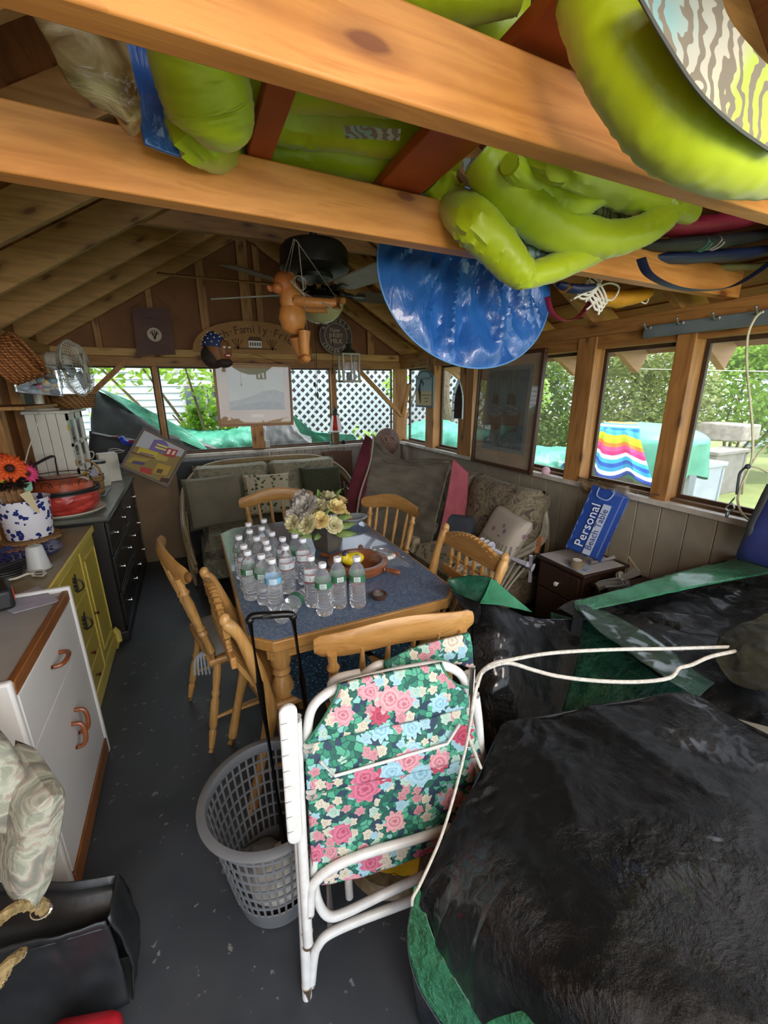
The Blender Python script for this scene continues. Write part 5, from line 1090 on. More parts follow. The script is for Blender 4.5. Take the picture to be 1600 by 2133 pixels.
sheet([[sc+V(.0, -.02, 0), sc+V(.06, -.01, .0)], [sc+V(-.01, 0, .08), sc+V(.06, .02, .07)], [sc+V(-.02, .03, .11), sc+V(.04, .05, .1)]], 10, 10, .01, 20, 4).obj('grey_paper', plain('lilac_paper', ''), stf)
can = V(*(-1.103,4.246,0.9)); can = V(-.83, 3.42, ZT)
tag(MB().lathe([(.0, 0), (.085, 0), (.085, .2), (.08, .205), (0, .205)], V(-.87, 3.42, ZT), 30).obj('white_canister', m_wh2), 'plain white cylindrical canister behind the red gift bowl', 'canister')
kc = V(-.89, 3.78, ZT); kt = thing('white_caddy', 'white handled metal caddy against the left wall behind the gift bowl', 'caddy', tuple(kc))
MB().box(kc+V(0, 0, .09), (.12, .2, .18)).obj('box', m_wh2, kt, bev=.006)
MB().tube(curve([kc+V(0, -.08, .18), kc+V(0, -.08, .25), kc+V(0, .08, .25), kc+V(0, .08, .18)], 14), .009, 8).obj('handle', m_wh2, kt)
tag(MB().tube([(-0.919,3.6,1.192),(-0.891,3.62,1.188)], .035, 14).ball((-0.903,3.58,1.194), .038).obj('wooden_ball', wood('ball_wood', '9a5f35', '7f4a26', '4a2510', 'x', 3, .4, 0)), 'round wooden knob shape above the white canister', 'ornament')
tag(MB().lathe([(0, 0), (.025, 0), (.028, .06), (.012, .1), (.012, .13), (0, .13)], V(-.93, 3.3, 1.0), 14).obj('glass_bottle', plain('teal_glass', '5f9f97', None, rough=.1, trans=.5)), 'small teal glass bottle on the wall ledge behind the daisies', 'bottle')
mk = V(-.70, 3.95, ZT); mg = thing('white_jug', 'white square electric jug with black lid behind the pale wicker basket', 'jug', tuple(mk))
MB().lathe([(.0, 0), (.055, 0), (.06, .01), (.05, .17), (.05, .18), (0, .18)], mk, 24).obj('body', m_wh2, mg)
MB().lathe([(.052, .18), (.052, .2), (.03, .205), (0, .205)], mk, 24).obj('lid', m_iron, mg)
MB().bb((mk.x-.01, mk.y-.062, ZT+.06), (mk.x+.03, mk.y-.05, ZT+.11)).obj('dark_print', plain('jug_print', '3c3a4a', None), mg)
bx3 = V(-.66, 4.12, ZT); tag(MB().box(bx3+V(0, 0, .12), (.14, .12, .24), rz=.3).obj('white_carton', m_wh2, bev=.01), 'white upright carton by the back sill behind the baskets', 'box')
# bottom left: quilted pads, black tote, red edge
m, nt, b = mat('quilted_damask'); setp(b, .85)
n1 = nd(nt, 'TexNoise', {0: coord(nt), 'Scale': 14., 'Detail': 4., 'Distortion': 1.5}); n2 = nd(nt, 'TexVoronoi', {0: coord(nt), 'Scale': 60.})
c_ = ramp(nt, n1.outputs[0], [(.42, H('8b8d7d')), (.5, H('a9aa98')), (.56, H('998e80')), (.64, H('77766b'))])
nt.links.new(mix(nt, ramp(nt, n2.outputs[0], [(.1, (.5, .5, .5, 1)), (.3, (0, 0, 0, 1))]), c_, H('8d8c7d')), b.inputs[0]); bump(nt, b, n1.outputs[0], .8, .01)
for k, (p, q) in enumerate(((V(-.52, 1.07, .755), -.1), (V(-.47, 1.02, .63), .3))):
    M = Matrix.Translation(p) @ Matrix.Rotation(q, 4, 'Y') @ Matrix.Rotation(radians(-58), 4, 'Z') @ Matrix.Rotation(radians(90), 4, 'X')
    tag(MB().cushion((0, 0, 0), (.22, .30 if k else .26, .09), 18, M, .5, 6).obj('quilted_pad', m, weld=True), ('upper' if k == 0 else 'lower')+' grey-green damask pad propped at the left edge against the white cabinet', 'cushion')
m_tote = plain('tote_black', '1c1e20', '26292b', 8, .4, .15, 60)
tt = thing('tote_bag', 'glossy black tote bag with tan rope handles in the lower left corner', 'bag', (-.55, 1.0, 0))
q0 = [(-0.673,1.153,0.36),(-0.539,1.102,0.36),(-0.449,1.063,0.35),(-0.341,1.046,0.33)]; q1 = [(-0.631,0.979,0.36),(-0.498,0.946,0.36),(-0.434,0.941,0.35),(-0.348,0.94,0.33)]
def outer(u, v):
    t = u; a = crom(q0, t); b_ = crom(q1, t); return a.lerp(b_, v)
tb = MB()
tb.grid(lambda u, v: crom(q1, u)+V(.0, .02*sin(pi*v), -.33*v)+V(0, -1, 0)*crumple(V(u*.4, v*.3, 0), .012, 7, 2), 20, 16)
tb.grid(lambda u, v: crom(q0, u)+V(.0, -.0, -.33*v), 12, 4)
tb.grid(lambda u, v: V(*q0[3]).lerp(V(*q1[3]), u)+V(.02*sin(pi*v)+crumple(V(u*.3, v*.4, 1), .01, 7, 3), 0, -.33*v), 10, 14)
tb.grid(lambda u, v: crom(q0, u).lerp(crom(q1, u), v)+V(0, 0, -.03-.04*sin(pi*v)), 14, 8)
tb.obj('body', m_tote, tt, solid=.004)
m_rope = plain('tan_rope', 'a08a5c', '6f5b36', 60, .7, .8, 60)
for pts in ([(-0.464,0.969,0.396),(-0.464,0.952,0.449),(-0.479,0.92,0.505),(-0.499,0.89,0.527),(-0.523,0.865,0.521)], [(-0.482,0.873,0.427),(-0.486,0.839,0.46),(-0.497,0.828,0.445),(-0.524,0.818,0.412)]):
    C_ = curve(pts, 40); mb = MB()
    for s in range(3): mb.tube([p+V(.007*cos(i*.9+s*2.1), .004*cos(i*.9+s*2.1), .007*sin(i*.9+s*2.1)) for i, p in enumerate(C_)], .008, 6)
    mb.obj('rope_handle', m_rope, tt)
e = V(*(-0.467,0.96,0.418)); MB().tube([e+V(.02*cos(t), .006*sin(t), .016*sin(t)) for t in [2*pi*i/16 for i in range(16)]], .0025, 6, closed=True).obj('eyelet', m_chr, tt)
tag(MB().box((-0.431,0.841,0.08), (.17, .12, .09), rz=-.3).obj('red_case', plain('red_plastic', 'b01f2c', None, rough=.35), bev=.03, sub=0), 'rounded red plastic case end at the bottom left edge', 'case')

# ================================================================= TABLE, CHAIRS, SOFAS
m_ash = wood('oak_honey', 'bf9458', 'a87b41', '6b4420', 'z', 2, .35, 0); m_ashx = wood('oak_honey_x', 'b98c50', 'a2753c', '6b4420', 'x', 2, .35, 0)
m, nt, b = mat('blue_laminate'); setp(b, .28, coat=.3)
n1 = nd(nt, 'TexNoise', {0: coord(nt), 'Scale': 130., 'Detail': 3.}); n2 = nd(nt, 'TexNoise', {0: coord(nt), 'Scale': 9., 'Detail': 5.})
nt.links.new(mix(nt, mth(nt, 'MULTIPLY', n2.outputs[0], .5), ramp(nt, n1.outputs[0], [(.35, H('44597a')), (.5, H('5f7391')), (.68, H('8b99ab'))]), H('56698a')), b.inputs[0]); m_blam = m
tb_ = thing('dining_table', 'oak dining table with speckled blue laminate top and clipped corners', 'table', (.53, 2.0, 0))
x0, x1, y0, y1, cc = .085, .985, 1.315, 2.72, .085
def octo(e, z): return [(x0+cc-e*.4, y0-e, z), (x1-cc+e*.4, y0-e, z), (x1+e, y0+cc-e*.4, z), (x1+e, y1-cc+e*.4, z), (x1-cc+e*.4, y1+e, z), (x0+cc-e*.4, y1+e, z), (x0-e, y1-cc+e*.4, z), (x0-e, y0+cc-e*.4, z)]
MB().prism(octo(-.012, .735), (0, 0, .0155)).obj('tabletop', m_blam, tb_, smooth=False)
eg = octo(0, .705)
MB().prism(eg, (0, 0, .044)).obj('edge_band', m_ashx, tb_, bev=.005)
MB().prism([(p[0], p[1], .70) for p in octo(-.03, 0)], (0, 0, .012)).obj('lower_moulding', m_ashx, tb_)
ap = MB()
for a, b_ in (((x0+.08, y0+.07), (x1-.08, y0+.09)), ((x0+.08, y1-.09), (x1-.08, y1-.07)), ((x0+.07, y0+.08), (x0+.09, y1-.08)), ((x1-.09, y0+.08), (x1-.07, y1-.08))): MB().bb((a[0], a[1], .63), (b_[0], b_[1], .70)).obj('apron', m_ashx, tb_)
LEG = [(0, .022), (.04, .028), (.1, .024), (.35, .034), (.5, .04), (.56, .028), (.58, .036), (.6, .03), (.63, .042), (.68, .045), (.73, .032), (.75, .026), (.77, .036), (.8, .03)]
for x, y in ((x0+.12, y0+.1), (x1-.12, y0+.1), (x0+.12, y1-.12), (x1-.12, y1-.12)):
    MB().turned((x, y, 0), (x, y, .72), LEG, 14).lathe([(.03, .57), (.042, .6), (.042, .7)], (x, y, 0), 10).obj('leg', m_ash, tb_)
# ---- chairs (local frame: back at -y, seat front at +y)
m_blmat, nt, b = mat('blue_braid'); setp(b, .9)
v = nd(nt, 'TexVoronoi', {0: coord(nt), 'Scale': 70.}); n1 = nd(nt, 'TexNoise', {0: coord(nt), 'Scale': 90.})
nt.links.new(ramp(nt, mth(nt, 'ADD', v.outputs[0], mth(nt, 'MULTIPLY', n1.outputs[0], .5)), [(.35, H('8fb5c4')), (.5, H('2d5f80')), (.75, H('1b3a55'))]), b.inputs[0]); bump(nt, b, v.outputs[0], .8, .006)
SPL = [(0, .007), (.2, .011), (.35, .008), (.4, .012), (.44, .008), (.7, .012), (.9, .008), (1, .006)]
PST = [(0, .012), (.1, .017), (.3, .013), (.34, .02), (.37, .013), (.4, .02), (.44, .014), (.7, .019), (.8, .014), (.83, .021), (.87, .014), (1, .016)]
CLG = [(0, .012), (.05, .013), (.22, .018), (.25, .013), (.28, .019), (.55, .02), (.6, .014), (.63, .02), (.68, .015), (.85, .019), (1, .015)]
def make_seat(t, w=.42, dp=.4):
    pol = [(w*.47, -dp/2), (w*.5, 0), (w*.5, dp*.35), (w*.4, dp/2), (-w*.4, dp/2), (-w*.5, dp*.35), (-w*.5, 0), (-w*.47, -dp/2)]
    MB().prism([(x, y, .425) for x, y in pol], (0, 0, .032)).obj('seat', m_ashx, t, bev=.01)
def legs(t, w=.42, dp=.4):
    for sx in (-1, 1):
        MB().turned((sx*w*.5, dp*.52, 0), (sx*w*.36, dp*.36, .43), CLG).obj('leg', m_ash, t)
        MB().turned((sx*w*.5, -dp*.62, 0), (sx*w*.38, -dp*.38, .43), CLG).obj('leg', m_ash, t)
        MB().turned((sx*w*.475, dp*.48, .16), (sx*w*.475, -dp*.56, .16), SPL).obj('stretcher', m_ash, t)
    MB().turned((-w*.475, 0, .165), (w*.475, 0, .165), SPL).obj('stretcher', m_ash, t)
def spindle_chair(label, loc, rz, group=None, top=.93, w=.42, cush=None):
    LOCAL['on'] = True
    t = thing('dining_chair', label, 'chair', loc, group, rz)
    make_seat(t, w); legs(t, w)
    for sx in (-1, 1): MB().turned((sx*w*.43, -.17, .45), (sx*w*.5, -.27, top-.07), PST, 12).obj('back_post', m_ash, t)
    for i in range(4): x = (i-1.5)*.085; MB().turned((x*.85, -.175, .45), (x, -.285, top-.06), SPL, 8).obj('spindle', m_ash, t)
    def rail(u, v):
        a = 2*pi*v; x = (u-.5)*(w+.1); s = abs(u-.5)*2; hz = (.047-.012*s**3)*(1 if s < .94 else .7); zz = top-.04+.016*cos(pi*s)*(-1 if False else 1)
        return V(x, -.285+.045*s*s+.014*cos(a), zz+hz*sin(a)*(1.0))
    MB().grid(rail, 24, 14).obj('top_rail', m_ashx, t)
    if cush:
        sc_ = MB().cushion((0, 0, .47), (.38, .36, .05), 10).obj('seat_pad', cush, t, weld=True)
    LOCAL['on'] = False
    return t
def carved_chair(label, loc, rz, top=.93, w=.44):
    LOCAL['on'] = True
    t = thing('carved_chair', label, 'chair', loc, None, rz)
    make_seat(t, w)
    for sx in (-1, 1):
        MB().tube(curve([(sx*w*.47, -.3, 0), (sx*w*.47, -.25, .2), (sx*w*.47, -.19, .43), (sx*w*.5, -.215, .6), (sx*w*.53, -.27, .8), (sx*w*.52, -.31, top-.03)], 20), [.018+.006*sin(pi*i/20)+.003*sin(i*1.1) for i in range(21)], 10).ball((sx*w*.52, -.31, top-.02), (.02, .02, .025), 10, 6).obj('back_post', m_ash, t)
        MB().turned((sx*w*.5, .2, 0), (sx*w*.4, .15, .43), CLG).obj('leg', m_ash, t)
        MB().turned((sx*w*.48, .18, .17), (sx*w*.47, -.25, .17), SPL).obj('stretcher', m_ash, t)
    MB().turned((-w*.47, .19, .24), (w*.47, .19, .24), SPL).obj('stretcher', m_ash, t)
    n = 24; tp = []; bt_ = []
    for i in range(n+1):
        x = (i/n-.5)*w*.98; s = abs(i/n-.5)*2; tp.append((x, -.3, top-.045+.05*(1-s*s)+.004*(i % 2))); bt_.append((x, -.295, top-.1-.0*(1-s)))
    MB().prism(tp+bt_[::-1], (0, -.022, 0)).obj('crest_rail', m_ashx, t, smooth=False, bev=.003)
    for i in range(11): MB().ball(((i-5)*.03, -.31, top+.002-.0018*(i-5)**2), (.011, .016, .009), 8, 6).obj('bead', m_ashx, t)
    MB().prism([(x, -.287, z) for x, z in ((-w*.49, .67), (w*.49, .67), (w*.49, .715), (-w*.49, .715))], (0, -.02, 0)).obj('mid_rail', m_ashx, t, bev=.004)
    for i in range(6): x = (i-2.5)*.062; MB().turned((x, -.297, .715), (x, -.305, top-.1), SPL, 8).obj('spindle', m_ash, t)
    MB().prism([(x, -.3, z) for x, z in ((-w*.44, .765), (w*.44, .765), (w*.44, .778), (-w*.44, .778))], (0, -.012, 0)).obj('fret_bar', m_ashx, t)
    for i in range(6): x = (i-2.5)*.055; MB().turned((x, -.19, .45), (x, -.29, .67), SPL, 8).obj('spindle', m_ash, t)
    LOCAL['on'] = False
    return t
m_pad = plain('pale_pad', '9fa09a', '85867f', 12, .9)
c1 = spindle_chair('spindle-back oak chair pulled out at the left of the table, farther one', (.10, 1.98, 0), radians(-90+12), None, .955, .42, m_pad)
spindle_chair('oak spindle-back chair at the far end of the table before the loveseat', (.5, 2.66, 0), radians(180), None, .915)
spindle_chair('oak spindle-back chair on the right side of the table, farther one', (.92, 2.27, 0), radians(118), None, .91, .36)
spindle_chair('oak spindle-back chair at the near end of the table behind the floral lawn chair', (.56, 1.29, 0), radians(-8), None, .905, .44)
carved_chair('carved oak chair with curved back leg, nearer one at the left of the table', (.31, 1.57, 0), radians(-90+6), .895, .42)
carved_chair('carved oak chair with beaded crest at the right of the table near the tarp', (.84, 1.5, 0), radians(90), .925, .44)
# tie of the seat pad
mb = MB(); o = V(-.08, 1.83, .46)
for k in range(5): mb.tube(curve([o, o+V(-.03+.012*k, -.02, -.02), o+V(-.04+.015*k, -.03+.01*k, -.09-.01*k)], 8), .005, 5)
mb.obj('pad_tie', plain('grey_tie', '8d9396', None), c1)
for p, lb in ((( .4, 1.45, .46), 'blue braided seat mat on the near left chair under the table edge'), ((.8, 1.52, .46), 'blue braided seat mat on the chair under the near right table corner')):
    tag(MB().lathe([(0, 0), (.18, 0), (.19, .008), (.18, .016), (0, .018)], p, 30).obj('seat_mat', m_blmat), lb, 'mat')
tag(MB().cushion((.52, 1.55, .2), (.4, .42, .36), 12, None, .35, 6).obj('storage_sack', plain('slate_cloth', '4b5257', '3c4347', 6, .9, .3, 20), weld=True), 'slate cloth sack under the near end of the table', 'sack')

# ---- water bottles
m_wat, nt, b = mat('water_plastic')
b.inputs[0].default_value = (.96, .98, 1, 1); setp(b, .05, trans=.9, ior=1.24)
n1 = nd(nt, 'TexNoise', {0: coord(nt), 'Scale': 45., 'Detail': 2.}); bump(nt, b, n1.outputs[0], .25, .004)
m_cap = plain('white_cap', 'e3e6ea', None, rough=.4)
lab = {'green': plain('label_green', '2f6b4a', '3d7a55', 60, .4), 'white': plain('label_white', 'd5dde0', None, rough=.4), 'blue': plain('label_blue', '58a3cf', '8fc4e0', 60, .4), 'red': plain('label_red', 'a53038', None, rough=.4)}
def bottle(kind, s, label, loc, M=None):
    LOCAL['on'] = True
    t = thing('water_bottle', label, 'bottle', loc, 'small water bottles on the blue table')
    pr = [(0, .004), (.02, 0), (.029, .006)]
    for k in range(7): z = .014+k*.013; pr += [(.031, z), (.0325, z+.004), (.031, z+.0085), (.0292, z+.0105)]
    pr += [(.0305, .108), (.0318, .112), (.0318, .146), (.0305, .15), (.03, .156), (.024, .172), (.0145, .186), (.0125, .190), (.0125, .2), (0, .2)]
    MB().lathe([(r*s, z*s) for r, z in pr], (0, 0, 0), 22).obj('body', m_wat, t, ang=60)
    MB().lathe([(.0145*s, .196*s), (.0155*s, .198*s), (.0155*s, .211*s), (.0145*s, .213*s), (0, .213*s)], (0, 0, 0), 18).obj('cap', m_cap, t)
    lb = MB().lathe([(.0323*s, .118*s), (.0323*s, .143*s)], (0, 0, 0), 24)
    lb.f = [q for q in lb.f if len(q) == 4]
    bandm = {'green': 'green', 'red': 'white', 'blue': 'blue', 'clear': None}[kind]
    if bandm:
        lo = lb.obj('label', lab[bandm], t)
        if kind == 'red':
            for z in (.112, .144): q = MB().lathe([(.0326*s, z*s), (.0326*s, (z+.0025)*s)], (0, 0, 0), 24); q.f = [f for f in q.f if len(f) == 4]; q.obj('stripe', lab['red'], lo)
            a = 0; q = MB()
            q.add([(.0328*s*cos(a), .0328*s*sin(a), z*s) for a, z in ((4.2, .122), (5.0, .122), (5.0, .137), (4.2, .137))], [(0, 1, 2, 3)]).obj('print', lab['green'], lo)
        else:
            q = MB()
            q.grid(lambda u, v: V(.0328*s*cos(4.2+.8*u), .0328*s*sin(4.2+.8*u), (.1205+.02*v)*s), 6, 1).obj('print', lab['white'], lo)
            it = []
            q = MB()
            for k in range(4): q.grid(lambda u, v, k=k: V(.0331*s*cos(4.3+.6*u), .0331*s*sin(4.3+.6*u), (.1225+.0042*k+.0016*v)*s), 5, 1)
            q.obj('print_line', lab[bandm], lo)
    LOCAL['on'] = False
    return t
ZB = .7512
front = [('blue', 675, 0, (.225, 1.545), 'bottle with pale blue label standing alone at the near left of the bottles'),
 ('green', 0, 0, (.392, 1.42), 'green-labelled bottle closest to the near table edge'),
 ('green', 0, 0, (.462, 1.45), 'green-labelled bottle between the nearest bottle and the rightmost one'),
 ('green', 0, 0, (.532, 1.42), 'green-labelled bottle at the right end of the near row'),
 ('red', 0, 0, (.37, 1.505), 'red-striped bottle just behind the nearest green-labelled bottle'),
 ('red', 0, 0, (.303, 1.665), 'tallest red-striped bottle in the middle of the group'),
 ('red', 0, 0, (.392, 1.72), 'red-striped bottle right of the tallest one'),
 ('green', 0, 0, (.15, 1.675), 'green-labelled bottle at the near left end of the left row'),
 ('green', 0, 0, (.195, 1.61), 'green-labelled bottle next to the pale blue labelled one')]
for k, lbp, _, (x, y), lb in front: bottle(k, 1.03, lb, (x, y, ZB)).rotation_euler = (0, 0, random.uniform(-.3, .3))
proto = None
for i, (x, y, lb) in enumerate(((.145, 1.76, 'bottle second from the near end of the left row'), (.14, 1.89, 'bottle third from the near end along the left table edge'), (.21, 1.84, 'bottle inside the group, two behind the pale blue labelled one'),
    (.235, 1.70, 'bottle directly behind the pale blue labelled one'), (.24, 1.775, 'bottle behind and left of the tallest red-striped one'), (.285, 1.875, 'bottle behind the tallest red-striped one, middle of the group'),
    (.315, 1.78, 'bottle just left of the pair beside the flower pot'), (.375, 1.80, 'rear bottle of the pair nearest the flower pot'), (.195, 1.955, 'bottle in the farther left of the group, third from the far end'),
    (.255, 1.98, 'bottle in the far part of the group behind the middle ones'), (.205, 2.07, 'far left bottle at the back end of the group'), (.285, 2.1, 'farthest bottle at the back end of the group'))):
    kd = ('red', 'green', 'clear')[i % 3]
    bottle(kd, 1.02, lb, (x, y, ZB)).rotation_euler = (0, 0, random.uniform(-1, 1))
lyb = bottle('green', 1.03, 'green-labelled bottle lying on its side by the trolley handle', (.215, 1.41, ZB+.034))
lyb.rotation_euler = (radians(90), 0, radians(180-38))
# ---- flower arrangement
pc2 = V(.615, 2.09, .7512); fp = thing('flower_arrangement', 'artificial bouquet of cream and grey flowers in a square grey pot on the table', 'flowers', tuple(pc2))
m_pot = plain('grey_pot', '6f685c', '57534a', 9, .35); z45 = Matrix.Translation(pc2) @ Matrix.Rotation(.5, 4, 'Z')
pv = [(-.05, -.05, 0), (.05, -.05, 0), (.05, .05, 0), (-.05, .05, 0), (-.075, -.075, .14), (.075, -.075, .14), (.075, .075, .14), (-.075, .075, .14), (-.066, -.066, .13), (.066, -.066, .13), (.066, .066, .13), (-.066, .066, .13)]
MB().add(pv, [(3, 2, 1, 0), (0, 1, 5, 4), (1, 2, 6, 5), (2, 3, 7, 6), (3, 0, 4, 7), (4, 5, 9, 8), (5, 6, 10, 9), (6, 7, 11, 10), (7, 4, 8, 11), (8, 9, 10, 11)], z45).obj('pot', m_pot, fp, smooth=False, bev=.004)
def bloom(c, r, m_, seed):
    r_ = random.Random(seed); mb = MB(); c = V(*c)
    up = (c-(pc2+V(0, 0, .1))).normalized(); _, a, b_ = frame_to(up)
    for ring, (nn, el, rr) in enumerate(((9, .15, 1), (8, .5, .95), (7, .85, .8), (5, 1.15, .6), (3, 1.4, .35))):
        for k in range(nn):
            an = 2*pi*(k+.5*ring)/nn+r_.uniform(-.15, .15); d = (a*cos(an)+b_*sin(an)); e = up.cross(d); q = r*rr
            t1 = d*cos(el)+up*sin(el)
            mb.add([c, c+t1*q*.5+e*q*.34, c+t1*q*.95+e*q*.3+up*q*.08, c+t1*q*1.05+up*q*.2, c+t1*q*.95-e*q*.3+up*q*.08, c+t1*q*.5-e*q*.34], [(0, 1, 2, 3), (0, 3, 4, 5)])
    return mb
fc1 = plain('petal_cream', 'd9d2a8', 'c8c092', 9, .6); fc2 = plain('petal_greyish', 'a9a29a', 'c1bbb0', 9, .6); fc3 = plain('petal_yellow', 'e0d28a', 'd4b77c', 12, .6)
for i, (p, r, mm) in enumerate((((0.49,2,1.027), .075, fc2), ((0.429,1.98,0.99), .06, fc2), ((0.481,2.05,1.062), .055, fc2), ((0.636,2.1,1.032), .06, fc1), ((0.643,2,1.002), .055, fc3), ((0.543,1.95,0.965), .05, fc3),
    ((0.473,1.95,0.957), .06, fc1), ((0.613,1.96,0.926), .05, fc1), ((0.715,2.1,0.925), .05, fc3), ((0.555,2.15,1.002), .06, fc1), ((0.406,1.95,0.972), .045, fc1), ((0.566,2.05,0.999), .06, fc1), ((0.65,2.2,0.95), .05, fc1), ((0.699,2.1,1.011), .045, fc3))):
    bloom(p, r*.95, mm, i).obj('bloom', mm, fp)
lv = plain('arrangement_leaf', '5e7a3c', '84984f', 20, .55)
for i, (p, q) in enumerate((((0.61,2,0.874), (0.741,1.95,0.864)), ((0.612,2,0.901), (0.745,1.98,0.914)), ((0.502,1.98,0.897), (0.421,1.9,0.905)), ((0.478,1.98,0.914), (0.365,1.9,0.949)), ((0.629,2.05,0.937), (0.735,2,0.95)), ((0.545,2,0.884), (0.497,1.92,0.876)), ((0.65,2.1,1.03), (0.696,2.05,1.095)), ((0.555,1.97,0.983), (0.595,1.93,1.026)), ((0.583,2.1,1.038), (0.573,2.08,1.101)))):
    p, q = V(*p), V(*q); d = q-p; e = d.cross(V(0, -.6, 1)).normalized()*d.length*.22
    MB().add([p, p+d*.35+e, p+d*.7+e*.8, q, p+d*.7-e*.8, p+d*.35-e, p+d*.5+V(0, 0, .012)], [(0, 1, 6), (1, 2, 6), (2, 3, 6), (3, 4, 6), (4, 5, 6), (5, 0, 6)]).obj('leaf', lv, fp, solid=.001)
stm = MB()
for i in range(8): stm.tube([pc2+V(.03*cos(i), .03*sin(i), .12), pc2+V(.09*cos(i), .06*sin(i), .24)], .003, 5)
stm.obj('stems', lv, fp)
# dish behind, ship's wheel bowl, plastic bag, ladle
dc = V(.885, 2.44, .7512); tag(MB().lathe([(0, 0), (.04, 0), (.05, .012), (.1, .05), (.097, .054), (.05, .02), (0, .016)], dc, 30, sx=1.15, sy=.8).obj('serving_dish', plain('grey_dish', 'a5abad', '8d9396', 6, .3)), 'pale grey dish behind the bouquet on the table', 'dish')
m_mah = wood('mahogany', '8f5738', '70402a', '3a1d10', 'x', 3, .3, 0); wc_ = V(.665, 1.755, .7512)
sw = thing('ships_wheel_bowl', 'round wooden bowl shaped like a ship wheel with turned handles on the table', 'bowl', tuple(wc_))
MB().lathe([(0, 0), (.1, 0), (.135, .012), (.145, .03), (.148, .05), (.14, .058), (.118, .056), (.105, .03), (.09, .014), (0, .014)], wc_, 40).obj('bowl', m_mah, sw)
for k in range(6):
    a = radians(5+60*k); d = V(cos(a), sin(a), 0); o = wc_+V(0, 0, .035)
    MB().tube([o+d*x for x in (.14, .152, .158, .168, .18, .2, .222, .235)], [.009, .012, .007, .012, .009, .014, .013, .004], 10).obj('handle', m_mah, sw)
ld = V(*(0.639,1.446,0.76)); tl = thing('candle_cup', 'small round brown cup with grey wax at the near right of the wheel bowl', 'cup', tuple(ld))
ld.z = .7512; MB().lathe([(0, 0), (.026, 0), (.034, .012), (.035, .022), (.028, .024), (.024, .014), (0, .013)], ld, 24).obj('cup', plain('dark_brown_cup', '4d372e', None, rough=.4), tl); MB().lathe([(0, .016), (.024, .016)], ld, 20).obj('wax', plain('grey_wax', '8e8f8b', '66615c', 40, .6), tl)
yb = wc_+V(-.02, .02, .02); yt = thing('yellow_toy', 'small yellow toy with dark spots lying in the wheel bowl', 'toy', tuple(yb))
m_ytoy = plain('toy_yellow', 'dcc52a', None, rough=.4)
MB().ball(yb+V(0, 0, .035), (.06, .04, .032)).ball(yb+V(-.045, -.01, .05), .026).obj('body', m_ytoy, yt)
for p in ((-.05, -.02, .075), (.01, -.03, .055), (-.03, .01, .07)): MB().ball(yb+V(*p), .011, 8, 6).obj('spot', plain('toy_navy', '28305a', None), yt)
m_film = plain('clear_film', 'eef2f4', None, rough=.05, trans=.9, ior=1.1, alpha=.5)
tag(sheet([[(.72, 1.83, .76), (.78, 1.9, .8), (.88, 1.86, .78)], [(.74, 1.74, .8), (.82, 1.76, .83), (.92, 1.74, .78)], [(.76, 1.68, .765), (.84, 1.66, .78), (.92, 1.64, .757)]], 30, 24, .012, 16, 3).obj('plastic_wrapper', m_film), 'crumpled clear plastic wrapper at the right side of the table', 'wrapper')
tag(MB().box((.84, 1.755, .79), (.05, .02, .02), rz=.2).obj('paper_slip', m_wht), 'small white paper slip inside the clear wrapper', 'paper')
tag(MB().tube([(.52, 1.86, .79), (.545, 1.8, .79)], .014, 8).obj('wood_handle', m_mah), 'short wooden handle beside the flower pot', 'handle') if False else None
wp = sheet([[(.42, 1.93, .753), (.5, 1.9, .79), (.55, 1.83, .755)], [(.42, 1.86, .78), (.49, 1.83, .81), (.54, 1.77, .78)], [(.45, 1.82, .753), (.5, 1.78, .77), (.53, 1.74, .754)]], 20, 18, .01, 18, 5).obj('clear_wrap', m_film); tag(wp, 'bunched clear film between the bottles and the flower pot', 'wrapper')

# ---- trolley handle
m_tub = plain('trolley_black', '161617', None, rough=.3, metal=.3)
tr_ = thing('luggage_trolley', 'black telescopic trolley handle standing between laundry basket and table', 'trolley', (.17, 1.2, 0))
hl, hr_, ll, lr = V(*(0.094,1.22,0.911)), V(*(0.225,1.2,0.901)), V(*(0.104,1.14,0.5)), V(*(0.234,1.12,0.497))
for a, b_ in ((hl, ll), (hr_, lr)):
    c_ = b_+(b_-a)*.9; c_.z = max(c_.z, .02); MB().tube([a, a.lerp(b_, .5)], .0095, 10).tube([a.lerp(b_, .5), c_], .012, 10).obj('tube', m_tub, tr_)
MB().tube(curve([hl, hl+V(.012, 0, .012), hl.lerp(hr_, .5)+V(0, 0, .012), hr_+V(-.012, 0, .012), hr_], 20), .012, 10).ball(hl, .014).ball(hr_, .014).obj('grip', m_tub, tr_)
MB().box(hl.lerp(hr_, .5)+V(0, -.006, .014), (.06, .01, .012)).obj('button', plain('black_rubber', ''), tr_, bev=.003)
MB().bb((.1, 1.02, .0), (.3, 1.12, .04)).obj('base', m_tub, tr_, bev=.01)

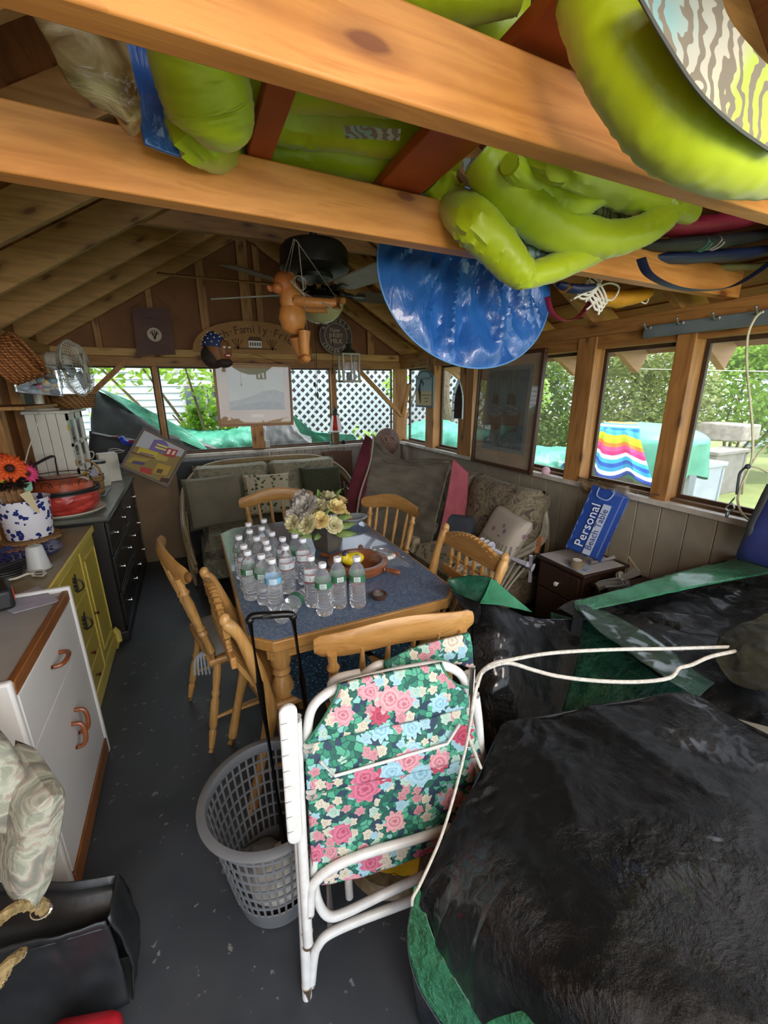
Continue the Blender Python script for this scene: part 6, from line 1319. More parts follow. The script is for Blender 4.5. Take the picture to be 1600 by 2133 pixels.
# ================================================================= BACK: LOVESEAT, BLACK TABLE, PAINTING
m, nt, b = mat('sage_upholstery'); setp(b, .9)
n1 = nd(nt, 'TexNoise', {0: coord(nt), 'Scale': 13., 'Detail': 4., 'Distortion': 2.}); nt.links.new(ramp(nt, n1.outputs[0], [(.4, H('6f6b58')), (.5, H('8f8a72')), (.58, H('7b765f')), (.68, H('a39c84'))]), b.inputs[0]); bump(nt, b, n1.outputs[0], .5, .01); m_sage = m
m_plainc = plain('taupe_cloth', '6d6856', '7d7763', 4, .9, .3, 60)
m, nt, b = mat('sprig_cloth'); setp(b, .9)
v = nd(nt, 'TexVoronoi', {0: coord(nt), 'Scale': 22.}); n1 = nd(nt, 'TexNoise', {0: coord(nt), 'Scale': 30., 'Distortion': 1.})
nt.links.new(ramp(nt, mth(nt, 'ADD', v.outputs[0], mth(nt, 'MULTIPLY', n1.outputs[0], .8)), [(.6, H('3b4a30')), (.66, H('6d6f4d')), (.7, H('b5ad92'))]), b.inputs[0]); m_sprig = m
m_rat = wood('rattan', '9a8763', '7d6a48', '4a3a22', 'z', 4, .5, 0)
sf = thing('loveseat', 'sage patterned rattan loveseat against the back wall', 'sofa', (.7, 3.7, 0))
SX0, SX1 = -.12, 1.42
def rcush(name, c, d, m_, par, **k): return MB().cushion(c, d, 14, None, .28, 10).obj(name, m_, par, weld=True)
MB().bb((SX0+.08, 3.45, .08), (SX1-.08, 4.2, .28)).obj('base', m_sage, sf, bev=.03)
hwid = (SX1-SX0-.2)/2
for k in range(2):
    cx = SX0+.1+hwid*(k+.5)
    rcush('seat_cushion', (cx, 3.75, .37), (hwid, .72, .22), m_sage, sf)
    M = Matrix.Translation((cx, 4.1, .68)) @ Matrix.Rotation(radians(78), 4, 'X')
    MB().cushion((0, 0, 0), (hwid+.02, .54, .26), 14, M, .3, 6).obj('back_cushion', m_sage, sf, weld=True)
# curved rattan rim around the back and arms
rim = curve([(SX0+.02, 3.3, .3), (SX0-.02, 3.45, .52), (SX0-.03, 3.8, .62), (SX0+.02, 4.1, .8), (SX0+.25, 4.27, .93), (.65, 4.3, .95), (SX1-.25, 4.27, .93), (SX1-.02, 4.1, .8), (SX1+.03, 3.8, .62), (SX1+.02, 3.45, .52), (SX1-.02, 3.3, .3)], 80)
for k in range(4): MB().tube([p+V(0, 0, -.02*k)+V(.008*cos(k*2), .008*sin(k*2), 0) for p in rim], .015, 8).obj('rattan_rim', m_rat, sf)
for s, X_ in ((1, SX0), (-1, SX1)):
    for j in range(10): y = 3.34+.085*j; MB().tube(curve([(X_+s*.02, y, .06), (X_-s*.015, y, .3), (X_-s*.0, y, .48+.02*j)], 6), .012, 6).obj('arm_cane', m_rat, sf)
for x in (SX0+.08, SX1-.08):
    for y in (3.4, 4.15): MB().tube([(x, y, 0), (x, y, .12)], .025, 8).obj('leg', m_rat, sf)
def pil(name, label, c, d, rot, m_, cat='cushion'):
    M = Matrix.Translation(c) @ Matrix.Rotation(rot[2], 4, 'Z') @ Matrix.Rotation(rot[0], 4, 'X') @ Matrix.Rotation(rot[1], 4, 'Z')
    return tag(MB().cushion((0, 0, 0), d, 18, M, .45, 5).obj(name, m_, weld=True), label, cat)
pil('throw_pillow', 'large plain taupe square pillow at the left end of the loveseat', (.13, 3.86, .66), (.5, .46, .16), (radians(76), .03, .05), m_plainc)
pil('throw_pillow', 'ivy sprig patterned pillow in the middle of the loveseat', (.58, 3.84, .68), (.42, .38, .15), (radians(76), -.03, 0), m_sprig)
pg = pil('throw_pillow', 'dark green ribbed pillow at the right end of the loveseat', (1.1, 3.85, .74), (.4, .3, .13), (radians(74), .0, -.1), plain('dark_green_rib', '343724', '44472f', 60, .95, .5, 90))
# black folded table behind loveseat, painting, toys by the sill
ft = thing('folded_table', 'black folded table standing on edge between loveseat and back wall', 'table', (.2, 4.37, 0))
MB().bb((-.17, 4.355, 0), (.62, 4.395, .965)).obj('panel', plain('matt_black', '1e2224', '292d2f', 5, .6), ft, bev=.004)
MB().tube([(.19, 4.35, .97), (.19, 4.345, .8)], .004, 5).obj('cord', plain('white_cord', ''), ft)
MB().bb((-.17, 4.345, .955), (.62, 4.4, .97)).obj('edge', plain('grey_edge', '5c6263', None), ft)
cvx = thing('canvas_panel', 'pale panel and plywood sheet standing in the back left corner beside the dresser', 'panel', (-.35, 4.38, 0))
MB().bb((-.54, 4.36, 0), (-.17, 4.385, .965)).obj('plywood', plain('warm_ply', '8f7452', '7f6546', 3, .6), cvx, bev=.003)
sm = thing('storage_mirror', 'brown scrolled wooden headboard piece behind the right end of the loveseat', 'board', (1.35, 4.36, 0))
MB().bb((1.28, 4.35, .0), (1.62, 4.385, .96)).obj('board', plain('brown_board', '66442e', '54361f', 5, .5), sm, bev=.01)
hp = V(*(1.731,3.75,1.034)); hd_ = thing('scrolled_ornament', 'round dark wooden ornament with scroll carving in the back right corner', 'ornament', tuple(hp)); hp = V(2.02, 4.3, 1.03)
Mh = basis(hp, (1, 0, 0), (0, .1, 1))
MB().lathe([(0, 0), (.15, 0), (.155, .01), (.15, .025), (0, .03)], (0, 0, 0), 30, M=Mh).obj('disc', plain('carved_brown', '4d3427', '6b4c3a', 16, .5), hd_)
for s in (-1, 1): MB().tube(curve([Mh @ V(s*(.03+.05*cos(t*.7)*(1-t*.07)), .02+.05*sin(t*.7)*(1-t*.07), .032) for t in range(10)], 30), .006, 6).obj('scroll', plain('scroll_tan', '8d6b52', None), hd_)
MB().bb((1.96, 4.31, 0), (2.08, 4.345, .93)).obj('stand', plain('carved_brown', ''), hd_, bev=.01)
# colourful street painting leaning in the corner
qp = [(-0.327,3.98,1.319),(-0.012,3.95,1.12),(-0.261,3.8,0.817),(-0.548,3.83,1.045)]
A, B, C2, D = [V(*p) for p in qp]; xax = (B-A); yax = (A-D); Wp, Hp = xax.length, yax.length; ctr = (A+B+C2+D)/4
Mq = basis(ctr, xax, yax)
def artp(t, M):
    def P_(pts, z, nm, c): return patch(M, [((x-.5)*Wp*.9, (y-.5)*Hp*.88) for x, y in pts], z, nm, plain('paint_'+c, c, None, rough=.6), t, .001)
    P_(((0, .55), (1, .8), (1, 1), (0, 1)), .007, 'painted_sky', 'b9b9bb'); P_(((0, 0), (1, 0), (1, .8), (0, .55)), .007, 'painted_street', '8f7a45')
    P_(((.28, .6), (.62, .68), (.62, .92), (.48, 1), (.28, .9)), .0085, 'painted_house', '7c6a9c'); P_(((.38, .72), (.62, .76), (.62, .8), (.38, .76)), .01, 'painted_awning', 'e6dc4e'); P_(((.38, .8), (.62, .84), (.62, .88), (.38, .84)), .01, 'painted_awning', 'e6dc4e')
    P_(((.62, .62), (.86, .7), (.86, .92), (.62, .86)), .009, 'painted_house', 'b0443c'); P_(((.66, .7), (.72, .72), (.72, .85), (.66, .83)), .0105, 'painted_window', 'e3d9c5'); P_(((.77, .74), (.82, .75), (.82, .87), (.77, .85)), .0105, 'painted_window', 'e3d9c5')
    P_(((.1, .38), (.5, .5), (.5, .64), (.1, .58)), .0105, 'painted_house', 'c9b43a'); P_(((.5, .45), (.75, .52), (.75, .64), (.5, .62)), .01, 'painted_house', 'b7a04c'); P_(((.15, .42), (.45, .5), (.45, .53), (.15, .46)), .012, 'painted_shadow', '6a5a86')
    P_(((0, .1), (.3, .22), (.42, .4), (.1, .3)), .0105, 'painted_stall', 'a8953f'); P_(((.35, .02), (.6, .06), (.55, .2), (.32, .14)), .0105, 'painted_awning', 'b23a35'); P_(((.12, .12), (.36, .2), (.36, .28), (.12, .2)), .012, 'painted_shadow', '5b4a6e')
    P_(((.6, .12), (.9, .2), (.9, .46), (.6, .4)), .01, 'painted_house', 'b8963a'); P_(((.66, .16), (.78, .19), (.78, .3), (.66, .27)), .0115, 'painted_window', '5c4a2e'); P_(((.0, .34), (.5, .46), (.5, .49), (.0, .38)), .0125, 'painted_roof', '6e3f2c')
    P_(((.82, .0), (1, .04), (1, .16), (.82, .1)), .0115, 'painted_shadow', '4a2d22')
framed('street_painting', 'colourful street scene painting tilted in the back left corner above the loveseat', Mq, Wp, Hp, .02, .018, plain('thin_grey_frame', '6e6259', None, rough=.4), plain('paint_ground', '8f7a45', None), .0, artp)
bl = V(*(-0.515,4.2,1.189)); bd = thing('blue_toy', 'small bright blue and red plastic toy on the sill beside the street painting', 'toy', tuple(bl))
MB().tube(curve([bl+V(-.03, 0, .05), bl+V(-.01, 0, .0), bl+V(.05, 0, -.02), bl+V(.1, 0, -.03)], 14), [.02, .035, .045, .045, .042, .04, .038, .035, .032, .03, .028, .026, .024, .022, .02], 12, flat=.6).obj('body', plain('toy_blue', '2440b8', None, rough=.3), bd)
MB().ball(bl+V(.05, -.035, .0), (.03, .008, .015)).obj('badge', plain('toy_redblue', '8c2342', None), bd)
bw = thing('black_sports_bag', 'black bag with white script lying on the sill left of the street painting', 'bag', (-0.667,4.3,1.146))
a_ = V(*(-0.713,4.35,1.122)); MB().cushion((0, 0, 0), (.36, .24, .1), 14, Matrix.Translation(a_+V(.07, -.03, .0)) @ Matrix.Rotation(radians(15), 4, 'Y') @ Matrix.Rotation(radians(82), 4, 'X'), .4, 6).obj('body', plain('matt_black', ''), bw, weld=True)
MB().tube(curve([(-0.659,4.22,1.126),(-0.605,4.22,1.134),(-0.545,4.22,1.106),(-0.611,4.22,1.094),(-0.658,4.22,1.113),(-0.537,4.22,1.113)], 24), .0025, 5).obj('script', m_wht, bw)
tag(MB().box((-0.649,4.32,1.205), (.14, .06, .05), rz=.1).obj('red_case', plain('maroon', '6b2530', None)), 'small maroon case above the black bag on the sill', 'case')
tag(MB().tube(curve([(-0.816,4.2,1.094),(-0.777,4.2,1.124),(-0.761,4.2,1.099),(-0.781,4.2,1.063),(-0.815,4.2,1.046)], 14), .005, 6).obj('coat_hook', m_wht), 'white plastic hook lying on the sill at the left', 'hook')

# ================================================================= RIGHT: SLING CANOPY, SOFA, NIGHTSTAND
m, nt, b = mat('grey_canvas'); setp(b, .9)
n1 = nd(nt, 'TexNoise', {0: coord(nt, (1, 1, 3)), 'Scale': 6., 'Detail': 5.}); nt.links.new(ramp(nt, n1.outputs[0], [(.3, H('5f594c')), (.7, H('80796a'))]), b.inputs[0]); bump(nt, b, n1.outputs[0], .4, .02)
cs = thing('folded_canopy', 'grey canvas canopy on a frame with faded red end panels standing beside the right sofa', 'canopy', (1.5, 2.9, 0))
sheet([[(1.489,3.45,1.215),(1.614,3.2,1.024),(1.801,2.95,1.046),(1.867,2.75,1.057)], [(1.456,3.4,1.094),(1.589,3.15,0.908),(1.731,2.9,0.838),(1.797,2.72,0.945)], [(1.358,3.3,0.839),(1.517,3.1,0.65),(1.66,2.85,0.652),(1.725,2.68,0.766)], [(1.263,3.25,0.6),(1.446,3.05,0.456),(1.544,2.8,0.476),(1.637,2.62,0.558)], [(1.213,3.2,0.312),(1.375,3,0.176),(1.476,2.75,0.169),(1.555,2.58,0.264)], [(1.185,3.15,0.016),(1.349,2.95,-0.069),(1.452,2.7,-0.108),(1.523,2.55,-0.05)]], 30, 40, .016, 3, 4).obj('canvas', m, cs, solid=.006)
sheet([[(1.425,3.5,1.183),(1.479,3.46,1.171),(1.523,3.3,1.059)], [(1.46,3.42,1.091),(1.522,3.3,1.038),(1.675,3.05,1)], [(1.513,3.28,0.999),(1.656,3.1,0.973),(1.842,2.76,1.042)]], 20, 12, .008, 6, 6).obj('rolled_edge', m, cs, solid=.01)
sheet([[(1.855,2.72,1.074),(1.965,2.66,0.959)], [(1.773,2.66,0.804),(1.918,2.6,0.703)], [(1.657,2.58,0.528),(1.819,2.53,0.438)], [(1.508,2.5,0.266),(1.676,2.45,0.13)], [(1.443,2.45,-0.021),(1.611,2.4,-0.164)]], 10, 40, .004, 9, 7).obj('end_panel', plain('faded_pink_canvas', 'ad5a62', '9d4c56', 14, .85, .4, 60), cs, solid=.006)
sheet([[(1.435,3.5,1.213),(1.448,3.42,1.19)], [(1.262,3.4,0.894),(1.371,3.3,0.837)], [(1.126,3.3,0.605),(1.221,3.2,0.576)], [(1.077,3.25,0.363),(1.15,3.15,0.34)]], 10, 30, .006, 8, 8).obj('end_panel', plain('maroon_canvas', '6d2832', '561f28', 10, .85), cs, solid=.008)
MB().tube(curve([(1.476,3.42,1.218),(1.414,3.35,0.997),(1.245,3.22,0.697),(1.182,3.15,0.378),(1.166,3.1,0.041)], 20), .008, 8).obj('frame_tube', plain('bone_tube', 'a9a38f', None), cs)
MB().tube(curve([(1.133,3.3,0.777),(1.157,3.28,0.795),(1.182,3.28,0.767)], 8), .006, 6).obj('buckle', m_chr, cs)
# right sofa
m, nt, b = mat('leaf_damask'); setp(b, .9)
n1 = nd(nt, 'TexNoise', {0: coord(nt), 'Scale': 9., 'Detail': 4., 'Distortion': 2.5}); nt.links.new(ramp(nt, n1.outputs[0], [(.36, H('54493f')), (.46, H('7d7260')), (.52, H('8f8468')), (.58, H('645d47')), (.68, H('978877'))]), b.inputs[0]); bump(nt, b, n1.outputs[0], .6, .02); m_dam = m
m, nt, b = mat('rose_seat_print'); setp(b, .9)
v = nd(nt, 'TexVoronoi', {0: coord(nt), 'Scale': 11.}); n1 = nd(nt, 'TexNoise', {0: coord(nt), 'Scale': 14., 'Distortion': 2.})
nt.links.new(ramp(nt, mth(nt, 'ADD', v.outputs[0], mth(nt, 'MULTIPLY', n1.outputs[0], .9)), [(.55, H('c3b794')), (.62, H('6e6f56')), (.7, H('a8a184')), (.85, H('58604c')), (.95, H('b5a78b'))]), b.inputs[0]); m_rose = m
rs = thing('rattan_sofa', 'rattan sofa with dark leaf damask back and floral seat along the right wall', 'sofa', (1.9, 2.5, 0))
RY0, RY1 = 2.0, 3.35
MB().bb((1.5, RY0, .1), (2.15, RY1, .3)).obj('base', m_dam, rs, bev=.02)
for k in range(2):
    cy_ = RY0+(RY1-RY0)*(k+.5)/2; hl_ = (RY1-RY0)/2
    rcush('seat_cushion', (1.78, cy_, .36), (.62, hl_, .2), m_rose, rs)
    M = Matrix.Translation((2.07, cy_, .66)) @ Matrix.Rotation(radians(-78), 4, 'Y')
    bcu = MB().cushion((0, 0, 0), (.56, hl_+.02, .3), 22, M, .3, 5)
    bcu.v = [tuple(Vector(p)+V(-1, 0, .2)*crumple(V(p[0], p[1], p[2]), .03, 4, k)) for p in bcu.v]; bcu.obj('back_cushion', m_dam, rs, weld=True)
m_wrat = plain('whitewashed_rattan', 'b3aea0', '9d9788', 20, .5)
for s in range(3): MB().tube(curve([(1.46, RY0+.03, .3), (1.42, RY0-.02+.02*s, .5), (1.6, RY0-.05+.02*s, .53), (1.9, RY0-.05+.02*s, .53), (2.12, RY0-.04+.02*s, .62), (2.18, RY0+.05, .8)], 30), .015, 8).obj('arm_rim', m_wrat, rs)
for j in range(8): MB().tube(curve([(1.6+.02*j, RY0-.03, .08), (1.56+.035*j, RY0-.04, .28), (1.45+.085*j, RY0-.04, .5)], 8), .009, 6).obj('arm_cane', m_wrat, rs)
MB().tube(curve([(2.16, RY0+.0, .35), (2.2, RY0+.02, .6), (2.19, RY0+.15, .82), (2.2, RY0+.4, .9)], 16), .018, 8).obj('back_rim', m_rat, rs)
m, nt, b = mat('orchid_pillow'); setp(b, .85)
tc = nt.nodes.new('ShaderNodeTexCoord'); sp = nd(nt, 'SeparateXYZ', {0: tc.outputs['Generated']})
wv = nd(nt, 'TexWave', {0: coord(nt, (1, 1, .25)), 'Scale': 11., 'Distortion': 7., 'Detail': 1., 'Detail Scale': .8}, bands_direction='Y')
gm = mth(nt, 'MULTIPLY', ramp(nt, wv.outputs[0], [(.7, (0, 0, 0, 1)), (.78, (1, 1, 1, 1))]), mth(nt, 'LESS_THAN', sp.outputs[2], .5))
vv = nd(nt, 'TexVoronoi', {0: coord(nt), 'Scale': 16.}); fm = mth(nt, 'MULTIPLY', mth(nt, 'LESS_THAN', vv.outputs[0], .3), mth(nt, 'MULTIPLY', mth(nt, 'GREATER_THAN', sp.outputs[2], .58), mth(nt, 'LESS_THAN', sp.outputs[2], .82)))
nt.links.new(mix(nt, fm, mix(nt, mth(nt, 'MULTIPLY', gm, .8), H('b5ab9c'), H('6b6557')), H('94707f')), b.inputs[0]); m_orc = m
M = basis((1.83, 2.07, .63), (-.2, -.95, -.1), (.42, -.2, .88)); M = M @ Matrix.Rotation(.05, 4, 'Z')
tag(MB().cushion((0, 0, 0), (.4, .38, .13), 20, M, .45, 5).obj('orchid_pillow', m_orc, weld=True), 'cream pillow printed with orchids and grass on the right sofa', 'cushion')
pil('dark_pillow', 'dim slate blue cushion at the far end of the right sofa seat', (1.8, 2.55, .52), (.34, .3, .14), (radians(60), 0, radians(-60)), plain('slate_cushion', '3c444e', '4b535c', 5, .9))
# white auger / parasol anchor lying across
m_pvc = plain('white_pvc', 'c3c2cc', 'b7b6c1', 5, .4)
aa, ab = V(*(1.549,1.85,0.674)), V(*(1.639,1.62,0.638)); au = thing('umbrella_anchor', 'white plastic screw-in umbrella anchor with T handle lying before the orchid pillow', 'anchor', tuple(aa))
MB().tube([aa, ab], .021, 16).tube([ab-(ab-aa)*.02, ab+(ab-aa)*.12], .026, 16).obj('shaft', m_pvc, au)
d_ = (ab-aa).normalized(); _, e1, e2 = frame_to(d_)
sc_ = MB(); n = 72
def screw(u, v): a = 2*pi*3.2*u; r = .012+.035*v; return aa-d_*.075+d_*(.11*u)+(e1*cos(a)+e2*sin(a))*r
sc_.grid(screw, 70, 3).obj('screw_flight', m_pvc, au, solid=.004)
MB().tube([ab+d_*.02+V(-.01, .0, .07), ab+d_*.02+V(.0, 0, -.09)], .011, 12).obj('handle', m_pvc, au)
tag(MB().tube([(1.831,1.75,0.632), (1.863,1.76,0.73)], [.013, .018], 12).obj('wooden_peg', wood('peg', 'b87a4c', '9c6238', '5a3315', 'z', 3, .4, 0)), 'short wooden peg standing between orchid pillow and nightstand', 'peg')
# nightstand
m_ns = wood('dark_walnut', '3d2a22', '2e1f19', '1a100c', 'z', 2, .4, 0)
zt = .6; q = [(1.86,1.797,0.6),(1.95,1.475,0.6)]
ns = thing('nightstand', 'dark brown wooden nightstand with drop door and white knob by the right wall', 'nightstand', (2.05, 1.6, 0))
nx0, ny0, ny1 = 1.885, 1.44, 1.78
MB().bb((nx0+.01, ny0+.01, .02), (2.24, ny1, zt-.02)).obj('body', m_ns, ns, bev=.004)
MB().bb((nx0-.01, ny0-.01, zt-.02), (2.25, ny1+.01, zt)).obj('top', m_ns, ns, bev=.006)
MB().bb((nx0-.004, ny0+.03, zt-.19), (nx0+.01, ny1-.02, zt-.035)).obj('drawer', m_ns, ns, bev=.004)
MB().lathe([(.006, 0), (.006, .012), (.014, .018), (.012, .026), (0, .028)], (0, 0, 0), 14, M=basis((nx0-.004, (ny0+ny1)/2, zt-.12), (0, -1, 0), (0, 0, 1))).obj('knob', m_wht, ns)
MB().bb((nx0-.002, ny0+.03, .06), (nx0+.01, ny1-.02, zt-.2)).obj('door', m_ns, ns, bev=.004)
tag(MB().prism([(nx0+.0, ny0+.01, zt+.001), (2.2, ny0-.005, zt+.001), (2.22, ny1-.02, zt+.001), (nx0+.005, ny1, zt+.001)], (0, 0, .003)).obj('paper_cover', plain('white_paper', 'c5c4c8', 'b5b3b9', 9, .6), smooth=False), 'white paper sheet covering the nightstand top', 'paper')
tc_ = V(*(1.922,1.53,0.604))+V(0, 0, .004); tp_ = thing('tape_roll', 'roll of brown packing tape on the nightstand', 'tape', tuple(tc_))
MB().lathe([(.024, 0), (.036, 0), (.036, .045), (.024, .045), (.024, 0)], tc_, 30).obj('tape', plain('brown_tape', '8c7d68', None, rough=.25), tp_)
MB().lathe([(.0, .0445), (.022, .0445)], tc_, 24).lathe([(.0235, 0), (.0245, .046), (.022, .046), (.021, 0)], tc_, 24).obj('core', m_wht, tp_)
tag(MB().lathe([(0, 0), (.06, 0), (.065, .003), (.0, .004)], (tc_.x+.02, tc_.y-.0, zt+.0045), 24).obj('blue_coaster', plain('blue_print', '5b86b5', 'b9c6d4', 40, .5)), 'blue printed disc under the tape roll', 'coaster')
tag(MB().tube([(2.001,1.5,0.633),(2.123,1.45,0.66)], .013, 12).obj('paper_tube', plain('white_paper', '')), 'rolled white paper at the right edge of the nightstand', 'paper roll')
# blue bag standing on the nightstand
q = [(2.087,1.62,1.053),(2.128,1.45,1.029),(1.957,1.44,0.683),(1.926,1.62,0.699)]
A, B, C2, D = [V(*p) for p in q]
bgm = plain('royal_blue_nylon', '234a9a', '1c3f88', 7, .5, .3, 30)
bb_ = thing('beach_table_bag', 'blue nylon carry bag with white lettering leaning on the nightstand', 'bag', tuple(D))
nrm = (B-A).cross(D-A).normalized(); nrm = nrm if nrm.x > 0 else -nrm
th = nrm*.075
def bagf(u, v, w_):
    p = A.lerp(B, u).lerp(D.lerp(C2, u), v); return p+th*w_-nrm*.006*sin(pi*u)*sin(pi*v)*(1-w_)
bm_ = MB()
bm_.grid(lambda u, v: bagf(u, v, 0), 10, 20).grid(lambda u, v: bagf(u, v, 1), 10, 20).grid(lambda u, v: bagf(1, v, u), 4, 20).grid(lambda u, v: bagf(0, v, u), 4, 20).grid(lambda u, v: bagf(u, 0, v), 10, 4).grid(lambda u, v: bagf(u, 1, v), 10, 4)
bm_.obj('bag', bgm, bb_, weld=True, bev=.006)
up_ = (A-D).normalized(); rt = (B-A).normalized(); ce_ = A.lerp(C2, .5)-nrm*.012
Mt = basis(ce_, up_, -rt); 
text_obj([('Personal', .072, Mt @ Matrix.Translation((-.03, .025, 0)))], plain('print_white', 'd5dcea', None), bb_, 'lettering', bold=.0003, spacing=1.05)
lb2 = MB().prism([Mt @ V(x, y, -.001) for x, y in ((-.19, -.052), (.11, -.052), (.11, -.008), (-.19, -.008))], Mt.to_3x3() @ V(0, 0, .001)).obj('print_bar', plain('print_bar', 'a9b6cc', None), bb_)
text_obj([('Beach Table', .05, Mt @ Matrix.Translation((-.04, -.03, .0015)))], plain('print_navy', '1d3570', None), bb_)
MB().tube(curve([A.lerp(B, .2)-nrm*.004, A.lerp(B, .25)-up_*.05-nrm*.01, A.lerp(B, .6)-up_*.055-nrm*.01, A.lerp(B, .7)-nrm*.004], 16), .004, 6).obj('handle', plain('pale_piping', '8fa5d0', None), bb_)
# basket of sticks on the sill over the bag
tag(sheet([[(2.24,1.859,1.049),(2.24,1.734,1.05),(2.24,1.511,1.051)], [(2.2,1.793,1.006),(2.2,1.661,1.009),(2.2,1.507,1.019)], [(2.24,1.773,0.962),(2.24,1.647,0.969),(2.24,1.5,0.982)]], 20, 8, .01, 14, 2).obj('dried_wreath', plain('dry_twigs', '6f5b45', '9a8566', 40, .9, .8, 60), solid=.012), 'flat dry twig wreath lying on the right sill above the blue bag', 'wreath')
mb = MB(); r_ = random.Random(4)
for i in range(16):
    a = V(*(2.22,1.822,1.036)).lerp(V(*(2.22,1.522,1.022)), r_.random()); b_ = a+V(r_.uniform(-.03, .03), -r_.uniform(.05, .25), r_.uniform(-.015, .015)); mb.tube([a+V(0, 0, .015), b_+V(0, 0, .015)], .0028, 4)
stuff(tag(mb.obj('twigs', plain('dry_twigs', '')), 'loose twigs sticking out of the wreath on the right sill', 'twigs'))
tag(sheet([[(1.96,1.42,1.091),(2.021,1.36,1.113)], [(2.001,1.42,1.04),(2.039,1.36,1.039)]], 8, 6, .01, 18, 3).obj('plastic_scrap', m_film), 'scrap of clear plastic tucked behind the blue bag top', 'plastic')
# things behind the nightstand: grey pole bundle, wooden chest edge
tag(MB().tube([(1.879,1.35,0.567),(2.041,1.25,0.669)], .03, 14).tube([(1.991,1.3,0.614),(1.994,1.29,0.623)], .045, 16).obj('pole_bundle', plain('grey_pole', '8f8e8a', '7b7a76', 9, .5)), 'grey plastic pole with collar between nightstand and green tarp', 'pole')
tag(MB().tube([(2.096,1.35,0.708),(2.047,1.25,0.673)], .005, 6).obj('thin_stick', plain('stick_tan', 'a08d70', None)), 'thin pale stick standing behind the grey pole', 'stick')
mb = MB()
for k in range(5): mb.tube(curve([(1.802,1.3,0.643),(1.939,1.28,0.641),(1.976,1.26,0.607),(1.835,1.28,0.617)], 14)[k:], .004+.0005*k, 5)
tag(mb.obj('grey_strap', plain('strap_grey', '7c8486', None)), 'coiled grey strap on the grey pole beside the nightstand', 'strap')
wk = thing('wooden_chest', 'dark wooden chest standing behind the nightstand against the right wall', 'chest', (2.1, 1.2, 0))
MB().bb((1.92, .95, .0), (2.23, 1.40, .55)).obj('body', m_ns, wk, bev=.006); MB().bb((1.9, .94, .55), (2.24, 1.41, .57)).obj('lid', m_ns, wk, bev=.004)
# backpack at right edge
bk = thing('blue_backpack', 'dark blue bag with black straps hanging at the right edge of the photo', 'bag', (2,0.791,1.099))
MB().cushion((0, 0, 0), (.26, .34, .2), 16, basis((2.08,0.716,1.05), (0, -1, -.05), (.2, -.25, 1)), .4, 6).obj('body', plain('dark_blue_nylon', '232f66', '1a2350', 8, .5, .3, 30), bk, weld=True)
MB().tube(curve([(1.98,0.781,1.239),(1.98,0.798,1.139),(1.98,0.81,1.056),(1.98,0.788,0.982),(1.98,0.745,0.957)], 16), .012, 8, flat=.3).obj('strap', m_blk, bk)
MB().bb((2.16, .55, 1.017), (2.24, .68, 1.06)).obj('pocket', m_blk, bk, bev=.01)

# ================================================================= FOREGROUND: BASKET, LAWN CHAIR, TARPS, ROPE
m_lb = plain('grey_basket_plastic', '6d7073', '626568', 6, .38)
lc = V(.08, 1.045, 0); lbk = thing('laundry_basket', 'round grey plastic laundry basket with open lattice sides on the floor', 'laundry basket', tuple(lc))
HB, R0, R1 = .42, .125, .185
def lbr(z): return R0+(R1-R0)*(z/HB)**.85
prof = [(R1-.004, HB-.035), (R1+.004, HB-.03), (R1+.022, HB-.006), (R1+.022, HB-.002), (R1+.012, HB+.004), (R1-.002, HB+.003), (R1-.008, HB-.01), (R1-.004, HB-.035)]
MB().lathe(prof, lc, 64).obj('rim', m_lb, lbk)
MB().lathe([(0, .004), (R0-.01, .004), (R0, .012), (lbr(.09), .09), (lbr(.09)-.004, .092), (R0-.005, .018), (0, .012)], lc, 64).obj('solid_bottom', m_lb, lbk)
zs_ = [.135, .18, .225, .27, .315, .36]
for z in zs_:
    MB().lathe([(lbr(z)-.0035, z-.004), (lbr(z), z-.004), (lbr(z), z+.004), (lbr(z)-.0035, z+.004), (lbr(z)-.0035, z-.004)], lc, 64).obj('hoop', m_lb, lbk)
NR = 44
for i in range(NR):
    a = 2*pi*i/NR; d = V(cos(a), sin(a), 0)
    mb = MB(); P = [lc+d*(lbr(z)-.002)+V(0, 0, z) for z in (.088, .2, .3, HB-.03)]
    for p, q in zip(P, P[1:]): mb.beam(p, q, .0065, .003, d)
    mb.obj('rib', m_lb, lbk, smooth=False)
m_cl = plain('white_laundry', 'c3c0b6', 'b3afa4', 7, .9)
for k, (p, s, lb) in enumerate((((.1, 1.01, .1), (.19, .15, .1), 'crumpled white cloth in the bottom of the laundry basket'), ((.03, 1.08, .09), (.12, .13, .07), 'dim grey cloth beside the white one in the laundry basket'))):
    mb = MB().ball(p, (s[0]/2, s[1]/2, s[2]/2), 40, 24); c_ = V(*p)
    mb.v = [tuple(Vector(q)+(Vector(q)-c_).normalized()*crumple(q, .022, 11, k+3)) for q in mb.v]
    tag(mb.obj('laundry_cloth', m_cl if k == 0 else plain('grey_laundry', '6b6a68', '7c7b78', 7, .9)), lb, 'cloth')

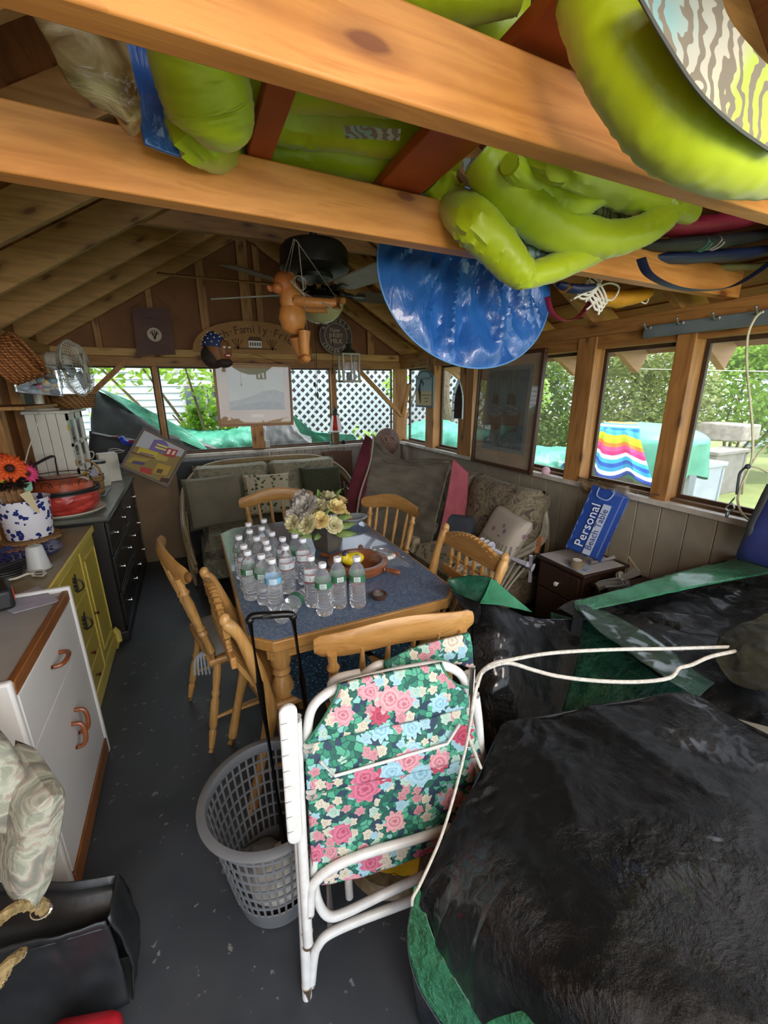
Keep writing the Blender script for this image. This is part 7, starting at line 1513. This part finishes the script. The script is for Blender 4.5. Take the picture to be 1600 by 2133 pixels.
# ---- folding lawn chair with floral padding
m, nt, b = mat('floral_print'); setp(b, .75)
tc = nt.nodes.new('ShaderNodeTexCoord'); sp = nd(nt, 'SeparateXYZ', {0: tc.outputs['Object']})
pos = nd(nt, 'CombineXYZ', {0: sp.outputs[0], 1: sp.outputs[2]}).outputs[0]
wn_ = nd(nt, 'TexNoise', {0: pos, 'Scale': 40., 'Detail': 2.})
wofs = nd(nt, 'VectorMath', {0: wn_.outputs[1], 1: (.5, .5, .5)}, operation='SUBTRACT')
wsc = nd(nt, 'VectorMath', {0: wofs.outputs[0], 'Scale': .02}, operation='SCALE')
pos2 = nd(nt, 'VectorMath', {0: pos, 1: wsc.outputs[0]}, operation='ADD').outputs[0]
lfn = nd(nt, 'TexVoronoi', {0: pos2, 'Scale': 64.}, voronoi_dimensions='2D', feature='DISTANCE_TO_EDGE')
lfc = nd(nt, 'TexVoronoi', {0: pos2, 'Scale': 64.}, voronoi_dimensions='2D')
base = ramp(nt, nd(nt, 'SeparateXYZ', {0: lfc.outputs['Color']}).outputs[0], [(0, H('1f5a4c')), (.25, H('2c7a62')), (.5, H('4a9a7c')), (.72, H('26384f')), (.9, H('7db5b0'))], 'CONSTANT')
col = mix(nt, ramp(nt, lfn.outputs[0], [(.02, (1, 1, 1, 1)), (.1, (0, 0, 0, 1))]), base, H('1f3f45'))
def flowers(col, scale, rad, pal, off, npet, thr):
    v = nd(nt, 'TexVoronoi', {0: nd(nt, 'VectorMath', {0: pos2, 1: off}, operation='ADD').outputs[0], 'Scale': scale, 'Randomness': .85}, voronoi_dimensions='2D')
    dv = nd(nt, 'VectorMath', {0: nd(nt, 'VectorMath', {0: pos2, 1: off}, operation='ADD').outputs[0], 1: v.outputs['Position']}, operation='SUBTRACT')
    s2_ = nd(nt, 'SeparateXYZ', {0: dv.outputs[0]}); cr_ = nd(nt, 'SeparateXYZ', {0: v.outputs['Color']})
    ang = mth(nt, 'ARCTAN2', s2_.outputs[1], s2_.outputs[0]); ln = nd(nt, 'VectorMath', {0: dv.outputs[0]}, operation='LENGTH').outputs['Value']
    pet = mth(nt, 'COSINE', mth(nt, 'ADD', mth(nt, 'MULTIPLY', ang, float(npet)), mth(nt, 'MULTIPLY', cr_.outputs[2], 6.)))
    r_ = mth(nt, 'DIVIDE', ln, mth(nt, 'MULTIPLY', mth(nt, 'ADD', mth(nt, 'MULTIPLY', pet, .16), 1.), mth(nt, 'MULTIPLY', mth(nt, 'ADD', mth(nt, 'MULTIPLY', cr_.outputs[1], .35), .75), rad)))
    inside = mth(nt, 'MULTIPLY', mth(nt, 'LESS_THAN', r_, 1.), mth(nt, 'GREATER_THAN', cr_.outputs[2], thr))
    c0 = ramp(nt, cr_.outputs[0], [(i/len(pal), H(a)) for i, a in enumerate([p[0] for p in pal])], 'CONSTANT')
    c1_ = ramp(nt, cr_.outputs[0], [(i/len(pal), H(a)) for i, a in enumerate([p[1] for p in pal])], 'CONSTANT')
    spiral = mth(nt, 'SINE', mth(nt, 'ADD', mth(nt, 'MULTIPLY', r_, 17.), mth(nt, 'MULTIPLY', pet, 1.6)))
    f = mth(nt, 'MULTIPLY', mth(nt, 'ADD', mth(nt, 'MULTIPLY', spiral, .4), .45), mth(nt, 'SUBTRACT', 1.25, r_)); f = nd(nt, 'Clamp', {0: f}).outputs[0]
    return mix(nt, inside, col, mix(nt, f, c0, c1_))
P1 = [('cf9aa2', '98445a'), ('cfc3b4', '8f8672'), ('b04a60', '7c2038'), ('9cc2cf', '5d91a8'), ('cfa0a2', '9f4c62'), ('c26f88', '8c2c46')]
P2 = [('c6c0b0', '8f8872'), ('98bac6', '6b97a6'), ('bf8a92', '8c4c5a'), ('a8c0b4', '74978a')]
col = flowers(col, 30., .013, P2, (.31, .17, 0), 5, .35); col = flowers(col, 25., .015, P2, (.7, .4, 0), 6, .5)
col = flowers(col, 13.5, .030, P1, (.05, .02, 0), 9, .42); col = flowers(col, 11., .038, P1, (.5, .83, 0), 8, .62)
nt.links.new(col, b.inputs[0])
n2 = nd(nt, 'TexNoise', {0: pos, 'Scale': 14., 'Detail': 3.}); bump(nt, b, n2.outputs[0], .5, .012); m_flo = m
m_tube = plain('white_enamel', 'd5d6d4', 'c6c7c4', 30, .3); m_edge = plain('green_binding', '2f6f55', None, rough=.7); m_rust = plain('scuffed_cap', 'b9ab93', '8f7f66', 30, .6)
def frame_chair(name, label, dy):
    return thing(name, label, 'lawn chair', (.3, .75+dy, 0))
lw = frame_chair('lawn_chair', 'folded white tube lawn chair with green floral padding in the foreground', 0)
TR = .0125
def tb1(pts, nm='frame_tube', r=TR, par=lw, mt_=None): return MB().tube(curve(pts, max(12, 6*len(pts))), r, 12).obj(nm, mt_ or m_tube, par)
# pillars at the left
tb1([(0.146,0.841,0.839),(0.138,0.823,0.7),(0.126,0.794,0.485),(0.112,0.753,0.189)], r=.0135)
tb1([(0.142,0.854,0.818),(0.125,0.819,0.554),(0.111,0.78,0.267),(0.095,0.744,-0.002)], r=.0135)
MB().tube([(0.114,0.762,0.218),(0.112,0.756,0.176)], .016, 12).obj('end_cap', m_rust, lw); MB().tube([(0.099,0.749,0.037),(0.093,0.739,-0.035)], .0165, 12).obj('end_cap', m_rust, lw)
q = [(0.126,0.83,0.873),(0.121,0.817,0.774),(0.115,0.801,0.659),(0.109,0.786,0.547)]
a0, a1 = V(*q[0]), V(*q[3]); dn = (a1-a0).normalized(); sd2 = V(.985, -.174, 0); pf = V(-.172, -.975, .141)*.016
arc_ = [a0+sd2*.0215*cos(t)-dn*.0215*sin(t) for t in [pi*i/10 for i in range(11)]]+[a1-sd2*.018*cos(t)+dn*.018*sin(t) for t in [pi*i/10 for i in range(11)]]
arm_ = MB().prism(arc_, pf).obj('armrest', m_tube, lw, smooth=False, bev=.005)
for i in range(8):
    p = a0.lerp(a1, (i+.5)/8)+pf*1.0; MB().box(p-sd2*.006, (.024, .0014, .0016)).obj('groove', plain('groove_grey', '8f9190', None), arm_)
# top arc and padding
tb1([(0.167,0.838,0.703),(0.171,0.847,0.769),(0.186,0.853,0.831),(0.217,0.852,0.863),(0.27,0.846,0.881),(0.377,0.828,0.891),(0.507,0.805,0.892),(0.561,0.793,0.874),(0.594,0.782,0.839),(0.605,0.772,0.783),(0.605,0.762,0.71)])
tb1([(0.273,0.927,0.754),(0.265,0.937,0.813),(0.286,0.936,0.834),(0.347,0.926,0.837)])
def pad(rows, nu, nv, amp, name='padding', thick=.016, seed=1):
    s = sheet(rows, nu, nv, amp, 7, seed, (-.172, -.975, .141)); return s.obj(name, m_flo, lw, solid=thick)
pad([[(0.26,0.838,0.899),(0.347,0.823,0.904),(0.449,0.806,0.905),(0.525,0.792,0.904)], [(0.246,0.83,0.87),(0.342,0.812,0.863),(0.456,0.792,0.86),(0.549,0.774,0.851)], [(0.207,0.827,0.815),(0.325,0.806,0.815),(0.465,0.781,0.812),(0.585,0.761,0.815)], [(0.165,0.827,0.766),(0.297,0.805,0.768),(0.463,0.775,0.769),(0.592,0.753,0.774)]], 30, 20, .004, seed=2)
pad([[(0.168,0.844,0.745),(0.303,0.821,0.748),(0.472,0.791,0.747),(0.604,0.768,0.754)], [(0.156,0.825,0.705),(0.293,0.8,0.697),(0.462,0.77,0.698),(0.608,0.747,0.714)], [(0.153,0.814,0.624),(0.287,0.79,0.622),(0.457,0.759,0.613),(0.626,0.729,0.614)]], 30, 16, .006, seed=3)
pad([[(0.161,0.828,0.684),(0.293,0.802,0.663),(0.463,0.772,0.663),(0.618,0.746,0.669)], [(0.152,0.816,0.542),(0.297,0.788,0.528),(0.458,0.759,0.526),(0.61,0.733,0.531)], [(0.148,0.802,0.427),(0.289,0.774,0.41),(0.453,0.747,0.419),(0.573,0.727,0.43)], [(0.147,0.789,0.341),(0.256,0.768,0.327),(0.406,0.741,0.326),(0.529,0.722,0.341)]], 30, 30, .005, seed=4)
for pts in ([(0.16,0.826,0.767),(0.296,0.802,0.769),(0.461,0.773,0.768),(0.593,0.75,0.775)], [(0.257,0.829,0.907),(0.244,0.826,0.874),(0.207,0.825,0.817),(0.165,0.825,0.769)], [(0.147,0.808,0.627),(0.198,0.798,0.622),(0.247,0.79,0.626)], [(0.52,0.783,0.912),(0.534,0.775,0.875),(0.559,0.766,0.843),(0.595,0.757,0.826)], [(0.159,0.817,0.704),(0.181,0.811,0.689),(0.229,0.803,0.693),(0.266,0.798,0.704)]):
    MB().tube(curve(pts, 20), .0035, 6).obj('binding', m_edge, lw)
# lower loops
tb1([(0.124,0.76,0.281),(0.133,0.767,0.341),(0.146,0.769,0.372),(0.192,0.765,0.399),(0.28,0.751,0.414),(0.399,0.73,0.414),(0.525,0.709,0.417)])
tb1([(0.157,0.799,0.424),(0.148,0.787,0.326),(0.157,0.776,0.258),(0.179,0.766,0.222),(0.223,0.758,0.218),(0.33,0.742,0.238),(0.466,0.721,0.26)])
tb1([(0.109,0.746,0.033),(0.124,0.755,0.113),(0.138,0.758,0.148),(0.168,0.756,0.174),(0.243,0.745,0.185),(0.325,0.731,0.19),(0.421,0.715,0.195)])
tb1([(0.265,0.854,0.242),(0.26,0.846,0.177),(0.259,0.839,0.129)], r=.012)
for pts in ([(0.166,0.817,0.765),(0.165,0.816,0.752)], [(0.16,0.8,0.639),(0.159,0.798,0.626)]): MB().tube(pts, .0135, 12).obj('joint_cap', m_tube, lw)
MB().tube([(0.188,0.802,0.719),(0.219,0.789,0.671),(0.365,0.764,0.678),(0.52,0.738,0.687),(0.558,0.739,0.736)], .0042, 10).obj('wire_handle', m_tube, lw)
# right pillar with hinge
tb1([(0.631,0.773,0.781),(0.639,0.755,0.669),(0.637,0.738,0.548),(0.609,0.721,0.398)]); tb1([(0.616,0.774,0.875),(0.607,0.763,0.789),(0.592,0.752,0.692),(0.607,0.736,0.607),(0.627,0.725,0.548)], r=.009)
MB().tube([(0.61,0.765,0.877),(0.588,0.737,0.66)], .006, 8).obj('hinge_rod', plain('dull_steel', '6f6a64', None, rough=.5, metal=.6), lw)
MB().ball((0.59,0.737,0.659), .009).obj('bolt', plain('rust_bolt', '6d5240', None), lw)
# second chair folded behind it
lw2 = thing('lawn_chair', 'second floral padded lawn chair folded behind the first, only its rolled head visible', 'lawn chair', (.6, .87, 0))
s = sheet([[(0.416,0.908,0.865),(0.499,0.897,0.891),(0.586,0.883,0.902),(0.671,0.869,0.909)], [(0.412,0.896,0.852),(0.506,0.881,0.86),(0.594,0.866,0.865),(0.672,0.853,0.867)], [(0.419,0.902,0.83),(0.524,0.884,0.83),(0.613,0.868,0.829),(0.681,0.851,0.795)]], 24, 12, .004, 7, 8).obj('padding', m_flo, lw2, solid=.02)
MB().tube(curve([(0.338,0.924,0.813),(0.367,0.922,0.836),(0.396,0.919,0.851),(0.421,0.915,0.849)], 12), TR, 12).obj('frame_tube', m_tube, lw2)
tb1([(0.67,0.86,0.779),(0.686,0.829,0.584),(0.695,0.796,0.363)], par=lw2)
MB().tube(curve([(0.416,0.904,0.871),(0.413,0.902,0.854),(0.42,0.897,0.833)], 8), .004, 6).obj('binding', m_edge, lw2)
MB().tube([(.2, .85, .02), (.2, .85, .5)], TR, 10).obj('frame_tube', m_tube, lw2)
# yellow piece and stacked things under the chairs
tag(sheet([[(0.335,0.86,0.188),(0.418,0.86,0.145),(0.512,0.84,0.165)], [(0.367,0.86,0.135),(0.453,0.86,0.111),(0.506,0.84,0.137)], [(0.418,0.86,0.091),(0.471,0.86,0.043),(0.496,0.84,0.062)]], 12, 8, .004, 9, 3).obj('yellow_bucket_lip', plain('ochre_plastic', 'c99a1e', 'a97f15', 6, .4), solid=.006), 'ochre yellow plastic piece under the lawn chair padding', 'plastic piece')
pb = V(.46, .98, 0); tag(MB().lathe([(0, 0), (.15, 0), (.16, .02), (.14, .05), (0, .06)], pb, 30).obj('floral_tin', plain('brown_leaf_print', '4b3d2c', '7d6a4c', 30, .5)), 'round brown leaf-printed pan on the floor under the lawn chairs', 'pan')

# ---- black and green tarpaulins
def tarpmat(name, c, c2, rough, weave=.25):
    if name in MAT: return MAT[name]
    m, nt, b = mat(name); setp(b, rough, spec=.22, coat=.2)
    b.inputs['Coat Roughness'].default_value = .12
    n1 = nd(nt, 'TexNoise', {0: coord(nt), 'Scale': 9., 'Detail': 8., 'Roughness': .65, 'Distortion': .4})
    v = nd(nt, 'TexVoronoi', {0: coord(nt, (1, 1.4, 1), (0, 0, .5)), 'Scale': 16., 'Randomness': 1.}, feature='DISTANCE_TO_EDGE')
    w1 = nd(nt, 'TexWave', {0: coord(nt, rot=(0, 0, .9)), 'Scale': 190., 'Distortion': 1.5}, bands_direction='X')
    nt.links.new(ramp(nt, n1.outputs[0], [(.35, H(c)), (.7, H(c2))]), b.inputs[0])
    ms_ = nd(nt, 'TexNoise', {0: coord(nt), 'Scale': 2.6, 'Detail': 2.})
    msk = ramp(nt, ms_.outputs[0], [(.42, (0, 0, 0, 1)), (.62, (1, 1, 1, 1))])
    st = nd(nt, 'TexNoise', {0: coord(nt, (60, 7, 7), (0, 0, .75)), 'Scale': 1., 'Detail': 5., 'Distortion': .3}); st2 = nd(nt, 'TexNoise', {0: coord(nt, (9, 60, 9), (0, 0, .75)), 'Scale': 1., 'Detail': 3.})
    h = mth(nt, 'ADD', mth(nt, 'MULTIPLY', n1.outputs[0], .5), mth(nt, 'MULTIPLY', mth(nt, 'ADD', mth(nt, 'MULTIPLY', st.outputs[0], .55), mth(nt, 'MULTIPLY', st2.outputs[0], .25)), mth(nt, 'ADD', msk, .15)))
    h = mth(nt, 'ADD', h, mth(nt, 'MULTIPLY', w1.outputs[0], weave*.05)); wp_ = nd(nt, 'VectorMath', {0: coord(nt), 1: nd(nt, 'VectorMath', {0: n1.outputs[1], 'Scale': .12}, operation='SCALE').outputs[0]}, operation='ADD'); v2 = nd(nt, 'TexVoronoi', {0: wp_.outputs[0], 'Scale': 24.}); v3 = nd(nt, 'TexVoronoi', {0: wp_.outputs[0], 'Scale': 70.}); h = mth(nt, 'ADD', h, mth(nt, 'MULTIPLY', mth(nt, 'ADD', v2.outputs[0], mth(nt, 'MULTIPLY', v3.outputs[0], .35)), mth(nt, 'MULTIPLY', msk, 1.1))); nt.links.new(mth(nt, 'SUBTRACT', rough+.04, mth(nt, 'MULTIPLY', msk, .17)), b.inputs['Roughness']); nt.links.new(mth(nt, 'ADD', mth(nt, 'MULTIPLY', msk, .8), .04), b.inputs['Coat Weight'])
    bump(nt, b, h, .9, .022); MAT[name] = m; return m
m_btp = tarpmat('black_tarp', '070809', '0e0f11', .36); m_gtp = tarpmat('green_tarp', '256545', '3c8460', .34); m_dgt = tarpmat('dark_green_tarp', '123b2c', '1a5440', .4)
def tarp_sheet(rows, nu, nv, amp, sc_, seed, nm, m_, par, solid=.003): return sheet(rows, nu, nv, amp, sc_, seed).obj(nm, m_, par, solid=solid)
ta = thing('covered_pile', 'big pile under a glossy black tarp with green hem, lower right foreground', 'tarp', (.8, .5, 0))
A_rows = [[(0.677,0.724,0.66),(0.732,0.739,0.67),(0.855,0.697,0.685),(1.06,0.637,0.7),(1.247,0.56,0.72),(1.261,0.478,0.72),(1.272,0.334,0.73)],
 [(0.542,0.649,0.62),(0.597,0.635,0.655),(0.665,0.609,0.68),(0.805,0.528,0.71),(0.992,0.414,0.735),(1.054,0.318,0.745),(1.096,0.219,0.75)],
 [(0.445,0.619,0.55),(0.484,0.571,0.61),(0.536,0.512,0.66),(0.635,0.422,0.7),(0.767,0.312,0.74),(0.848,0.223,0.75),(0.945,0.126,0.75)],
 [(0.355,0.596,0.47),(0.383,0.524,0.55),(0.419,0.444,0.63),(0.495,0.352,0.69),(0.6,0.247,0.73),(0.714,0.16,0.75),(0.847,0.072,0.75)],
 [(0.35,0.523,0.42),(0.371,0.449,0.5),(0.393,0.365,0.59),(0.432,0.277,0.67),(0.511,0.186,0.72),(0.609,0.109,0.74),(0.753,0.018,0.74)],
 [(0.373,0.451,0.37),(0.386,0.385,0.45),(0.4,0.306,0.55),(0.426,0.228,0.63),(0.474,0.149,0.69),(0.559,0.072,0.72),(0.699,-0.022,0.72)],
 [(0.398,0.388,0.33),(0.41,0.337,0.4),(0.409,0.263,0.5),(0.42,0.189,0.58),(0.448,0.11,0.64),(0.518,0.035,0.68),(0.654,-0.061,0.68)]]
big = MB()
def bigf(u, v):
    p = net(A_rows, u, v); f = max(0, 1-u/.5)**.7; g = .25+f
    a = abs(noise.noise(Vector((p.x*13+p.y*5, p.y*16-p.x*4, 3)))); b_ = abs(noise.noise(Vector((p.x*30, p.y*34, 9)))); c_ = abs(noise.noise(Vector((p.x*4.2, p.y*3.6, 5))))
    return p+V(-.35*f, -.2*f, 1)*(.022*g*(.25-a)+.008*g*(.25-b_)+.03*(.2-c_))
big.grid(bigf, 220, 190).obj('black_sheet', m_btp, ta, solid=.003, ang=25)
left = [r[0] for r in A_rows]
hem = [[V(*p) for p in [(0.671,0.727,0.66),(0.746,0.754,0.66)]], ]
h_in = [V(*p) for p in left[3:]]; h_out = [V(*p) for p in [(0.344,0.599,0.465),(0.308,0.563,0.385),(0.304,0.509,0.32),(0.334,0.441,0.27)]]
tarp_sheet([[h_out[i].lerp(h_in[i], t)+V(0, 0, .004) for t in (0, .5, 1)] for i in range(4)], 12, 60, .004, 9, 3, 'green_hem', m_gtp, ta)
tarp_sheet([[(0.399,0.306,0.56),(0.45,0.233,0.645),(0.542,0.172,0.69)], [(0.356,0.348,0.47),(0.444,0.224,0.62),(0.55,0.154,0.68)], [(0.344,0.341,0.4),(0.423,0.194,0.59),(0.558,0.104,0.66)]], 30, 20, .004, 9, 5, 'green_hem', m_gtp, ta)
# skirt falling to the floor
ed_ = [V(*p) for p in left[:4]]+h_out[1:]
sk = MB(); n_ = len(ed_)-1
def skf(u, v): p = crom(ed_, u); return V(p.x+.06*v+.012*sin(u*30)*v, p.y+.03*v, p.z*(1-v)+.003)
sk.grid(skf, 70, 12).obj('hanging_side', tarpmat('navy_sheet', '101a24', '16222e', .4), ta, solid=.003)
bk_ = [V(*p) for p in A_rows[0]]
MB().grid(lambda u, v: crom(bk_, u)*1.0+V(0, .04*v, -crom(bk_, u).z*v*.98), 60, 12).obj('hanging_back', m_btp, ta, solid=.003)
# middle bundle
tm = thing('tarp_bundle', 'standing black tarp bundle with green lined mouth between the table and the big pile', 'tarp', (.95, 1.1, 0))
tarp_sheet([[(0.942,1.16,0.8),(0.997,1.14,0.79),(1.076,1.13,0.75),(1.187,1.12,0.695),(1.406,1.1,0.637)], [(0.888,1.12,0.761),(0.925,1.05,0.77),(0.988,1.03,0.754),(1.12,1.05,0.692),(1.423,1.08,0.577)], [(0.84,1.06,0.707),(0.89,1,0.709),(0.961,0.98,0.701),(1.127,1,0.639),(1.445,1.04,0.519)],
 [(0.813,1,0.593),(0.849,0.94,0.604),(0.941,0.92,0.587),(1.104,0.94,0.536),(1.464,1,0.393)], [(0.796,0.94,0.482),(0.821,0.88,0.483),(0.911,0.86,0.463),(1.083,0.88,0.418),(1.458,0.95,0.258)], [(0.796,0.9,0.351),(0.789,0.82,0.392),(0.876,0.8,0.37),(1.073,0.83,0.291),(1.457,0.9,0.097)]], 70, 70, .012, 6, 14, 'black_sheet', m_btp, tm)
tarp_sheet([[(1.042,1.22,0.855),(1.052,1.22,0.851),(1.059,1.21,0.845)], [(0.984,1.18,0.829),(1.043,1.17,0.815),(1.106,1.16,0.793)], [(0.934,1.15,0.804),(1.04,1.12,0.781),(1.195,1.13,0.71)]], 20, 16, .005, 10, 15, 'green_flap', m_gtp, tm)
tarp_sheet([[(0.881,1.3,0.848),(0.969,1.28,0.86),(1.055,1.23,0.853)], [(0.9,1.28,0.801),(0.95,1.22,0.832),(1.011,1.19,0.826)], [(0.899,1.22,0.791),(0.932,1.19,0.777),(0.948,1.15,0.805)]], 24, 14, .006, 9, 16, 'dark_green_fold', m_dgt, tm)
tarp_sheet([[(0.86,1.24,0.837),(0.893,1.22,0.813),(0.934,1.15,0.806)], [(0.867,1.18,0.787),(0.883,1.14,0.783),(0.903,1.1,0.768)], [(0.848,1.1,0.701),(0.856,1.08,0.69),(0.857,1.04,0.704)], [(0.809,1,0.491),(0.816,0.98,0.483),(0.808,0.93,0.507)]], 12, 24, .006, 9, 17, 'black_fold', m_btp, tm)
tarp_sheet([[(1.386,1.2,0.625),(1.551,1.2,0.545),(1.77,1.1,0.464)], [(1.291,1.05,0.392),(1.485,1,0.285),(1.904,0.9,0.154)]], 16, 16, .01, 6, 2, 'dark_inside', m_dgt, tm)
# right rear pile
tr2 = thing('tarp_heap', 'black tarp heap with broad green edge and tied neck at the right', 'tarp', (1.4, .9, 0))
tarp_sheet([[(1.353,1.06,0.735),(1.553,1.013,0.76),(1.794,0.969,0.79),(2.087,0.922,0.81),(2.469,0.843,0.83)], [(1.365,1.028,0.72),(1.543,0.959,0.74),(1.74,0.912,0.765),(1.976,0.842,0.785),(2.303,0.739,0.81)], [(1.37,0.961,0.7),(1.482,0.871,0.71),(1.612,0.791,0.73),(1.772,0.715,0.75),(2.048,0.604,0.78)], [(1.333,0.819,0.69),(1.398,0.74,0.7),(1.494,0.671,0.715),(1.614,0.62,0.74),(1.854,0.502,0.77)], [(1.313,0.682,0.68),(1.347,0.612,0.69),(1.386,0.554,0.71),(1.455,0.492,0.74),(1.669,0.41,0.76)], [(1.334,0.585,0.66),(1.319,0.5,0.68),(1.337,0.439,0.69),(1.375,0.37,0.7),(1.528,0.312,0.72)]], 90, 70, .014, 6, 21, 'black_sheet', m_btp, tr2)
tarp_sheet([[(1.367,1.079,0.745),(1.572,1.03,0.775),(1.827,0.993,0.805),(2.128,0.947,0.83),(2.535,0.876,0.86)], [(1.342,1.051,0.738),(1.538,0.999,0.768),(1.766,0.95,0.8),(2.025,0.893,0.825),(2.39,0.815,0.85)], [(1.331,1.021,0.73),(1.504,0.964,0.76),(1.706,0.903,0.79),(1.942,0.841,0.815),(2.282,0.753,0.84)]], 60, 8, .004, 9, 22, 'green_hem', m_gtp, tr2)
tarp_sheet([[(1.346,1.052,0.75),(1.411,1.013,0.745)], [(1.303,0.939,0.73),(1.447,0.909,0.73)], [(1.289,0.792,0.72),(1.452,0.779,0.72)], [(1.27,0.615,0.715),(1.397,0.631,0.715)], [(1.265,0.542,0.71),(1.398,0.56,0.71)]], 12, 50, .007, 10, 23, 'creased_fold', tarpmat('green_black_sheen', '1b3029', '28463a', .3), tr2)
tarp_sheet([[(1.284,1.089,0.72),(1.299,1.09,0.72)], [(1.361,1.098,0.73),(1.3,1.03,0.72)], [(1.409,1.076,0.745),(1.317,0.981,0.725)]], 10, 10, .004, 12, 24, 'dark_tip', m_btp, tr2)
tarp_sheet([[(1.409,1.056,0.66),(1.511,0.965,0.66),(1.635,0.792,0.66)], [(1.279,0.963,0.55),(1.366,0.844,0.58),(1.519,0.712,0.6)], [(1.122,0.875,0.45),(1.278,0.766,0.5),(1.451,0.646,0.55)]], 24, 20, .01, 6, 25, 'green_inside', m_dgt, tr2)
edge_ = [V(*p) for p in [(1.367,1.079,0.745),(1.572,1.03,0.775),(1.827,0.993,0.805),(2.128,0.947,0.83),(2.535,0.876,0.86)]]
MB().grid(lambda u, v: V(crom(edge_, u).x+.02*v, crom(edge_, u).y+.03*v, crom(edge_, u).z*(1-v*.97)), 50, 12).obj('hanging_back', m_btp, tr2, solid=.003)
tarp_sheet([[(1.511,0.622,0.76),(1.436,0.588,0.75)], [(1.57,0.636,0.79),(1.39,0.523,0.74)], [(1.593,0.602,0.84),(1.373,0.458,0.76)], [(1.684,0.57,0.87),(1.39,0.397,0.8)], [(1.758,0.501,0.87),(1.508,0.362,0.8)]], 30, 40, .012, 14, 26, 'gathered_neck', tarpmat('olive_sheen', '24261f', '3d3f33', .35), tr2)
tarp_sheet([[(1.477,0.878,0.77),(1.494,0.831,0.76)], [(1.537,0.792,0.79),(1.489,0.71,0.77)], [(1.625,0.712,0.8),(1.542,0.635,0.78)]], 16, 16, .008, 10, 27, 'fold', m_btp, tr2)
# white rope tied to the neck
m_wrp = plain('white_rope_mat', 'c4c1b8', 'a9a69c', 80, .7, .6, 120)
wr_ = thing('tie_rope', 'white rope running from the tied tarp neck to the lawn chair and down', 'rope', (1.0, .8, .8))
def rp_(pts, r): MB().tube(curve(pts, 60), r, 8).obj('strand', m_wrp, wr_)
rp_([(1.542,0.567,0.79),(1.478,0.603,0.785),(1.306,0.653,0.8),(1.109,0.71,0.82),(0.898,0.76,0.84),(0.759,0.789,0.84),(0.713,0.806,0.83),(0.688,0.821,0.8),(0.679,0.834,0.76)], .0055)
rp_([(1.504,0.563,0.79),(1.395,0.587,0.785),(1.339,0.606,0.76),(1.303,0.62,0.75),(1.238,0.608,0.745),(1.135,0.637,0.745),(1.004,0.684,0.76),(0.896,0.731,0.78),(0.832,0.764,0.8),(0.76,0.789,0.83),(0.715,0.808,0.82),(0.695,0.827,0.79),(0.687,0.834,0.74)], .0058)
rp_([(0.576,0.7,0.886),(0.551,0.68,0.831),(0.52,0.66,0.743),(0.469,0.63,0.648),(0.418,0.6,0.59),(0.367,0.57,0.569),(0.328,0.55,0.552)], .0035)
rp_([(0.605,0.72,0.898),(0.563,0.69,0.876),(0.546,0.68,0.804),(0.542,0.68,0.76),(0.568,0.68,0.687),(0.582,0.67,0.643)], .004)
rp_([(0.328,0.55,0.552),(0.308,0.54,0.549),(0.306,0.54,0.528)], .0035)
